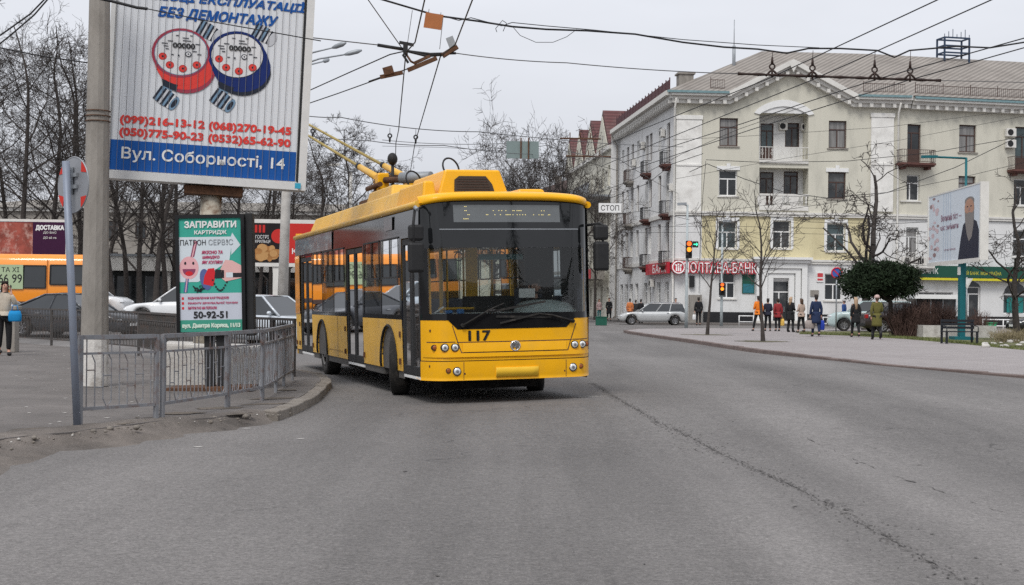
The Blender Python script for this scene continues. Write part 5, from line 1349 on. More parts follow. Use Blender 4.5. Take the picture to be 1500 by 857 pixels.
def lightbox():
    b = Board('poster_lightbox', 'green and white street poster lightbox advertising cartridge refills in a black frame', 'advert stand', 312, 20.7, ZP, R(1.5), R(-1.6))
    r = b.root; Q = b.Q
    x0, x1 = Q(258, 400)[0], Q(359, 400)[0]; z0 = (Q(258, 493)[1] + Q(359, 489)[1]) / 2; z1 = (Q(259, 317)[1] + Q(359, 312)[1]) / 2
    mb = MB(); mb.box(x0, x1, .0, .22, z0, z1); mb.build('cabinet', K['blkm'], r, .015)
    mb = MB(); f = .05
    mb.box(x0, x0 + f, -.03, -.002, z0, z1); mb.box(x1 - f, x1, -.03, -.002, z0, z1); mb.box(x0 + f, x1 - f, -.03, -.002, z0, z0 + f); mb.box(x0 + f, x1 - f, -.03, -.002, z1 - f, z1); mb.build('frame', K['blk'], r)
    mb = MB(); mb.box(x1 + .002, x1 + .11, .04, .26, z0 - .02, z1 + .02); mb.build('side_cover', K['blkm'], r, .01)
    a, c, d, e = x0 + f, x1 - f, z0 + f, z1 - f; w_, h = c - a, e - d
    X = lambda t: a + w_ * t
    Z = lambda t: d + h * t
    tl = pm('poster_teal', (.05, .36, .28)); pk = pm('poster_pale', (.60, .66, .70)); lt = pm('poster_light', (.52, .55, .62)); mg = pm('poster_magenta', (.50, .03, .12))
    mb = MB(); mb.quad((a, -.004, d), (c, -.004, d), (c, -.004, e), (a, -.004, e)); ps = mb.build('poster', tl, r)
    mats = [pk, lt, tl, pm('p_pink', (.72, .40, .42)), pm('p_dark', (.03, .03, .035)), pm('p_red', (.60, .03, .04)), pm('p_maroon', (.25, .06, .12)), pm('p_blue', (.10, .13, .30)), pm('p_skin', (.70, .42, .40)), pm('p_dteal', (.06, .30, .22))]
    mb = MB()
    pp(mb, [(X(0), Z(.60)), (X(.80), Z(.60)), (X(.84), Z(.74)), (X(.84), Z(.835)), (X(0), Z(.835))], -.006, 0)
    pp(mb, [(X(.0), Z(.44)), (X(.30), Z(.44)), (X(.62), Z(.56)), (X(.8), Z(.62)), (X(0), Z(.62))], -.0065, 0)
    pp(mb, [(X(.84), Z(.70)), (X(.84), Z(.675)), (X(.99), Z(.76)), (X(.86), Z(.87)), (X(.84), Z(.84))], -.007, 0)
    pp(mb, [(X(0), Z(.105)), (X(1), Z(.105)), (X(1), Z(.34)), (X(0), Z(.34))], -.006, 1)
    # smiling printed cotton-bud face and pump nozzle
    disc(mb, X(.155), Z(.565), .155 * w_, .10 * h, -.008, 3)
    for s in (.095, .225): disc(mb, X(s), Z(.605), .018 * w_, .014 * h, -.009, 4)
    disc(mb, X(.155), Z(.555), .105 * w_, .062 * h, -.009, 6, a0=math.pi, a1=2 * math.pi); disc(mb, X(.155), Z(.515), .06 * w_, .02 * h, -.010, 5)
    pp(mb, [(X(.18), Z(.66)), (X(.24), Z(.66)), (X(.30), Z(.80)), (X(.24), Z(.80))], -.0085, 6); pp(mb, [(X(.20), Z(.66)), (X(.22), Z(.66)), (X(.28), Z(.80)), (X(.26), Z(.80))], -.0088, 3)
    pp(mb, [(X(.10), Z(.47)), (X(.15), Z(.47)), (X(.12), Z(.35)), (X(.06), Z(.35))], -.0085, 7); pp(mb, [(X(.115), Z(.47)), (X(.13), Z(.47)), (X(.10), Z(.35)), (X(.085), Z(.35))], -.0088, 3)
    disc(mb, X(.42), Z(.46), .09 * w_, .095 * h, -.008, 7, rot=.2)
    pp(mb, [(X(.38), Z(.42)), (X(.54), Z(.40)), (X(.58), Z(.50)), (X(.56), Z(.56)), (X(.46), Z(.555)), (X(.40), Z(.49))], -.009, 5)
    pp(mb, [(X(.56), Z(.47)), (X(.72), Z(.47)), (X(.72), Z(.54)), (X(.58), Z(.55))], -.0095, 4)
    for k in range(10):
        t0, t1 = k / 10, (k + 1) / 10; q = lambda t: (X(.52 + .25 * t), Z(.47 - .10 * math.sin(math.pi * t) - .02 * t))
        (xa, za), (xb, zb) = q(t0), q(t1); mb.box(min(xa, xb), max(xa, xb) + .003, -.0112, -.011, (za + zb) / 2 - .012, (za + zb) / 2 + .012, 4)
    pp(mb, [(X(.66), Z(.55)), (X(.74), Z(.63)), (X(.85), Z(.625)), (X(1), Z(.58)), (X(1), Z(.47)), (X(.74), Z(.44)), (X(.68), Z(.47))], -.0095, 8)
    pp(mb, [(X(.76), Z(.475)), (X(1), Z(.475)), (X(1), Z(.515)), (X(.76), Z(.515))], -.0105, 4); pp(mb, [(X(.75), Z(.475)), (X(.86), Z(.475)), (X(.86), Z(.52)), (X(.75), Z(.52))], -.011, 0)
    for k in range(3): t = .295 - k * .043; pp(mb, [(X(.03), Z(t - .01)), (X(.065), Z(t - .01)), (X(.065), Z(t + .012)), (X(.03), Z(t + .012))], -.008, 5)
    pp(mb, [(X(0), Z(0)), (X(1), Z(0)), (X(1), Z(.105)), (X(0), Z(.105))], -.0065, 9)
    rs = random.Random(3); px_, pz_ = X(.24), Z(.36)
    for k in range(16):
        qx, qz = X(.21 + .2 * rs.random()), Z(.345 + .075 * rs.random()); mb.beam((px_, -.0125, pz_), (qx, -.0125, qz), .001, .011, 4); px_, pz_ = qx, qz
    mb.build('poster_print', mats, ps, norm=False)
    wt, dk, gy = K['white'], K['blkm'], pm('p_grey', (.28, .30, .32))
    text('fill', ps, wt, (X(.51), Z(.945)), h * .062, w_ * .84, y=-.012, bold=.05); text('cart', ps, wt, (X(.51), Z(.872)), h * .042, w_ * .52, y=-.012, bold=.04)
    text('patron', ps, dk, (X(.225), Z(.787)), h * .05, w_ * .41, y=-.012); text('serv', ps, gy, (X(.61), Z(.787)), h * .05, w_ * .27, y=-.012)
    text('excl', ps, dk, (X(.775), Z(.787)), h * .05, w_ * .02, y=-.012); text('c', ps, gy, (X(.835), Z(.787)), h * .05, w_ * .075, y=-.012)
    for k, t in zip(('q1', 'q2', 'q3'), (.70, .655, .612)): text(k, ps, mg, (X(.53 - (.02 if k == 'q2' else 0)), Z(t)), h * .03, w_ * (.34 if k != 'q2' else .28), y=-.012, bold=.04)
    for k, t, l in (('l1', .297, .66), ('l2', .254, .80), ('l3', .211, .46)): text(k, ps, mg, (X(.13 + l / 2), Z(t)), h * .024, w_ * l, y=-.012, bold=.03)
    text('num', ps, dk, (X(.49), Z(.15)), h * .062, w_ * .55, y=-.012, bold=.045); text('addr', ps, pm('p_paleg', (.60, .72, .62)), (X(.5), Z(.052)), h * .05, w_ * .94, y=-.012, bold=.06)
    mb = MB(); mb.box(-.11, .02, .05, .2, .06, z0 - .002); mb.build('leg', K['blkm'], r); mb = MB(); mb.box(.06, .19, .05, .2, .06, z0 - .002); mb.build('leg', K['blkm'], r)
    mb = MB(); mb.box(-.62, .60, -.25, .5, 0, .055); mb.build('base_plate', K['rust'], r)
lightbox()

def concrete_pole():
    p, q = W(137.5, 566, 21.3), W(147, -60, 21.3); p.z = ZP
    t = thing('utility_pole', 'thick grey concrete utility pole with white peeling paint at its foot', 'pole', p)
    d = q - p; mb = MB(); n = 10; pts = [d * (i / n) for i in range(n + 1)]; rs = [.205 - .06 * i / n for i in range(n + 1)]
    mb.tube(pts, rs, 12, smooth=False); mb.build('shaft', K['conc'], t, .02)
    mb = MB(); mb.tube([d * .0 + Vector((0, 0, .01)), d * .075, d * .11], [.2085, .2045, .2035], 12, cap=False, smooth=False)
    m = M('peeling_whitewash', (.58, .56, .53), .9, var=.12, scale=5, bump=.5, bscale=18, dirt=(.25, .22, .19), dscale=3.6, damt=1)
    t2 = mb.build('whitewash', m, t)
    mb = MB()
    for i in range(3): c = d * (.62 + i * .012); mb.torus(c, d, .178, .008, 20, 6)
    mb.build('strap', K['rust'], t)
    mb = MB(); mb.tube([d * .97 + Vector((-.1, 0, 0)), d * .97 + Vector((.5, .1, .03)), d * .965 + Vector((1.5, .3, -.2))], [.03, .03, .02], 6); mb.build('span_clamp', K['rust'], t)
concrete_pole()

def road_sign():
    p = W(114, 635, 14.65); p.z = .03; q = W(96.5, 236, 14.55)
    t = thing('road_sign', 'grey round road sign seen from behind on a leaning pole before the concrete pole', 'road sign', p); d = q - p
    gm = M('sign_pole', (.22, .25, .31), .5, .2, var=.12, dirt=(.14, .11, .1), dscale=5, damt=.3)
    mb = MB(); mb.tube([(0, 0, -.05), d * .5, d], .038, 14); mb.build('pole', gm, t)
    mb = MB(); mb.ball((.02, 0, .0), (.12, .1, .06), 9, 6, 0, .1, random.Random(2)); mb.build('concrete_foot', K['concl'], t)
    c = W(107.5, 271, 14.66) - p; nrm = Vector((math.sin(R(42)), math.cos(R(42)), 0)); ax = Vector((nrm.y, -nrm.x, 0)); up = Vector((0, 0, 1))
    back = M('sign_back', (.30, .31, .33), .45, .4, var=.12)
    mb = MB(); mb.cyl(c, c - nrm * .004, .285, 36); mb.torus(c, nrm, .285, .008, 36, 6); sd = mb.build('sign_disc', back, t)
    mb = MB()
    for a0 in (40, 140, 215, 320):                # red reflective corners showing round the rim
        pts = []
        for k in range(8): a = R(a0 - 16 + 32 * k / 7); pts.append(c - nrm * .009 + (ax * math.cos(a) + up * math.sin(a)) * .284)
        a = R(a0); pts.append(c - nrm * .009 + (ax * math.cos(a) + up * math.sin(a)) * .20); mb.poly(pts)
    mb.build('red_patch', pm('sign_red_paint', (.52, .04, .03)), sd, norm=False)
    mb = MB(); e = c - nrm * .02; mb.beam(e - ax * .10 + up * .1, e + ax * .10 + up * .1, .02, .04); mb.beam(e - ax * .10 - up * .02, e + ax * .10 - up * .02, .02, .04); mb.beam(e + up * .18, e - up * .1, .03, .02); mb.build('bracket', K['steel'], sd)
road_sign()

# ---------------------------------------------------------------- pedestrian railings
railm = M('railing_paint', (.23, .235, .25), .6, .1, var=.2, scale=9, dirt=(.13, .06, .032), dscale=4.5, damt=1)
raild = M('railing_dark', (.07, .065, .062), .7, var=.25, scale=6, dirt=(.12, .07, .05), dscale=4, damt=.6)
def railing(p, q, label, group, style=0, h=.93, zb=ZP, mat=None, endpost=True, near=True):
    p, q = Vector(p), Vector(q); L = (q - p).length; yaw = math.atan2(q.y - p.y, q.x - p.x); mat = mat or railm
    t = thing('pedestrian_railing', label, 'railing', (p.x, p.y, zb), (0, 0, yaw), group)
    for x in ([0.025, L - .025] if endpost else [.025]):
        mb = MB(); mb.box(x - .021, x + .021, -.021, .021, -.05, h + .0); mb.build('post', mat, t)
    for nm, z, s in (('top_rail', h - .02, .045), ('middle_rail', h - .19, .024), ('bottom_rail', .17, .034)):
        mb = MB(); mb.box(.051, L - .051, -s / 2, s / 2, z - s / 2, z + s / 2); mb.build(nm, mat, t)
    mb = MB(); n = max(4, round((L - .1) / .105)); st = (L - .1) / n; b = .0068
    za, zb_ = .187, h - .202
    def seg(*pts): mb.tube([Vector((x, 0, z)) for x, z in pts], b if near else .012, 5 if near else 4, smooth=False)
    for i in range(n):
        x = .05 + st * (i + .5); m = i % 4
        if style == 0:
            if m == 0: seg((x, za), (x, h - .04)); 
            elif m == 1: seg((x, za), (x, zb_ - .08), (x - st * .35, zb_ - .005)); seg((x - st * .9, zb_ - .16), (x, zb_ - .16))
            elif m == 2: seg((x, zb_), (x, za + .08), (x + st * .4, za + .0)); seg((x - st, za + .2), (x, za + .2))
            else: seg((x, za + .05), (x, zb_ - .06), (x - st * .35, zb_)); seg((x, za + .05), (x - st * .5, za - .005)); seg((x - st * .95, zb_ - .22), (x, zb_ - .22)); seg((x, zb_), (x, h - .04))
        elif style == 1:
            if m in (0, 2):
                a, c = x, x + st; seg((a, za + .09), (a, zb_ - .08), (a + st * .25, zb_ - .012), (c - st * .25, zb_ - .012), (c, zb_ - .08), (c, za + .09), (c - st * .3, za + .005), (a + st * .3, za + .005), (a, za + .09))
            if m == 1: seg((x + st * .5, za), (x + st * .5, h - .04))
        else:
            seg((x, za), (x, h - .04))
            if m == 0: seg((x, zb_ - .1), (x + st, zb_), (x + 2 * st, zb_ - .1), (x + 3 * st, zb_), (x + 4 * st, zb_ - .1)) if i + 4 < n else None
    mb.build('bars', mat, t)
    return t
def fpxy(px, D): v = W(px, 440, D); return (v.x, v.y, 0)
front = [(116, 14.75), (233, 15.62), (238, 15.66), (335, 17.45), (386, 18.8), (405.5, 20.4), (417, 21.9), (430, 23.4)]
labs = ['grey railing section between the leaning sign pole and the first gap', None, 'grey railing section with slanted bars before the lightbox and footing', 'rusty grey railing section with looped bars right of the lightbox', 'short rusty railing section with looped bars curving towards the kerb', 'railing section near the kerb curve, second from the trolleybus end', 'last railing section on the kerb curve beside the trolleybus']
for i, (a, b_) in enumerate(zip(front, front[1:])):
    if labs[i] is None: continue
    railing(fpxy(*a), fpxy(*b_), labs[i], 'grey railings along the corner kerb', 0 if i < 3 else 1)
rear = [(-60, 43.5), (22, 41), (76, 39), (130, 37), (204, 34), (260, 30), (330, 27), (400, 25.4), (433, 24.6)]
rl = ['dark railing section at the left edge behind the woman', 'dark railing section right of the woman with the blue bag', 'dark railing section in front of the dark coupe bonnet doors', 'dark railing section behind the concrete pole in front of the coupe', 'dark railing section before the white saloon wheel', 'dark railing section behind the poster lightbox', 'dark railing section behind the lightbox towards the trolleybus', 'dark railing section between lightbox and trolleybus rear']
for i, (a, b_) in enumerate(zip(rear, rear[1:])): railing(fpxy(*a), fpxy(*b_), rl[i], 'dark railings along the back street', 2, 1.0, ZP, raild, near=False)
x, y, _ = fpxy(16, 34); t = thing('stone_bollard', 'low grey stone block on the pavement behind the woman', 'bollard', (x, y, ZP))
mb = MB(); mb.box(-.16, .16, -.16, .16, 0, 1.0); mb.build('shaft', K['conc'], t, .02); mb = MB(); mb.box(-.2, .2, -.2, .2, 1.003, 1.1); mb.build('cap', K['conc'], t, .02)

# ---------------------------------------------------------------- small far billboards
def meat_board():
    b = Board('billboard', 'dark purple food delivery billboard with meat photo above the orange minibus', 'billboard', 20, 66, gz(-20, 66), R(2)); r = b.root; Q = b.Q
    x0, x1 = Q(-75, 350)[0], Q(96, 350)[0]; z1, z0 = Q(50, 325)[1], Q(50, 377)[1]
    mb = MB(); mb.box(x0 - .12, x1 + .12, 0, .3, z0 - .12, z1 + .12); mb.build('cabinet', K['offw'], r)
    mb = MB(); mb.quad((x0, -.004, z0), (x1, -.004, z0), (x1, -.004, z1), (x0, -.004, z1)); ps = mb.build('poster', pm('purple', (.045, .012, .04)), r)
    xm = Q(48, 350)[0]; mt = M('meat_print', (.30, .07, .05), .4, var=.8, scale=1.1, dirt=(.62, .42, .36), dscale=1.5, damt=1)
    mb = MB(); mb.quad((x0, -.01, z0 + .03), (xm, -.01, z0 + .03), (xm, -.01, z1 - .03), (x0, -.01, z1 - .03)); mb.build('meat_picture', mt, ps)
    cx = Q(73, 350)[0]; text('deliv', ps, K['white'], (cx, Q(73, 334)[1]), .27, Q(94, 350)[0] - Q(52, 350)[0], y=-.012, bold=.06)
    text('toyou', ps, K['offw'], (cx, Q(73, 341)[1]), .12, .6, y=-.012); text('tomin', ps, K['offw'], (cx, Q(73, 348.5)[1]), .12, .6, y=-.012)
    for x in (x0 + .8, x1 - .8): mb = MB(); mb.box(x - .1, x + .1, .05, .25, 0, z0 - .123); mb.build('post', K['steel'], r)
meat_board()
def chicken_board():
    b = Board('billboard', 'red and black fried chicken billboard behind the white striped lamp post', 'billboard', 405, 60, gz(-10, 60), R(4)); r = b.root; Q = b.Q
    x0, x1 = Q(369, 350)[0], Q(470, 350)[0]; z1, z0 = Q(405, 327)[1], Q(405, 385)[1]
    mb = MB(); mb.box(x0 - .1, x1 + .1, 0, .25, z0 - .16, z1 + .16); mb.build('cabinet', K['offw'], r)
    mb = MB(); mb.quad((x0, -.004, z0), (x1, -.004, z0), (x1, -.004, z1), (x0, -.004, z1)); ps = mb.build('poster', pm('board_black', (.02, .016, .017)), r)
    rd = pm('board_red', (.52, .035, .03)); xr = Q(420, 350)[0]
    mb = MB(); mb.quad((xr, -.008, z0), (x1, -.008, z0), (x1, -.008, z1), (xr, -.008, z1)); mb.build('red_field', rd, ps)
    mats = [rd, pm('fried', (.36, .17, .06), var=.4), pm('fried_light', (.48, .27, .11))]
    mb = MB(); h = z1 - z0; u = x0 + .12
    for k in range(3): pp(mb, [(u + k * .16, z1 - .08), (u + .1 + k * .16, z1 - .08), (u + .1 + k * .16, z1 - .4), (u + k * .16, z1 - .4)], -.009, 0)
    cx, cz = Q(393, 370)[0], Q(393, 370)[1]; rs = random.Random(5)
    for k in range(14): disc(mb, cx + rs.uniform(-.42, .36), cz + rs.uniform(-.25, .2), rs.uniform(.12, .26), rs.uniform(.1, .2), -.010 - k * .0006, 1 + k % 2, 12)
    disc(mb, Q(408, 346)[0], Q(408, 346)[1], .3, .3, -.009, 0)
    mb.build('printed_chicken', mats, ps, norm=False)
    text('hot1', ps, K['white'], (u + .3, z1 - .58), .15, .55, y=-.02); text('hot2', ps, K['white'], (u + .33, z1 - .78), .15, .62, y=-.02)
    text('kf', ps, K['white'], (Q(441, 369)[0], Q(436, 368)[1]), .24, .75, y=-.02)
    for x in (x0 + 1.0, x1 - .6): mb = MB(); mb.box(x - .12, x + .12, .05, .22, 0, z0 - .163); mb.build('post', K['offw'], r)
chicken_board()

# ---------------------------------------------------------------- lamp posts on the left
def lamp_head(mb, p, d, l=.55): mb.ball(p, (.0, .0, .0), 3, 2) if 0 else mb.beam(p, p + d * l, .2, .1)
def striped_lamp():
    p = W(413, 440, 50); z = gz(p.x, 50); t = thing('street_lamp', 'white concrete lamp post with black striped foot, rising behind the huge billboard', 'street lamp', (p.x, 50, z))
    H_ = W(428, 88, 50).z - z; mb = MB(); mb.tube([(0, 0, 0), (.1, 0, H_ * .5), (.34, 0, H_)], [.19, .16, .11], 12); mb.build('pole', K['concl'], t)
    mb = MB(); 
    for k in range(3):
        pts = [(.2 * math.cos(a), .2 * math.sin(a), .22 + k * .28 + .09 * math.sin(a + .5)) for a in [2 * math.pi * j / 16 for j in range(17)]]
        for j in range(16): a, b = Vector(pts[j]), Vector(pts[j + 1]); mb.quad(a, b, b + Vector((0, 0, .13)), a + Vector((0, 0, .13)))
    mb.build('black_stripe', K['blkm'], t)
    for k, (px, py, D) in enumerate(((487, 70, 49), (505, 80, 50), (474, 90, 53))):
        q = W(px, py, D) - Vector(t.location); s = Vector((.34, 0, H_ - .05 - .2 * k)); d = (q - s).normalized()
        mb = MB(); mb.tube([s, s.lerp(q, .5) + Vector((0, 0, .08)), q], [.04, .032, .026], 8); a = mb.build('arm', K['steel'], t)
        mb = MB(); e = q + d * .62; mb.tube([q, q + d * .15, q + d * .45, e], [.04, .08, .085, .03], 10); mb.build('lamp_head', K['steel'], a)
striped_lamp()
p = W(512, 440, 88); t = thing('street_lamp', 'slim white lamp post behind the trolley poles of the trolleybus', 'street lamp', (p.x, 88, .2))
zt = W(512, 252, 88).z - .2; mb = MB(); mb.tube([(0, 0, 0), (0, 0, zt)], [.14, .09], 10); mb.build('pole', K['offw'], t)
for px, py in ((545, 237), (488, 242)):
    q = W(px, py, 88) - Vector(t.location); mb = MB(); mb.tube([(0, 0, zt), q], .035, 8); a = mb.build('arm', K['steel'], t)
    mb = MB(); mb.beam(q + Vector((-.4, 0, 0)), q + Vector((.4, 0, .05)), .25, .14); mb.build('lamp_head', K['offw'], a)
# ================================================================ CARS
CG = M('car_glass', (.018, .022, .026), .04, var=.3, scale=1, spec=.8)
TAIL = M('tail_lens', (.35, .015, .015), .15); HEADL = M('head_lens', (.62, .64, .66), .08, .2, var=.2, scale=14)
RIMM = M('car_rim', (.30, .30, .31), .35, .7, var=.25, scale=8)
def car(name, label, cat, x, y, yaw, paint, L=4.4, Wd=1.75, H=1.45, kind='saloon', z=None, group=None, roof_bars=False, rim=None):
    z = gz(x, y) if z is None else z
    t = thing(name, label, cat, (x, y, z), (0, 0, yaw), group); hw = Wd / 2; r = .315
    xf, xr = L * .5 - .82, -L * .5 + .86            # axles
    K_ = {'saloon': dict(top=[(-.5, .62), (-.485, .93), (-.44, 1.0), (-.28, 1.0), (.20, .93), (.40, .84), (.475, .74), (.5, .52)], gb=(-.37, .235), gt=(-.20, .07)),
          'hatch': dict(top=[(-.5, .60), (-.49, .92), (-.46, .98), (.20, .95), (.40, .87), (.47, .76), (.5, .52)], gb=(-.475, .26), gt=(-.36, .06)),
          'estate': dict(top=[(-.5, .60), (-.49, .9), (-.46, .96), (.20, .92), (.40, .83), (.475, .72), (.5, .52)], gb=(-.475, .235), gt=(-.43, .06)),
          'coupe': dict(top=[(-.5, .66), (-.485, .90), (-.44, .96), (-.3, .96), (.18, .90), (.38, .82), (.47, .72), (.5, .50)], gb=(-.40, .22), gt=(-.16, .03)),
          'suv': dict(top=[(-.5, .7), (-.49, 1.02), (-.46, 1.10), (.22, 1.06), (.42, .98), (.48, .86), (.5, .6)], gb=(-.475, .27), gt=(-.43, .10))}[kind]
    def topz(x_):
        u = x_ / L; P_ = K_['top']
        for a, b in zip(P_, P_[1:]):
            if u <= b[0]: return a[1] + (b[1] - a[1]) * max(0, (u - a[0])) / (b[0] - a[0])
        return P_[-1][1]
    st = {-L / 2, L / 2, -L / 2 + .06, L / 2 - .06} | {u * L for u, _ in K_['top']} | {-L / 2 + L * k / 16 for k in range(17)}
    ar = r + .065
    for c in (xf, xr): st |= {c + ar * math.cos(math.pi * k / 12) for k in range(13)}
    st = sorted(st); rings = []
    for x_ in st:
        zl = .20 + .10 * max(0, abs(x_) / (L / 2) - .86) / .14
        for c in (xf, xr):
            if abs(x_ - c) < ar: zl = max(zl, r + math.sqrt(ar * ar - (x_ - c) ** 2))
        h = hw * (1 - .16 * (abs(x_) / (L / 2)) ** 8 - .03 * (abs(x_) / (L / 2)) ** 2); zt = max(topz(x_), zl + .06)
        z1, z2 = zl + (zt - zl) * .25, zl + (zt - zl) * .72
        rings.append([(x_, -h + .07, zl), (x_, -h, z1), (x_, -h + .01, z2), (x_, -h + .06, zt - .03), (x_, -h + .22, zt), (x_, h - .22, zt), (x_, h - .06, zt - .03), (x_, h - .01, z2), (x_, h, z1), (x_, h - .07, zl)])
    mb = MB(); mb.loft(rings); body = mb.build('body', paint, t)
    b0, b1 = K_['gb'][0] * L, K_['gb'][1] * L; t0, t1 = K_['gt'][0] * L, K_['gt'][1] * L; hb, ht = hw - .10, hw - .30
    zb0, zb1 = topz(b0) - .02, topz(b1) - .02
    P = lambda u, s, v: (Vector((b0, s * hb, zb0)).lerp(Vector((b1, s * hb, zb1)), u)).lerp(Vector((t0, s * ht, H - .04)).lerp(Vector((t1, s * ht, H - .03)), u), v)
    mb = MB(); R2 = []
    for u, dz in ((0, -.012), (.12, .018), (.5, .04), (.88, .02), (1, -.012)):
        a, b = P(u, -1, 1), P(u, 1, 1); R2.append([a, a.lerp(b, .2) + Vector((0, 0, .02 + dz)), a.lerp(b, .5) + Vector((0, 0, .03 + dz)), a.lerp(b, .8) + Vector((0, 0, .02 + dz)), b])
    mb.loft(R2, cap=False, closed=False)
    for s in (-1, 1):
        for u in (0, 1): mb.tube([P(u, s, 0), P(u, s, .5) + Vector((0, s * .012, 0)), P(u, s, 1)], .035, 6)
        for u in ((.5,) if kind in ('coupe',) else (.34, .62) if kind in ('estate', 'suv', 'hatch') else (.28, .6)): mb.beam(P(u + .0, s, 0), P(u, s, 1), .05, .05)
        mb.tube([P(0, s, 1), P(.5, s, 1) + Vector((0, 0, .012)), P(1, s, 1)], .03, 6)
    mb.build('roof', paint, t)
    for s in (-1, 1):
        mb = MB(); mb.quad(P(.0, s, .0), P(1, s, 0), P(1, s, 1), P(0, s, 1)); mb.build('side_window', CG, t)
    mb = MB(); mb.quad(P(1, -1, 0), P(1, 1, 0), P(1, 1, 1), P(1, -1, 1)); mb.build('windscreen', CG, t)
    mb = MB(); mb.quad(P(0, -1, 0), P(0, 1, 0), P(0, 1, 1), P(0, -1, 1)); mb.build('rear_window', CG, t)
    for c in (xf, xr):
        for s in (-1, 1):
            wv = bpy.data.objects.new('wheel', None); C.objects.link(wv); wv.parent = t; wv.location = (c, s * (hw - .115), r)
            mb = MB(); pr = [(.2, -.10), (r - .02, -.1), (r, -.06), (r, .06), (r - .02, .1), (.2, .1)]; n = 22
            rg = [[(p_[0] * math.cos(2 * math.pi * k / n), p_[1], p_[0] * math.sin(2 * math.pi * k / n)) for p_ in pr] for k in range(n)]; mb.loft(rg + [rg[0]], cap=False); mb.build('tyre', K['rub'], wv)
            mb = MB(); mb.cyl((0, s * .03, 0), (0, s * .055, 0), .05, 12); mb.torus((0, s * .075, 0), (0, 1, 0), .2, .018, 22, 6)
            for k in range(7): a = 2 * math.pi * k / 7; mb.beam((.03 * math.cos(a), s * .06, .03 * math.sin(a)), (.2 * math.cos(a), s * .075, .2 * math.sin(a)), .05, .03)
            mb.cyl((0, s * -.02, 0), (0, s * -.01, 0), .2, 18); mb.build('rim', rim or RIMM, wv)
    for s in (-1, 1):
        xx = L / 2 - .10; mb = MB(); mb.ball((xx - .05, s * (hw - .27), topz(xx) - .10), (.14, .17, .075), 12, 8); mb.build('headlight', HEADL, t)
        xx = -L / 2 + .07; mb = MB(); mb.cbox((xx, s * (hw - .22), topz(xx) - .12), (.13, .24, .2)); mb.build('tail_light', TAIL, t, .02)
        mb = MB(); q = P(.93, s, .12); mb.ball(q + Vector((0, s * .13, .02)), (.06, .09, .065), 10, 6); mb.beam(q, q + Vector((0, s * .1, 0)), .04, .03); mb.build('wing_mirror', paint, t)
        mb = MB(); q = P(.42, s, 0); mb.cbox((q.x - .15, s * (hw + .005), .80 * H / 1.45), (.18, .03, .03)); mb.build('door_handle', K['steel'], t)
    mb = MB(); mb.box(L / 2 - .035, L / 2 + .012, -hw * .55, hw * .55, .27, .40); mb.build('grille', K['blkm'], t)
    mb = MB(); mb.box(L / 2 + .013, L / 2 + .025, -.26, .26, .41, .52); mb.build('number_plate', K['white'], t)
    mb = MB(); mb.box(-L / 2 - .012, -L / 2 + .04, -hw * .75, hw * .75, .30, .48); mb.build('rear_bumper', K['blkm'], t, .02)
    if roof_bars:
        for s in (-1, 1): mb = MB(); mb.tube([P(.05, s, 1) + Vector((0, -s * .06, .02)), P(.08, s, 1) + Vector((0, -s * .06, .09)), P(.9, s, 1) + Vector((0, -s * .06, .09)), P(.95, s, 1) + Vector((0, -s * .06, .02))], .018, 6); mb.build('roof_bar', K['steel'], t)
    return t
def paint(name, col, metal=.0): return M(name, col, .28, metal, var=.04, scale=2, coat=.8)
def at(px, D): v = W(px, 440, D); return v.x, v.y
DG, WHT, SIL = paint('paint_darkgrey', (.05, .055, .065), .2), paint('paint_white', (.68, .69, .70)), paint('paint_silver', (.48, .49, .49), .3)
car('parked_car', 'dark grey coupe behind the dark railing left of the concrete pole', 'car', *at(112, 46.5), R(-22), DG, 4.6, 1.82, 1.42, 'coupe')
car('parked_car', 'white saloon car partly hidden behind the poster lightbox', 'car', *at(276, 55), R(176), WHT, 4.7, 1.82, 1.5, 'saloon')
car('parked_car', 'pale silver-blue car between the poster lightbox and the trolleybus', 'car', *at(394, 43), R(-32), paint('paint_paleblue', (.50, .54, .58), .1), 4.2, 1.74, 1.52, 'hatch')
car('parked_car', 'white car behind the concrete pole, only its sloping nose showing', 'car', *at(118, 63), R(-4), WHT, 4.4, 1.8, 1.65, 'suv')
car('parked_car', 'light blue-grey car at the left edge behind the woman', 'car', *at(-28, 50.5), R(-8), paint('paint_lightblue', (.36, .42, .47), .1), 4.3, 1.74, 1.5, 'hatch')
car('parked_car', 'silver estate car with roof bars parked under the bank sign', 'car', *at(956, 97.5), R(180), SIL, 4.6, 1.78, 1.48, 'estate', roof_bars=True)
car('parked_car', 'white and teal car behind the blonde woman and the olive-coated man', 'car', *at(1276, 76), R(170), paint('paint_paleteal', (.42, .52, .52)), 4.5, 1.78, 1.6, 'suv', z=ZP)
car('parked_car', 'dark brown car half hidden by the bare shrub', 'car', *at(1322, 73), R(6), paint('paint_brown', (.03, .022, .022)), 4.4, 1.76, 1.5, 'saloon', z=ZP)
car('parked_car', 'black car cut off by the right edge beside the flower bed', 'car', *at(1548, 70), R(184), paint('paint_black', (.012, .013, .015)), 4.5, 1.78, 1.42, 'saloon', z=ZP)

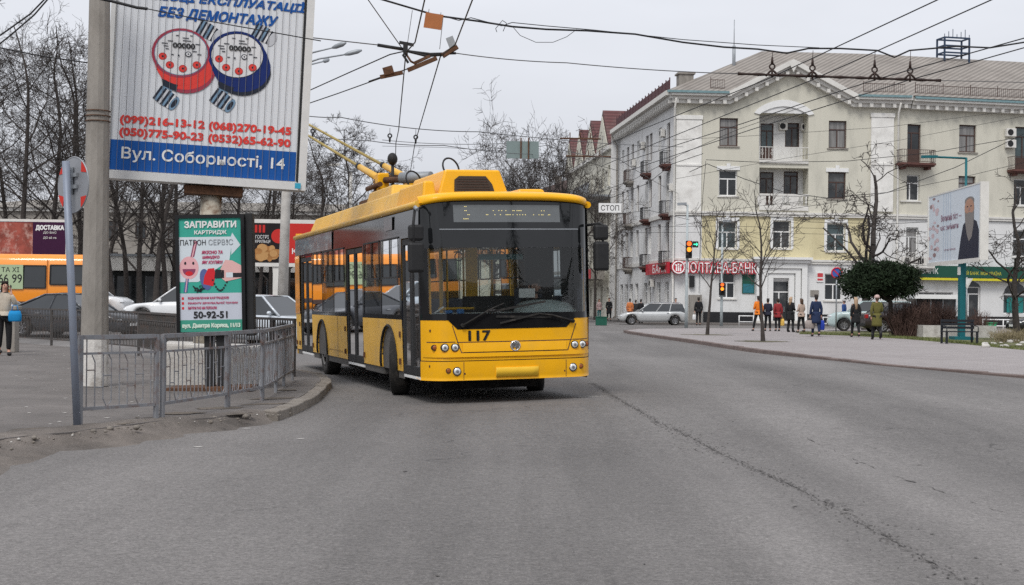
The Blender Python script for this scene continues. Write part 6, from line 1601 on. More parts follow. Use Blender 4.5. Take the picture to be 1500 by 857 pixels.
def minibus(px, D, label, yaw=0.0, write=True):
    x, y = at(px, D); z = gz(x, y); t = thing('minibus', label, 'minibus', (x, y, z), (0, 0, yaw)); L, H, Wd = 7.0, 2.72, 2.1
    orp = paint('paint_orange_' + str(px), (.82, .27, .015)); 
    # seen from -y: its flank is the face y = 0; nose at -x
    wins = [(-3.2 + i * 1.22, -2.1 + i * 1.22, 1.35, 2.25) for i in range(4)] + [(1.74, 3.2, 1.5, 2.28)]
    mb = MB(); rings = []
    for x_, s, zt in ((-L / 2, .55, 1.5), (-L / 2 + .1, .4, 2.0), (-L / 2 + .5, .12, 2.5), (-L / 2 + .9, 0, H), (L / 2 - .2, 0, H), (L / 2, .06, H - .08)):
        a, b = s * .3, Wd - s * .3; rings.append([(x_, a + .05, .35), (x_, a, .55), (x_, a, 1.3), (x_, a + .05, zt - .25), (x_, a + .22, zt), (x_, b - .22, zt), (x_, b - .05, zt - .25), (x_, b, 1.3), (x_, b, .55), (x_, b - .05, .35)])
    mb.loft(rings); mb.build('body', orp, t)
    for i, (a, b, c, d) in enumerate(wins):
        for s in (0, 1):
            mb = MB(); yy = -.006 if s == 0 else Wd + .006; e = .045 if s == 0 else -.045
            mb.quad((a, yy, c), (b, yy, c), (b, yy + e, d), (a, yy + e, d)); wn = mb.build('side_window', CG, t)
            mb = MB(); k = -.02 if s == 0 else .02
            for xx in (a, b): mb.beam((xx, yy + k, c), (xx, yy + k + e, d), .05, .03)
            for zz, ee in ((c, 0), (d, e)): mb.beam((a, yy + k + ee, zz), (b, yy + k + ee, zz), .03, .05)
            mb.build('window_frame', K['blkm'], wn)
    mb = MB(); mb.beam((1.62, -.015, .45), (1.62, .03, 2.5), .03, .05); mb.beam((3.28, -.015, .45), (3.28, .03, 2.5), .03, .05); mb.build('door_seam', paint('seam_' + str(px), (.55, .17, .01)), t)
    mb = MB(); mb.quad((-L / 2 + .02, .4, 1.35), (-L / 2 + .02, Wd - .4, 1.35), (-L / 2 + .46, Wd - .3, 2.3), (-L / 2 + .46, .3, 2.3)); mb.build('windscreen', CG, t)
    for c in (-L / 2 + 1.1, L / 2 - 1.7):
        for s in (.1, Wd - .1):
            mb = MB(); mb.cyl((c, s - .1, .38), (c, s + .1, .38), .38, 20); wv = mb.build('wheel', K['rub'], t); mb = MB(); mb.cyl((c, s - .115, .38), (c, s + .115, .38), .2, 16); mb.build('rim', K['steel'], wv)
    for s in (.35, Wd - .35): mb = MB(); mb.ball((-L / 2 + .02, s, .8), (.08, .16, .1), 10, 6); mb.build('headlight', HEADL, t)
    mb = MB(); mb.box(-L / 2 + .8, L / 2, -.012, -.002, .62, .80); mb.build('dark_stripe', K['wood'], t)
    if write:
        a, b = wins[2][0] + .40, wins[2][0] + 1.42; mb = MB(); mb.box(a, b, -.06, -.028, 1.3, 2.28); bd = mb.build('phone_board', pm('board_green', (.38, .47, .30)), t)
        text('taxi', bd, K['blkm'], ((a + b) / 2, 2.08), .2, .72, y=-.064); text('6699', bd, K['blkm'], ((a + b) / 2, 1.72), .36, .95, y=-.064)
    return t
minibus(10, 58, 'orange minibus with a taxi phone number board in its window')
minibus(262, 64, 'orange minibus behind the poster lightbox and white saloon', R(2), write=False) if 0 else None

# ================================================================ PEOPLE
HAIRM = {}
def cm(name, col, rough=.85): 
    if name not in K: K[name] = M('cloth_' + name, col, rough, var=.15, scale=9, bump=.25, bscale=120)
    return K[name]
def skinned(name, verts, edges, radii, mat, parent, root_i=0, sub=1):
    me = bpy.data.meshes.new(name); me.from_pydata([tuple(v) for v in verts], edges, []); me.materials.append(mat)
    o = bpy.data.objects.new(name, me); C.objects.link(o); o.parent = parent
    m = o.modifiers.new('skin', 'SKIN'); m.use_smooth_shade = True
    for i, sv in enumerate(me.skin_vertices[0].data):
        r = radii[i]; sv.radius = r if isinstance(r, tuple) else (r, r); sv.use_root = (i == root_i)
    s = o.modifiers.new('subd', 'SUBSURF'); s.levels = sub; s.render_levels = sub
    return o
def person(label, px, feet, face, H, coat, hem, legs, hair, stride=.0, hairlen=.0, hat=None, arms=('down', 'down'), shoes='shoe_black', z=ZP, pos=None, bare=False, boots=False, D=None, female=False, sit=False, detail=False, stance=0.0):
    if pos is None:
        g = G(px, feet, z); pos = (g.x, g.y, z)
    t = thing('person', label, 'person', pos, (0, 0, face)); k = H / 1.72; V = lambda *a: Vector(a) * k
    sw = .14 if female else .16
    J, E_, Rr = [], [], []
    def add(p, r, par=None):
        J.append(p); Rr.append(r if not isinstance(r, tuple) else tuple(q * k for q in r)); Rr[-1] = r * k if not isinstance(r, tuple) else Rr[-1]
        if par is not None: E_.append((par, len(J) - 1))
        return len(J) - 1
    hip = add(V(0, 0, .95), (.135, .095)); wst = add(V(0, .0, 1.08), (.12, .085), hip); ch = add(V(0, .005, 1.28), (.145, .10), wst); nk0 = add(V(0, .005, 1.42), (.075, .065), ch)
    nk = add(V(0, .0, 1.48), .052, nk0); hd0 = add(V(0, -.012, 1.545), (.066, .072), nk); hd1 = add(V(0, -.012, 1.615), (.075, .092), hd0); hd2 = add(V(0, -.005, 1.685), (.055, .065), hd1)
    if detail: add(V(0, -.108, 1.60), .016, hd1)
    ch_i = {}
    hands = []
    for s, ar in ((-1, arms[0]), (1, arms[1])):
        sh = add(V(s * sw, .0, 1.385), .06, ch)
        el, wr, hn = {'down': ((s * (sw + .055), .03, 1.12), (s * (sw + .05), -.03, .89), (s * (sw + .045), -.05, .82)),
                      'front': ((s * (sw + .05), .0, 1.12), (s * (sw - .02), -.2, 1.08), (s * (sw - .06), -.26, 1.09)),
                      'carry': ((s * (sw + .06), .03, 1.12), (s * (sw + .07), -.04, .88), (s * (sw + .075), -.05, .80)),
                      'phone': ((s * (sw + .10), -.10, 1.17), (s * (sw - .03), -.15, 1.42), (s * .105, -.10, 1.53)),
                      'wheel': ((s * (sw + .06), -.14, 1.14), (s * (sw - .0), -.38, 1.12), (s * (sw - .03), -.44, 1.13)),
                      'back': ((s * (sw + .06), .12, 1.14), (s * (sw + .06), .16, .92), (s * (sw + .055), .17, .85))}[ar]
        e = add(V(*el), .042, sh); w_ = add(V(*wr), .03, e); h_ = add(V(*hn), (.038, .02), w_)
        dv = (V(*hn) - V(*wr)).normalized(); sd = dv.cross(Vector((1, 0, 0)) if abs(dv.x) < .8 else Vector((0, 0, 1))).normalized()
        for f, ln in ((-.028, .068), (-.009, .08), (.010, .076), (.028, .06)):
            b_ = V(*hn) + sd * f * k * .9 + dv * .02 * k; a1 = add(b_ + dv * ln * .5 * k, .0085, h_); add(b_ + dv * ln * k * .85 + Vector((-s * .018 * k, 0, 0)), .007, a1)
        add(V(*hn) - sd * .045 * k + dv * .005 * k, .010, h_)
        hands.append(V(*hn)); ch_i[s] = (sh, e, w_)
    leg = {}
    for s in (-1, 1):
        st = stride * s
        hp = add(V(s * .085, 0, .88), (.09, .09), hip)
        if sit: kn, an, to = (s * .13, -.42, .92), (s * .13, -.46, .52), (s * .13, -.60, .47)
        else: kn, an, to = (s * (.095 + stance * .5), -.02 - st * .22, .49), (s * (.095 + stance), .02 - st * .42, .09 + (.05 if st < 0 else 0)), (s * (.105 + stance), -.12 - st * .42, .03 + (.0 if st < 0 else 0))
        kk = add(V(*kn), .06, hp); aa = add(V(*an), .038, kk); add(V(*to), (.04, .03), aa); leg[s] = (hp, kk, aa)
    skinned('body', J, E_, Rr, K['skin'], t)
    # coat: torso and sleeves
    cj, ce, crr = [], [], []
    def cadd(i, r, par=None, p=None):
        cj.append(J[i] if p is None else p); crr.append(tuple(q * k for q in r) if isinstance(r, tuple) else r * k)
        if par is not None: ce.append((par, len(cj) - 1))
        return len(cj) - 1
    a = cadd(hip, (.165, .125)); b = cadd(wst, (.15, .115), a); c = cadd(ch, (.17, .128), b); cadd(nk0, (.095, .085), c)
    for s in (-1, 1):
        q = cadd(ch_i[s][0], .083, c); q = cadd(ch_i[s][1], .064, q); cadd(ch_i[s][2], .05, q)
    co = skinned('coat', cj, ce, crr, coat, t)
    if hem < .93 and not sit:                        # skirt of the coat
        mb = MB(); rings = []; n = 18
        for i in range(6):
            u = i / 5; z_ = (1.02 - (1.02 - hem) * u); rx, ry = .175 + .03 * u, .135 + .045 * u
            rings.append([V(rx * math.cos(a) * (1 + .03 * math.sin(5 * a) * u), ry * math.sin(a) * (1 + .04 * math.sin(4 * a + 1) * u), z_) for a in [2 * math.pi * j / n for j in range(n)]])
        mb.loft(rings, cap=True); mb.build('coat_skirt', coat, co)
    lj, le, lr = [J[hip] + V(0, 0, -.02)], [], [(.14 * k, .105 * k)]
    for s in (-1, 1):
        p_ = 0
        for i, r in zip(leg[s], ((.102, .1), .074, .056)):
            q = J[i] + (V(0, 0, .03) if i == leg[s][2] else Vector()); lj.append(q); lr.append(tuple(x * k for x in r) if isinstance(r, tuple) else r * k); le.append((p_, len(lj) - 1)); p_ = len(lj) - 1
    skinned('trousers', lj, le, lr, legs, t)
    for s in (-1, 1):
        an = J[leg[s][2]]; mb = MB(); mb.ball(an + V(0, -.06, -.045), (.048 * k, .135 * k, .05 * k), 10, 6)
        if boots: mb.tube([an + V(0, 0, -.03), an + V(0, 0, .22)], [.055 * k, .062 * k], 10)
        mb.build('shoe', cm('shoe_black', (.015, .015, .016), .5) if shoes == 'shoe_black' else cm('shoe_white', (.6, .6, .58)), t)
    # hair, hat
    if hat:
        mb = MB(); mb.ball(V(0, -.0, 1.665), (.103 * k, .118 * k, .085 * k), 14, 8); mb.cyl(V(0, -.0, 1.625), V(0, 0, 1.66), .112 * k, 16); mb.build('hat', hat, t)
    mb = MB(); R_ = []
    nu, nv = 16, 8
    for i in range(nv + 1):
        u = i / nv; ph = u * (1.75 + hairlen * .0)
        R_.append([V((.084 + .003 * math.sin(9 * a)) * math.sin(min(ph, 1.75)) ** .8 * math.cos(a) * (1 - .12 * u ** 4), .004 + .098 * math.sin(min(ph, 1.75)) ** .8 * math.sin(a) * (1 if math.sin(a) > 0 else .95), 1.635 + .088 * math.cos(ph) + (.05 if math.sin(a) < -.3 and u > .55 else 0) - .085 * max(0, math.sin(a) + .35) * u ** 3) for a in [2 * math.pi * j / nu for j in range(nu)]])
    mb.loft(R_, cap=True)
    if hairlen:
        mb.loft([[V(.088 * math.cos(a), .02 + .09 * max(-.1, math.sin(a)), zz) for a in [2 * math.pi * j / 14 for j in range(14)]] for zz in (1.66, 1.60, 1.52, 1.62 - hairlen)], cap=True)
    mb.build('hair', hair, t)
    if detail:
        for s in (-1, 1):
            mb = MB(); mb.ball(V(s * .033, -.098, 1.625), (.013 * k, .008 * k, .008 * k), 8, 6); mb.build('eye', K['blkm'], t)
            mb = MB(); mb.ball(V(s * .085, .0, 1.605), (.012 * k, .022 * k, .034 * k), 8, 6); mb.build('ear', K['skin'], t)
        mb = MB(); mb.ball(V(0, -.097, 1.557), (.026 * k, .008 * k, .007 * k), 10, 6); mb.build('mouth', cm('lips', (.35, .10, .09), .5), t)
        mb = MB()
        for s in (-1, 1): mb.beam(V(s * .018, -.104, 1.645), V(s * .05, -.096, 1.648), .006, .007)
        mb.build('eyebrow', K['wood'], t)
    M_ = Matrix.Translation(Vector(pos)) @ Matrix.Rotation(face, 4, 'Z')
    return t, [M_ @ h for h in hands]
def bag(label, at_, size, mat, kind='bag', cat='bag'):
    t = thing('shopping_bag' if kind == 'bag' else 'handbag', label, cat, (at_.x, at_.y, at_.z - .02 - size[2] - .12))
    w_, d, h = size; mb = MB(); rings = []
    for u, f in ((0, .85), (.12, 1), (.6, 1.02), (1, .8)): rings.append([(w_ / 2 * f * math.cos(a) * (1 if abs(math.cos(a)) > .7 else 1.0), d / 2 * f * math.sin(a), h * u) for a in [2 * math.pi * j / 14 for j in range(14)]])
    mb.loft(rings); mb.build('bag_body', mat, t)
    mb = MB(); mb.tube([(-w_ * .25, 0, h), (-w_ * .15, 0, h + .12), (w_ * .15, 0, h + .12), (w_ * .25, 0, h)], .01, 6); mb.build('handle', mat, t)
    return t
BLK, NAV, DKH, BRH, BLO = cm('black', (.014, .014, .016)), cm('navy', (.018, .03, .075)), cm('hair_dark', (.02, .014, .011), .6), cm('hair_brown', (.07, .04, .025), .6), cm('hair_blond', (.42, .29, .19), .6)
AW = math.pi
person('man in an orange jacket and black trousers standing at the bank', 1110.5, 485, AW + .3, 1.78, cm('orange', (.75, .20, .02)), .80, BLK, DKH, stride=.2, stance=.13, arms=('down', 'front'))
person('person in a dark jacket standing between orange jacket and young tree', 1124.5, 485, AW - .2, 1.66, cm('darkblue', (.02, .022, .04)),   .85, BLK, DKH, arms=('front', 'down'), stance=.03)
_, h = person('person in a dark red coat carrying a yellow bag', 1139, 485, AW + .2, 1.66, cm('darkred', (.28, .03, .035)), .72, BLK, DKH, arms=('carry', 'down'))
bag('yellow carrier bag held by the person in the red coat', h[0], (.3, .16, .36), cm('yellowbag', (.72, .45, .10)))
person('blonde woman in a long black coat standing before the entrance', 1158, 486.5, AW - .8, 1.74, BLK, .58, BLK, BLO, hairlen=.3, female=True, boots=True, arms=('front', 'down'), stance=.05)
person('woman in a beige puffer jacket with dark trousers', 1173.5, 487.5, AW + .5, 1.66, cm('beige', (.45, .34, .28)), .80, BLK, BRH, hairlen=.18, female=True, stride=.3, arms=('front', 'front'))
_, h = person('man in a navy coat carrying a grey bag and a blue bag', 1195, 493, AW + .1, 1.80, NAV, .55, NAV, DKH, arms=('carry', 'carry'), stride=.35)
bag('blue shopping bag in the right hand of the navy-coated man', h[0], (.3, .2, .42), cm('bluebag', (.02, .05, .35)))
bag('grey-beige holdall in the left hand of the navy-coated man', h[1], (.42, .24, .36), cm('greybag', (.30, .26, .24)))
_, h = person('man in a black jacket with a white bag by the traffic light pole', 1023, 476.7, AW, 1.76, BLK, .82, BLK, DKH, arms=('down', 'carry'))
bag('white plastic bag held by the man beside the traffic light pole', h[1], (.26, .14, .34), cm('whitebag', (.68, .68, .68)))
person('long-haired blonde woman in black walking away past the conifer', 1253, 494, AW + .1, 1.70, BLK, .62, BLK, BLO, hairlen=.42, female=True, stride=.45)
person('stout man in an olive coat and pale cap walking on the plaza', 1284, 497.5, AW, 1.76, cm('olive', (.12, .11, .03)), .52, BLK, BRH, hat=cm('cap', (.50, .36, .33)), stride=.3, boots=True, arms=('front', 'down'), stance=.03)
person('person in a blue jacket standing by the no-stopping sign', 1236, 482, AW + 1, 1.70, cm('blue', (.03, .08, .25)), .85, BLK, BRH, hat=cm('capw', (.5, .48, .47)))
person('person with dark hair standing behind the silver estate car', 989.5, 473.2, 0.2, 1.72, cm('redgrey', (.12, .05, .05)), .8, BLK, DKH)
person('dark-haired person in orange and black by the silver bonnet', 922.5, 472.5, AW, 1.66, cm('orange2', (.55, .18, .06)), .8, BLK, DKH)
person('person in a black jacket behind the silver car bonnet', 938.5, 473, AW - .4, 1.62, BLK, .8, BLK, DKH)
person('second person in black between bonnet and windscreen of the silver car', 931, 472.2, AW, 1.58, cm('darkgrey', (.03, .03, .033)), .8, BLK, DKH)
person('person in a long black coat walking along the side street shops', 892, 469.5, .1, 1.74, BLK, .5, BLK, DKH, stride=.3)
person('woman in a pale pink jacket by the green kiosk crate', 877.5, 468, .3, 1.66, cm('pink', (.45, .33, .32)), .8, cm('teal', (.03, .16, .17)), BRH, hairlen=.2, female=True)
t_, hw_ = person('woman in a cream jumper talking on a phone at the left edge', 6, 521, .55, 1.66, cm('cream', (.52, .46, .38)), .92, BLK, DKH, arms=('down', 'phone'), hairlen=.3, female=True, detail=True, stride=.12)
bag('bright blue shoulder bag at the elbow of the phoning woman', W(22, 446, G(6, 521, ZP).y - .1), (.30, .16, .24), cm('cyanbag', (.01, .22, .50)), 'handbag', 'handbag')
mb = MB(); q = hw_[1] + Vector((.01, .0, .02)); mb.beam(q + Vector((0, -.02, -.07)), q + Vector((-.01, .02, .075)), .012, .07); tag(mb.build('mobile_phone', K['blkm']), 'black mobile phone held to the ear of the woman at the left edge', 'phone')
Bm = Matrix.Translation(BUS.location) @ BUS.rotation_euler.to_matrix().to_4x4()
dp = Bm @ Vector((2.0, 1.47, .04))
person('driver in dark clothes seated behind the trolleybus windscreen', 0, 0, BUS.rotation_euler.z, 1.70, BLK, .95, BLK, DKH, pos=tuple(dp), arms=('wheel', 'wheel'), sit=True, detail=True, hairlen=.1)
# ================================================================ TREES
def tree_mesh(seed, H, r0, spread=.45, clear=.3, depth=5, up=.25, dense=1.0, kink=.16, wide=1.0, leader=True, twig=.006, trunk=.78, kid=(.36, .56), taper=.62):
    rnd = random.Random(seed); tk, cr = MB(), MB()
    def grow(p, d, L, r, lv):
        n = 6 if lv == 0 else (5 if lv < 3 else 3); pts = [p]; rs = [r]; q = p.copy(); dd = d.copy(); kk = kink * (.35 if lv == 0 else 1)
        for i in range(n):
            dd = (dd + Vector((rnd.gauss(0, kk), rnd.gauss(0, kk), rnd.gauss(0, kk * .6) + up * .10))).normalized()
            q = q + dd * (L / n); pts.append(q.copy()); rs.append(max(twig * .6, r * (1 - taper * ((i + 1) / n) ** .9)))
        if lv == 0: rs[0] *= 1.35
        (tk if lv < 1 else cr).tube(pts, rs, 9 if lv == 0 else (6 if lv == 1 else (4 if lv == 2 else 3)), cap=False, smooth=lv < 3)
        if lv >= depth: return
        k = int((rnd.uniform(3.4, 5.4) if lv else rnd.uniform(9, 13)) * dense)
        for j in range(k):
            t = (clear + (1 - clear) * (j + rnd.random()) / k) if lv == 0 else rnd.uniform(.18, 1.0)
            f = t * n; i = min(n - 1, int(f)); b = pts[i].lerp(pts[i + 1], f - i); rb = rs[i] + (rs[i + 1] - rs[i]) * (f - i)
            base = (pts[i + 1] - pts[i]).normalized()
            o = base.orthogonal(); o.rotate(Matrix.Rotation(rnd.uniform(0, 6.283), 3, base)); a = rnd.uniform(.65, 1.3) * (spread + .28)
            nd = (base * math.cos(a) + o * math.sin(a) * wide + Vector((0, 0, up * (.4 if lv == 0 else .2)))).normalized()
            L2 = L * (rnd.uniform(*kid) * (1.15 - .45 * t) if lv == 0 else rnd.uniform(.40, .66))
            grow(b, nd, L2, max(twig, min(rb * .8, rb * rnd.uniform(.34, .58))), lv + 1)
        if lv == 0 and leader: grow(pts[-1], dd, L * (.3 if trunk > .6 else .9), rs[-1], 1)
    grow(Vector((0, 0, -.1)), Vector((0, 0, 1)), H * trunk, r0, 0)
    return tk, cr
barkd = M('bark_dark', (.054, .046, .042), .95, var=.35, scale=6)
TREES = {}
def tree(kind, label, x, y, z, rot=0.0, s=1.0, group=None, mk=None, mat=None, sx=1.0):
    if kind not in TREES:
        tk, cr = mk(); t = thing('bare_tree', label, 'tree', (x, y, z), (0, 0, rot), group)
        a = tk.build('trunk', mat or barkd, t, norm=False); b = cr.build('crown', mat or barkd, t, norm=False)
        TREES[kind] = (a.data, b.data)
    else:
        t = thing('bare_tree', label, 'tree', (x, y, z), (0, 0, rot), group)
        for nm, me in zip(('trunk', 'crown'), TREES[kind]): o = bpy.data.objects.new(nm, me); C.objects.link(o); o.parent = t
    t.scale = (s * sx, s * sx, s); return t
mk = {'a': lambda: tree_mesh(1, 16, .20, .52, .22, 5, .30, .95, twig=.011), 'b': lambda: tree_mesh(2, 17, .19, .46, .25, 5, .36, .95, twig=.011), 'c': lambda: tree_mesh(3, 15.5, .18, .55, .28, 5, .28, .98, twig=.011),
      'd': lambda: tree_mesh(7, 12, .16, .55, .25, 5, .3, 1.05, twig=.012), 'e': lambda: tree_mesh(9, 14, .32, .60, .6, 5, .20, 1.14, kink=.2, trunk=.34, kid=(1.25, 1.9), twig=.0125)}
rt = random.Random(21)
lab = 'tall bare dark tree in the stand behind the left billboards'
for i, (px, D, k, s) in enumerate([(-70, 84, 'a', 1), (-25, 80, 'b', .95), (12, 90, 'c', 1.02), (38, 78, 'a', 1.0), (66, 86, 'b', 1.02), (88, 80, 'c', .98), (112, 92, 'a', 1.08), (168, 82, 'b', .95), (186, 92, 'c', 1), (206, 84, 'a', .9), (228, 79, 'c', .95), (243, 88, 'b', .9), (258, 94, 'a', 1), (330, 90, 'b', .8), (378, 86, 'c', .75), (398, 93, 'a', .75), (420, 88, 'b', .66), (150, 112, 'b', 1.05), (215, 108, 'c', 1)]):
    x, y = at(px, D); tree(k, lab, x, y, gz(x, y), rt.uniform(0, 6.28), s, 'stand of bare trees on the left', mk[k])
for px, D, k, s, sx, lb in ((468, 84, 'd', .92, 1.0, 'bare tree beside the billboard edge above the trolleybus rear'), (508, 90, 'd', 1.02, 1.0, 'bare tree behind the slim white lamp post'), (556, 96, 'd', .85, 1.1, 'lower bare tree just right of the slim white lamp post'),
                         (722, 108, 'e', 1.12, .8, 'round bare tree below the grey-green hanging sign'), (822, 104, 'e', 1.40, .66, 'large bare tree between trolleybus roof and gabled house'), (772, 118, 'e', 1.0, .85, 'smaller bare tree between the two behind the trolleybus roof'),
                         (872, 122, 'd', 1.0, .75, 'bare street tree in front of the gabled house')):
    x, y = at(px, D); tree(k, lb, x, y, 0, rt.uniform(0, 6.28), s, None, mk[k], sx=sx)
# pollarded tree behind the conifer, tree at the right edge
x, y = at(1272, 80); tree('f', 'crooked bare tree rising behind the dark conifer', x, y, ZP, 1.2, 1.22, None, lambda: tree_mesh(14, 8.0, .25, .62, .5, 5, .16, .8, kink=.24, wide=1.15, trunk=.5, kid=(.7, 1.1), twig=.016, taper=.5))
x, y = at(1492, 62); tree('g', 'spreading bare tree cut off by the right edge', x, y, ZP, 2.2, 1, None, lambda: tree_mesh(18, 7.6, .17, .7, .45, 5, .12, .8, kink=.26, wide=1.25, trunk=.48, kid=(.65, 1.05), twig=.014, taper=.5))
g = G(1036, 490.5, ZP); tree('h', 'thin young tree on the plaza with its branches fanning upwards', g.x, g.y, ZP, 0, 1, None, lambda: tree_mesh(31, 5.8, .07, .36, .45, 3, .35, 1.0, kink=.10, twig=.010), barkd).rotation_euler = (0, R(3), .4)
g = G(1118, 500.2, ZP); tree('i', 'taller young tree on the plaza in front of the portal', g.x, g.y, ZP, 0, 1, None, lambda: tree_mesh(36, 5.6, .07, .40, .36, 3, .3, 1.1, kink=.10, twig=.009), barkd)

# conifer: flat clipped crown of many needle tufts
def conifer():
    p = W(1288, 440, 64); t = thing('conifer', 'low dark green conifer with a flat clipped crown on a crooked stem', 'tree', (p.x, 64, ZP)); rnd = random.Random(8)
    nd = M('needles', (.018, .032, .014), .9, var=.55, scale=1.7)
    mb = MB(); mb.tube([(.75, 0, -.05), (.55, .05, .8), (.5, 0, 1.5), (.2, 0, 2.1), (-.1, 0, 2.5)], [.13, .11, .1, .08, .05], 8)
    for e in ((-1.2, .2, 2.4), (1.4, -.2, 2.3), (.6, .6, 2.6), (-.5, -.6, 2.3)): mb.tube([(.45, 0, 1.55), (e[0] * .5 + .2, e[1] * .5, 2.0), e], [.07, .05, .03], 6)
    mb.build('trunk', barkd, t)
    mb = MB(); cl = []
    for i in range(85):
        a = i * 2.39996 + rnd.gauss(0, .1); r = math.sqrt((i + .5) / 85); x, y = 1.62 * r * math.cos(a), 1.4 * r * math.sin(a)
        top = 2.35 + .85 * math.sqrt(max(.02, 1 - r * r)); cl.append((x, y, rnd.uniform(1.85 + .12 * r, top), rnd.uniform(.26, .42)))
    for i in range(45):
        a = i * 2.39996; r = .72 * math.sqrt((i + .5) / 45); x, y = 1.62 * r * math.cos(a), 1.4 * r * math.sin(a); cl.append((x, y, rnd.uniform(2.1, 2.4 + .72 * math.sqrt(1 - r * r)), rnd.uniform(.28, .42)))
    for x, y, z, r in cl:
        for j in range(200):
            v = Vector((rnd.gauss(0, 1), rnd.gauss(0, 1), rnd.gauss(0, .75))).normalized() * r * rnd.uniform(.5, 1.08); c = Vector((x, y, z)) + v
            d = (v.normalized() + Vector((rnd.gauss(0, .5), rnd.gauss(0, .5), rnd.gauss(0, .4) + .2))).normalized(); o = d.orthogonal(); o.rotate(Matrix.Rotation(rnd.uniform(0, 6.28), 3, d)); l = rnd.uniform(.09, .19); b = rnd.uniform(.02, .04)
            mb.add([c - o * b, c + o * b, c + d * l], [(0, 1, 2)])
    mb.build('crown', nd, t, norm=False)
conifer()
p = W(1284, 386.5, 63.6); t = thing('bird', 'small black bird perched on top of the dark conifer', 'bird', p); mb = MB()
mb.tube([(.24, 0, .02), (.14, 0, .06), (.02, 0, .10), (-.08, 0, .13), (-.13, 0, .18), (-.17, 0, .20), (-.215, 0, .19), (-.26, 0, .18)], [.02, .03, .062, .058, .040, .042, .02, .004], 10); mb.tube([(0, .02, .06), (0, .02, -.02)], .007, 4); mb.tube([(0, -.02, .06), (0, -.02, -.02)], .007, 4); mb.build('body', K['blkm'], t)
def shrub(label, px, D, wd, h, n, seed, mat, z=ZP):
    p = W(px, 440, D); rnd = random.Random(seed); t = thing('bare_shrub', label, 'shrub', (p.x, D, z)); mb = MB()
    for i in range(n):
        b = Vector((rnd.uniform(-wd / 2, wd / 2) * .9, rnd.uniform(-.6, .6), 0)); hh = h * rnd.uniform(.6, 1.05) * (1 - .35 * (abs(b.x) / (wd / 2)) ** 2)
        d = Vector((rnd.gauss(0, .22) + b.x * .12, rnd.gauss(0, .2), 1)); m_ = b + d * hh * .5 + Vector((rnd.gauss(0, .05), 0, 0)); e = b + d * hh
        mb.tube([b, m_, e], [.011, .008, .004], 3, cap=False, smooth=False)
        for j in range(4):
            s = b.lerp(e, rnd.uniform(.3, .9)); mb.tube([s, s + Vector((rnd.gauss(0, .13), rnd.gauss(0, .13), rnd.uniform(.08, .3)))], [.007, .004], 3, cap=False, smooth=False)
    mb.build('twigs', mat, t, norm=False)
tw = M('twig_brown', (.10, .062, .052), .95, var=.4, scale=3)
shrub('dense brown leafless shrub behind the concrete planter', 1352, 64, 2.9, 1.62, 1000, 4, tw)
shrub('small leafless shrub between the teal post and the green bin', 1434, 68, 1.0, 1.3, 90, 6, tw)
shrub('low dry shrub among the pale rocks by the right edge', 1485, 55, 1.8, .4, 160, 9, M('twig_dry', (.25, .21, .13), .95, var=.4))

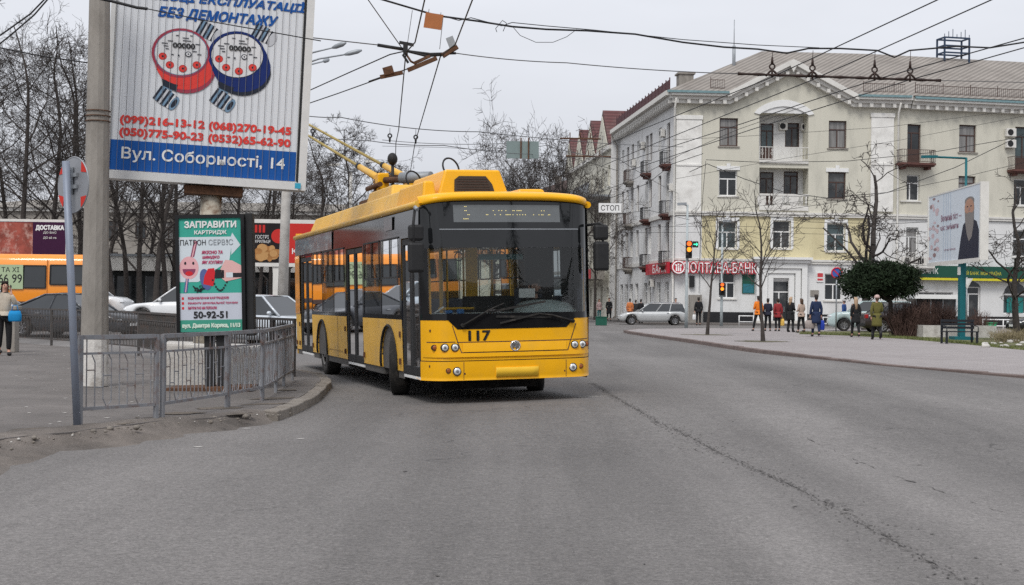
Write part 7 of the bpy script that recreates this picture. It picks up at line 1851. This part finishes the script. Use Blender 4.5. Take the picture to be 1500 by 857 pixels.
# ================================================================ RIGHT-HAND STREET FURNITURE
def priest_board():
    L_, R_ = W(1361, 340, 62.5), W(1437, 330, 54.8); yaw = math.atan2(R_.y - L_.y, R_.x - L_.x)
    pc = W(1404, 440, 58.2); t = thing('billboard', 'white billboard with a bearded man in dark robes on a teal post', 'billboard', (pc.x, pc.y, ZP), (0, 0, yaw))
    f = Fac(t, pc.x, pc.y, yaw); Q = lambda px, py: (f.P(px, py)[0], f.P(px, py)[1] - ZP)
    x0, x1 = Q(1361, 340)[0], Q(1437, 325)[0]; z0, z1 = Q(1400, 381)[1], Q(1400, 279)[1]
    teal = M('teal_paint', (.008, .115, .135), .5, var=.12)
    mb = MB(); mb.box(x0, x1, 0, .25, z0, z1); mb.build('cabinet', teal, t)
    mb = MB(); mb.box(x0 - .06, x0 - .002, -.06, .26, z0 - .1, z1 + .06); mb.box(x1 + .002, x1 + .12, -.06, .26, z0 - .1, z1 + .06); mb.box(x0 - .002, x1 + .002, -.06, -.01, z0 - .16, z0 - .002); mb.box(x0 - .002, x1 + .002, -.02, .26, z1 + .002, z1 + .06); mb.build('frame', K['offw'], t)
    mb = MB(); mb.quad((x0, -.005, z0), (x1, -.005, z0), (x1, -.005, z1), (x0, -.005, z1)); ps = mb.build('poster', pm('poster_bluewhite', (.60, .65, .70)), t)
    w_, h = x1 - x0, z1 - z0; X = lambda u: x0 + w_ * u; Z = lambda u: z0 + h * u
    mats = [pm('robe', (.02, .022, .04)), pm('face_print', (.42, .24, .17)), pm('beard', (.22, .20, .19)), pm('bloss', (.58, .45, .47)), pm('stem', (.30, .20, .2)), pm('bluestripe', (.45, .53, .62))]
    mb = MB()
    for u in (.30, .35, .39, .44): pp(mb, [(X(u), Z(0)), (X(u + .012), Z(0)), (X(u + .012), Z(1)), (X(u), Z(1))], -.007, 5)
    rs = random.Random(2)
    for k in range(26): disc(mb, X(rs.uniform(.0, .2)), Z(rs.uniform(.04, .96)), w_ * rs.uniform(.015, .04), h * rs.uniform(.015, .04), -.008 - k * .0002, 3 if k % 4 else 4, 9)
    pp(mb, [(X(.60), Z(0)), (X(.97), Z(0)), (X(.97), Z(.38)), (X(.93), Z(.50)), (X(.84), Z(.56)), (X(.76), Z(.55)), (X(.69), Z(.48)), (X(.65), Z(.3))], -.015, 0)
    disc(mb, X(.80), Z(.70), w_ * .085, h * .135, -.0165, 1, 20); disc(mb, X(.80), Z(.80), w_ * .085, h * .06, -.0160, 2, 20)
    pp(mb, [(X(.72), Z(.66)), (X(.755), Z(.63)), (X(.80), Z(.645)), (X(.85), Z(.63)), (X(.882), Z(.66)), (X(.88), Z(.48)), (X(.85), Z(.30)), (X(.80), Z(.24)), (X(.76), Z(.34)), (X(.73), Z(.5))], -.018, 2)
    for s in (-.032, .032): disc(mb, X(.80 + s), Z(.725), w_ * .014, h * .009, -.0185, 0, 8)
    pp(mb, [(X(.795), Z(.71)), (X(.806), Z(.71)), (X(.815), Z(.665)), (X(.788), Z(.665))], -.0186, 4)
    mb.build('printed_figure', mats, ps, norm=False)
    tx = pm('ink_mauve', (.30, .16, .22)); text('lent', ps, tx, (X(.46), Z(.64)), h * .10, w_ * .40, y=-.02); text('time', ps, tx, (X(.42), Z(.50)), h * .085, w_ * .36, y=-.02); text('lt3', ps, tx, (X(.44), Z(.16)), h * .035, w_ * .22, y=-.02)
    mb = MB(); mb.box(-.2, .2, .02, .24, 0, z0 - .162); mb.build('post', teal, t, .02)
    mb = MB(); mb.box(-.12, .2, -.02, .018, z0 - .62, z0 - .3); mb.build('notice', K['offw'], t)
    mb = MB(); mb.box(-.45, .45, -.25, .5, 0, .14); mb.build('foot', teal, t)
    # teal inverted-L lamp post behind it
    p = W(1413, 440, 68); t2 = thing('street_lamp', 'thin teal lamp post with level arm behind the bearded man billboard', 'street lamp', (p.x, 68, ZP)); zt = W(1413, 231, 68).z - ZP; xa = W(1362, 228, 68).x - p.x
    mb = MB(); mb.tube([(0, 0, 0), (0, 0, zt)], .06, 8); mb.build('pole', teal, t2); mb = MB(); mb.tube([(0, 0, zt - .03), (xa, 0, zt + .03)], .05, 8); a = mb.build('arm', teal, t2)
    mb = MB(); mb.beam((xa - .4, 0, zt + .02), (xa + .35, 0, zt + .03), .22, .12); mb.build('lamp_head', teal, a)
priest_board()
def bench():
    g = G(1405, 503.5, ZP); t = thing('park_bench', 'dark slatted park bench standing before the concrete planter', 'bench', (g.x, g.y, ZP), (0, 0, R(8)))
    dk = M('bench_dark', (.018, .02, .026), .5)
    for i, x in enumerate((-.58, .58)):
        for y in (-.22, .2): mb = MB(); mb.box(x - .035, x + .035, y - .03, y + .03, 0, .42 if y < 0 else .88); mb.build('leg', dk, t)
    mb = MB()
    for k in range(4): y = -.24 + k * .115; mb.box(-.64, .64, y, y + .085, .421, .455)
    mb.build('seat', dk, t)
    mb = MB()
    for k in range(3): z = .54 + k * .125; mb.box(-.64, .64, .135, .168, z, z + .085)
    mb.build('backrest', dk, t)
    for x in (-.6, .6): mb = MB(); mb.tube([(x, .17, .62), (x, .0, .66), (x, -.26, .62), (x, -.26, .44)], .018, 6); mb.build('armrest', dk, t)
bench()
g = G(1406, 494.5, ZP); t = thing('concrete_planter', 'long low pale concrete planter behind the bench', 'planter', (g.x, g.y, ZP), (0, 0, R(2)))
mb = MB(); mb.box(-1.62, 1.62, 0, .16, 0, .52); mb.box(-1.62, 1.62, .9, 1.06, 0, .52); mb.box(-1.62, -1.46, .161, .899, 0, .52); mb.box(1.46, 1.62, .161, .899, 0, .52); mb.build('wall', K['concl'], t)
mb = MB(); mb.box(-1.458, 1.458, .162, .898, .0, .42); mb.build('soil', K['soil'], t)
p = W(1452, 440, 70); t = thing('litter_bin', 'bright green litter bin by the bank wall', 'bin', (p.x, 70, ZP)); gb = M('bin_green', (.02, .30, .13), .5)
mb = MB(); mb.tube([(0, 0, .04), (0, 0, .55)], [.24, .27], 14); mb.build('drum', gb, t)
mb = MB(); mb.torus((0, 0, .57), (0, 0, 1), .27, .03, 18, 6)
mb.build('rim', gb, t)
p = W(881, 440, 92); t = thing('crate', 'dark green crate stall on the pavement at the side street', 'crate', (p.x, 92, 0)); gc = M('crate_green', (.012, .09, .06), .6)
mb = MB(); mb.box(-.35, .35, -.3, .3, 0.02, .52); mb.build('box', gc, t); mb = MB(); mb.box(-.38, .38, -.33, .33, .523, .58); mb.build('lid', gc, t)
# kiosk behind the shrub
def kiosk():
    p = W(1371, 440, 76); t = thing('kiosk', 'low glazed kiosk with white roof behind the brown shrub', 'kiosk', (p.x, 76, ZP)); w_ = 2.15
    mb = MB(); mb.box(-w_ / 2, w_ / 2, 0, 2.0, 0, .7); mb.build('base', K['blkm'], t)
    mb = MB(); mb.box(-w_ / 2 + .04, w_ / 2 - .04, .05, 1.95, .702, 1.75); mb.build('window', K['winD'], t)
    mb = MB()
    for x in (-w_ / 2, -.3, .35, w_ / 2 - .06): mb.box(x, x + .06, -.01, .045, .702, 1.75)
    mb.build('frame', K['steel'], t); mb = MB(); mb.box(-w_ / 2 - .2, w_ / 2 + .15, -.35, 2.2, 1.753, 1.98); mb.build('roof', K['white'], t)
kiosk()
def traffic_light(px, D, feet, top, head, label, state, arrow=False, lampx=None):
    p = W(px, 440, D); z0 = ZP; t = thing('traffic_light', label, 'traffic light', (p.x, D, z0)); zt = W(px, top, D).z - z0
    mb = MB(); mb.tube([(0, 0, 0), (0, 0, 1.2), (0, 0, zt)], [.10, .085, .06], 10); mb.build('pole', M('galv_pole', (.38, .42, .43), .6, var=.15) if 'galv' not in K else K['galv'], t)
    z1, z2 = W(px, head[0], D).z - z0, W(px, head[1], D).z - z0; h = z1 - z2; x = (head[2] - px) * D / F_
    mb = MB(); mb.box(x - .17, x + .17, -.34, -.10, z2, z1); hd = mb.build('signal_head', K['blkm'], t, .03)
    cols = [(.9, .12, .02), (1.0, .28, .02), (.02, .25, .08)]
    for k in range(3):
        z = z1 - h * (k + .5) / 3; on = state[k]
        mb = MB(); mb.cyl((x, -.345, z), (x, -.36, z), h * .135, 16); mb.build('signal_lens', emis('lens_on_%d' % k, cols[k], 1.6) if on else M('lens_off', (.03, .03, .03), .2), hd)
        mb = MB(); n = 10; pts = [(x + h * .15 * math.cos(math.pi * i / n), z + h * .15 * math.sin(math.pi * i / n)) for i in range(n + 1)]
        for i in range(n): mb.quad((pts[i][0], -.345, pts[i][1]), (pts[i + 1][0], -.345, pts[i + 1][1]), (pts[i + 1][0], -.52, pts[i + 1][1]), (pts[i][0], -.52, pts[i][1]))
        mb.build('visor', K['blkm'], hd)
    if arrow:
        z = z1 - h * .2; mb = MB(); mb.box(x + .2, x + .52, -.3, -.12, z - .17, z + .17); ah = mb.build('arrow_head', K['blkm'], t, .02)
        mb = MB(); mb.box(x + .25, x + .42, -.31, -.302, z - .03, z + .03); mb.prism([(x + .40, -.31, z - .1), (x + .40, -.31, z + .1), (x + .50, -.31, z)], (0, .008, 0)); mb.build('green_arrow', emis('arrow_green', (.05, .75, .4), 1.2), ah)
    mb = MB(); mb.box(x - .2 if x < 0 else 0, x + .2 if x > 0 else 0.001, -.14, -.05, z1 - h * .15, z1 - h * .1); mb.build('bracket', K['steel'], t)
    if lampx is not None:
        q = W(lampx[0], lampx[1], D) - Vector(t.location); mb = MB(); mb.tube([(0, 0, zt - .05), q], .035, 6); a = mb.build('arm', K['steel'], t); mb = MB(); mb.beam(q + Vector((-.25, 0, 0)), q + Vector((.25, 0, .02)), .2, .14); mb.build('lamp_head', K['steel'], a)
    return t
traffic_light(1005.5, 80, 480, 300, (353, 378.5, 1007.5), 'traffic light with red and amber lit and a green arrow beside the silver estate', (1, 1, 0), True, (999, 299))
traffic_light(1057, 87.5, 478, 330, (414, 432.5, 1056.5), 'small red traffic light on the slim post by the bank window', (1, 1, 0), False, (1065, 324))
def small_sign(name, label, px, D, z, cy, build):
    p = W(px, 440, D); t = thing(name, label, 'road sign', (p.x, D, z)); zc = W(px, cy, D).z - z
    mb = MB(); mb.tube([(0, 0, 0), (0, 0, zc + .25)], .035, 8); mb.build('pole', K['steel'], t); build(t, zc); return t
def ns(t, z):
    mb = MB(); mb.cyl((0, -.05, z), (0, -.058, z), .30, 28); d = mb.build('sign_disc', pm('sign_blue', (.06, .12, .40)), t)
    mb = MB(); mb.torus((0, -.06, z), (0, 1, 0), .265, .035, 28, 6); mb.beam((-.18, -.062, z + .18), (.18, -.062, z - .18), .012, .06); mb.build('red_ring', pm('ring_red', (.55, .03, .06)), d)
small_sign('no_stopping_sign', 'round blue and red no-stopping sign on a post beside the conifer', 1225, 74, ZP, 400, ns)
def yw(t, z):
    mb = MB(); mb.prism([(-.26, -.05, z + .2), (.26, -.05, z + .2), (0, -.05, z - .3)], (0, -.01, 0)); d = mb.build('sign_plate', K['offw'], t)
    mb = MB(); mb.prism([(-.17, -.064, z + .14), (.17, -.064, z + .14), (0, -.064, z - .18)], (0, -.004, 0)); mb.build('inner_triangle', K['white'], d)
small_sign('give_way_sign', 'pale downward triangle road sign right of the teal billboard post', 1416, 66, ZP, 414, yw)
for (a, b, D, lb) in ((1083, 1104, 90, 'white tubular rail in front of the bank window'), (1206, 1236, 86, 'white tubular rail left of the conifer'), (1440, 1500, 84, 'white tubular rail behind the green bin')):
    p, q = W(a, 440, D), W(b, 440, D); t = thing('barrier_rail', lb, 'railing', (p.x, D, ZP)); l = q.x - p.x
    mb = MB(); mb.tube([(0, 0, .62), (l, 0, .62)], .035, 8); mb.build('upper_rail', K['white'], t); mb = MB(); mb.tube([(0, 0, .25), (l, 0, .25)], .03, 8); mb.build('lower_rail', K['white'], t)
    for x in [0, l] + ([l / 2] if l > 1 else []): mb = MB(); mb.tube([(x, 0, 0), (x, 0, .66)], .035, 8); mb.build('post', K['white'], t)

# ================================================================ OVERHEAD LINE
WZ = 5.8
def wire(label, pts, r=.011, sag=0.0, name='overhead_wire', group=None, n=14, mat=None):
    P_ = []
    for a, b in zip(pts, pts[1:]):
        for i in range(n): t = i / n; q = Vector(a).lerp(Vector(b), t); q.z -= sag * 4 * t * (1 - t); P_.append(q)
    P_.append(Vector(pts[-1])); mb = MB(); mb.tube(P_, r, 5)
    return tag(mb.build(name, mat or K['wire'], norm=False), label, 'wire', group)
Zw = lambda px, py: G(px, py, WZ)
# the pair leading towards the trolleybus
wire('left trolley wire from the crossing down to the trolleybus roof', [Zw(594.6, 77), Zw(584, 190), Zw(580, 209)] + [W(579, 246, 52)], .012)
wire('right trolley wire from the crossing down to the trolleybus roof', [Zw(645, 83), Zw(608, 209), W(601, 252, 54)], .012)
wire('left trolley wire running over the camera from the crossing', [Zw(594.6, 77), Zw(608, 62), Zw(622, 0), Zw(636, -60)], .012)
wire('right trolley wire running over the camera from the crossing', [Zw(645, 83), Zw(667, 65), Zw(692, 0), Zw(716, -62)], .012)
wire('upper of the two trolley wires curving left from the crossing', [Zw(593, 75), Zw(571, 80), Zw(510, 107), Zw(450, 134), Zw(380, 165)], .012)
wire('lower of the two trolley wires curving left from the crossing', [Zw(597, 101), Zw(548, 118), Zw(495, 137), Zw(448, 153), Zw(380, 179)], .012)
SPN = M('span_steel', (.09, .09, .095), .6)
wire('span wire from the big billboard to the trolley wire crossing', [W(300, 38, 25), W(555, 66, 25.4), W(594, 71, 25.5)], .010, mat=SPN)
wire('long span wire from the crossing across to the corner building', [W(668, 78, 25.5), W(830, 92, 26.2), W(1081, 108, 27.0)], .009, .03, mat=SPN)
wire('diagonal stay wire running up left from the crossing', [W(590, 72, 25.5), W(536, -5, 24)], .009, mat=SPN)
wire('thin drop wire between cable bundle and crossing', [W(604, 15, 25.6), W(596, 70, 25.5)], .006, mat=SPN)
wire('thin drop wire beside the brown plate', [W(649, 26, 25.6), W(644, 72, 25.5)], .006, mat=SPN)
wire('span wire above the trolley poles behind the billboard edge', [W(380, 155, 40), W(500, 172, 40), W(700, 193, 44), W(1000, 215, 80)], .013, .1, mat=SPN)
wire('lower thin span wire behind the trolley poles', [W(430, 195, 42), W(540, 206, 41), W(650, 213, 41), W(780, 226, 60), W(880, 232, 100)], .012, .05, mat=SPN)
wire('cross wire holding the stop board and hanging sign', [W(560, 205, 62), W(742, 210, 61), W(800, 213, 60), W(905, 232, 58), FA.wpt(.2, -.2, 9.5)], .013, .1, mat=SPN)
# right-hand pairs with their beam
rw = [('first', (1420, -22), (1373, 0), (1131, 113), (942, 189), (868, 221)), ('second', (1500, -22), (1452, 0), (1190, 117), (960, 210), (880, 244)), ('third', (1600, 28), (1500, 56), (1281, 117), (1042, 196), (909, 239)), ('fourth', (1600, 42), (1500, 70), (1333, 117), (1100, 190), (915, 252))]
wl = ['steepest trolley wire over the plaza, first clamp on the dark beam', 'trolley wire over the plaza through the second clamp on the dark beam', 'trolley wire over the plaza through the third clamp on the dark beam', 'flattest trolley wire over the plaza, last clamp on the dark beam']
for (nm, *ps), lb in zip(rw, wl): wire(lb, [Zw(*p) for p in ps], .0105)
def beam():
    a, b = W(1081, 108, 27.0), W(1378, 118, 27.4); t = thing('wire_spreader_beam', 'dark insulated spreader beam carrying four wire clamps over the plaza', 'wire fitting', (0, 0, 0)); br = M('fitting_brown', (.035, .02, .016), .6, var=.3)
    mb = MB(); c = [Vector(a).lerp(Vector(b), k / 30) for k in range(31)]
    mb.tube(c, [.022 if k % 3 else .034 for k in range(31)], 8); mb.build('beam', br, t)
    for px, py in ((1131, 110), (1190, 112), (1281, 114.5), (1333, 116)):
        q = W(px, py, 27.1); mb = MB(); mb.torus(q + Vector((0, 0, .16)), (0, 1, 0), .05, .016, 12, 6); mb.tube([q + Vector((0, 0, .2)), q + Vector((0, 0, .34))], [.03, .018], 8); mb.tube([q + Vector((-.12, 0, -.02)), q + Vector((-.05, 0, .06)), q + Vector((0, 0, .1)), q + Vector((.05, 0, .06)), q + Vector((.12, 0, -.02))], .022, 6); mb.cyl(q + Vector((0, 0, -.05)), q + Vector((0, 0, .1)), .02, 8); mb.build('clamp', br, t)
        mb = MB(); mb.tube([q + Vector((0, 0, .34)), W(px + 1, 74, 27.1)], .006, 5); mb.build('hanger', br, t)
beam()
wire('thin steel wire holding the spreader beam on its right', [W(1378, 118, 27.4), W(1640, 124, 30)], .007, mat=SPN)
def crossing():
    t = thing('wire_crossing', 'rusty trolley wire crossing with switch gear hanging above the trolleybus', 'wire fitting', (0, 0, 0)); br = K['rust']; dk = K['wire']
    P_ = lambda px, py: W(px, py, 25.4)
    mb = MB(); mb.tube([P_(553, 66), P_(590, 72)], .03, 8); mb.build('insulator_bar', dk, t); mb = MB(); mb.tube([P_(590, 74), P_(630, 79), P_(668, 78)], .022, 8); mb.build('insulator_bar', dk, t)
    mb = MB(); mb.beam(P_(594, 62), P_(594, 80), .08, .08); mb.beam(P_(585, 62), P_(606, 66), .05, .05); mb.beam(P_(590, 80), P_(598, 92), .06, .04); mb.build('wire_clamp', dk, t)
    mb = MB(); mb.beam(P_(557, 113), P_(590, 106), .1, .06); mb.beam(P_(562, 106), P_(576, 102), .14, .14); mb.build('switch_box', K['rust'], t)
    mb = MB(); mb.beam(P_(597, 103), P_(640, 85), .06, .07); mb.beam(P_(606, 93), P_(630, 82), .05, .05); mb.tube([P_(594, 78), P_(602, 90), P_(610, 94)], .02, 6); mb.build('frog', br, t)
    mb = MB(); mb.beam(P_(648, 82), P_(670, 68), .1, .08); mb.build('frog', br, t)
    mb = MB(); mb.beam(P_(656, 64), P_(666, 60), .12, .18); mb.build('gear_box', K['steel'], t)
    mb = MB(); mb.tube([P_(597, 75), P_(625, 82), P_(648, 80)], .024, 6); mb.build('guide_rod', dk, t); mb = MB(); mb.tube([P_(540, 120), P_(560, 113)], .018, 6); mb.build('guide_rod', dk, t)
crossing()
def fittings(label, px, py, D):
    q = W(px, py, D); t = thing('line_insulator', label, 'insulator', q); mb = MB(); mb.tube([(0, 0, .25), (0, 0, .1)], .008, 5); mb.build('hanger', SPN, t)
    mb = MB(); mb.torus((0, 0, .04), (0, 1, 0), .05, .02, 12, 6); mb.tube([(0, 0, .0), (0, 0, -.14)], [.035, .02], 8); mb.build('insulator', K['blkm'], t)
fittings('small insulator on the left wire above the trolleybus', 571, 201, 39); fittings('small insulator on the right wire above the trolleybus', 609, 203, 39); fittings('small insulator near the billboard edge above the trolley pole', 458, 194, 40)
# drooping black cable bundle across the sky
cb = [(520, -12), (562, 0), (640, 23), (700, 31), (750, 39), (800, 43), (860, 45), (930, 50), (1000, 62), (1060, 69), (1110, 72), (1152, 78), (1184, 71), (1230, 71), (1285, 74), (1310, 84), (1332, 74), (1400, 68), (1450, 70), (1500, 62), (1600, 50)]
wire('thick black cable bundle sagging across the sky', [W(x, y, 28 + (x - 560) * .006) for x, y in cb], .020, 0, 'cable', n=3)
wire('thinner black cable looping along the bundle', [W(x, y, 27.9 + (x - 560) * .006) for x, y in ((640, 21), (672, 30), (690, 26), (720, 34), (735, 38), (750, 33), (800, 38), (870, 44), (1000, 58), (1110, 66), (1200, 70))], .009, 0, 'cable', n=3)
wire('loose thin cable loop hanging from the bundle', [W(x, y, 28) for x, y in ((750, 38), (762, 52), (785, 62), (810, 62), (830, 54), (845, 43))], .006, 0, 'cable', n=3)
wire('frayed cable ends dangling from the bundle', [W(x, y, 28) for x, y in ((737, 46), (742, 34), (736, 30), (726, 42), (728, 47))], .007, 0, 'cable', n=3)
q = W(635, 31, 28); t = thing('warning_plate', 'square brown plate hanging from the black cable bundle', 'plate', q, (0, R(8), 0)); mb = MB(); mb.box(-.175, .175, -.008, .008, -.15, .15); mb.build('plate', M('plate_brown', (.36, .13, .045), .6, var=.15), t)
mb = MB(); mb.tube([(-.12, 0, .15), (-.12, 0, .22)], .006, 5); mb.tube([(.12, 0, .15), (.12, 0, .19)], .006, 5); mb.build('hanger', SPN, t)
for lb, ps, r, D in (('lowest dark cable strung along the facade windows', ((1034, 234), (1120, 238), (1240, 236), (1360, 224), (1500, 200)), .02, 92),
                     ('black cable crossing the yellow facade to the right', ((1010, 252), (1036, 240), (1090, 262), (1150, 282), (1210, 290), (1300, 282), (1400, 245), (1500, 196)), .022, 88),
                     ('thin cable rising along the second storey windows', ((990, 330), (1100, 315), (1250, 292), (1400, 262), (1500, 238)), .014, 86),
                     ('thin wire drooping from the corner towards the yellow storey', ((870, 285), (930, 262), (1000, 225), (1080, 190), (1180, 155)), .012, 70),
                     ('black cable from the side street up to the corner pilaster', ((858, 300), (900, 288), (950, 268), (985, 240), (1030, 225)), .02, 90),
                     ('cable at the top of the yellow storey', ((1004, 318), (1090, 312), (1180, 325), (1300, 328), (1420, 322), (1560, 330)), .016, 90),
                     ('dark wire across the left sky dropping behind the pole', ((-40, 62), (0, 70), (60, 82), (128, 92)), .012, 24),
                     ('uppermost of the dark wires at the top left corner', ((-30, 72), (10, 45), (45, 20), (72, -8)), .012, 20),
                     ('second dark wire at the top left corner', ((-30, 88), (15, 52), (50, 22), (76, -8)), .012, 20.4),
                     ('heavy dark cable crossing the top of the billboard from the pole', ((128, -6), (165, 2), (200, 11), (216, 13)), .022, 20.4),
                     ('thin wire continuing across the billboard lettering', ((216, 13), (300, 30), (380, 44), (470, 60)), .008, 20.5),                     ('thin wire just under the corner cornice', ((985, 205), (1100, 199), (1300, 186), (1500, 160)), .010, 80),
                     ('thin wire across the top storey windows to the right edge', ((990, 262), (1150, 232), (1320, 205), (1500, 170)), .010, 82),
                     ('pair of cables low across the yellow storey, upper one', ((905, 333), (1060, 331), (1260, 336), (1500, 345)), .010, 84),
                     ('pair of cables low across the yellow storey, lower one', ((905, 341), (1060, 340), (1260, 344), (1500, 352)), .010, 84),
                     ('cable sagging from the traffic light post to the portal', ((1010, 316), (1060, 308), (1130, 300), (1260, 285)), .012, 82),
                     ('vertical cable down the facade beside the corner pilaster', ((1034, 236), (1030, 280), (1026, 340), (1024, 430)), .018, 100),
                     ('fine wire from the billboard edge to the bare trees', ((440, 232), (520, 258), (560, 252)), .010, 60),
                     ('fine wire over the bare trees to the hanging sign', ((560, 214), (650, 216), (742, 222)), .008, 60),
                     ('far wire between hanging sign and gabled house', ((789, 224), (840, 232), (905, 250)), .010, 62),
                     ('long flat wire from the stop board along the side street', ((900, 314), (950, 308), (1010, 322)), .010, 64)):
    wire(lb, [W(x, y, D) for x, y in ps], r, 0, n=6)
# hanging boards
b = Board('stop_board', 'small white board with black stop lettering hanging beside the trolleybus', 'sign', 892, 52, 0, 0); z = W(892, 304.5, 52).z; t = b.root; t.location.z = z
mb = MB(); mb.box(-.41, .41, 0, .02, -.17, .17); bd = mb.build('board', K['white'], t); text('stop', bd, K['blkm'], (0, 0), .20, .66)
mb = MB(); 
for x in (-.3, .3): mb.tube([(x, .01, .17), (x, .01, W(892, 226, 58).z - z)], .007, 5)
mb.build('hanger', SPN, t)
q = W(765.5, 219.5, 60); t = thing('direction_sign', 'grey-green back of a large road sign hanging above the trolleybus roof', 'sign', q)
mb = MB(); mb.box(-.68, .68, 0, .03, -.36, .36); sp = mb.build('sign_panel', M('sign_greygreen', (.19, .24, .235), .6, var=.08), t)
for x in (-.07, .25): mb = MB(); mb.box(x - .03, x + .03, -.05, -.002, -.38, .5); mb.build('bracket', K['rust'], sp)
# far span fitting bars at the gabled house
for lb, px, py, l, D in (('dark wire spreader bar above the bare tree at the gabled house', 850, 203, 60, 60), ('lower dark wire spreader bar before the gabled house', 862, 229, 66, 60)):
    q = W(px, py, D); t = thing('spreader_bar', lb, 'wire fitting', q); mb = MB(); w2 = l * D / F_ / 2; mb.tube([(-w2, 0, 0), (0, 0, .0), (w2, 0, -.01)], .035, 6); mb.build('bar', K['rust'], t)
    for k in (-.5, 0, .5): mb = MB(); mb.tube([(w2 * k, 0, .03), (w2 * k, 0, .25)], .02, 6); mb.build('clamp', K['rust'], t)

# ================================================================ ACROSS THE STREET, behind the camera (mirrored in the windscreen)
simple_block('street_block', 'dark office block across the street behind the viewpoint', 54, -34, R(205), 48, 18.5, 12, M('dark_brick', (.07, .055, .05), .9), 10, 4, K['wood'], rh=2.5)
def spruce(x, y, H, seed, label):
    rnd = random.Random(seed); t = thing('spruce_tree', label, 'tree', (x, y, 0)); mb = MB(); mb.tube([(0, 0, 0), (0, 0, H)], [.28, .03], 8); mb.build('trunk', barkd, t); mb = MB()
    for i in range(46):
        z = H * (.1 + .9 * i / 46); L = (H - z) * .26 + .25
        for k in range(9):
            a = rnd.uniform(0, 6.28); d = Vector((math.cos(a), math.sin(a), -.25)); o = Vector((-math.sin(a), math.cos(a), 0)); b = Vector((0, 0, z)); l = L * rnd.uniform(.7, 1.1)
            for j in range(4): s = b + d * l * j / 4; mb.add([s - o * l * .13 * (1 - j * .2), s + o * l * .13 * (1 - j * .2), s + d * l * .36 + Vector((0, 0, -.15))], [(0, 1, 2)])
    mb.build('crown', M('spruce_needles', (.02, .032, .016), .9, var=.4) if 'spr' not in K else K['spr'], t, norm=False)
spruce(30, -22, 24, 1, 'tall spruce across the street, mirrored in the windscreen middle'); spruce(24, -16, 16, 2, 'lower spruce across the street, mirrored in the windscreen left'); spruce(37, -17, 19, 5, 'middle spruce across the street, mirrored in the windscreen right')
for i, (x, y) in enumerate(((14, -26), (44, -14), (19, -30))): tree('abc'[i], ('bare tree across the street behind the viewpoint, near the low spruce', 'bare tree across the street behind the viewpoint, near the office block end', 'bare tree across the street behind the viewpoint, farthest back')[i], x, y, 0, i * 2.0, .9)
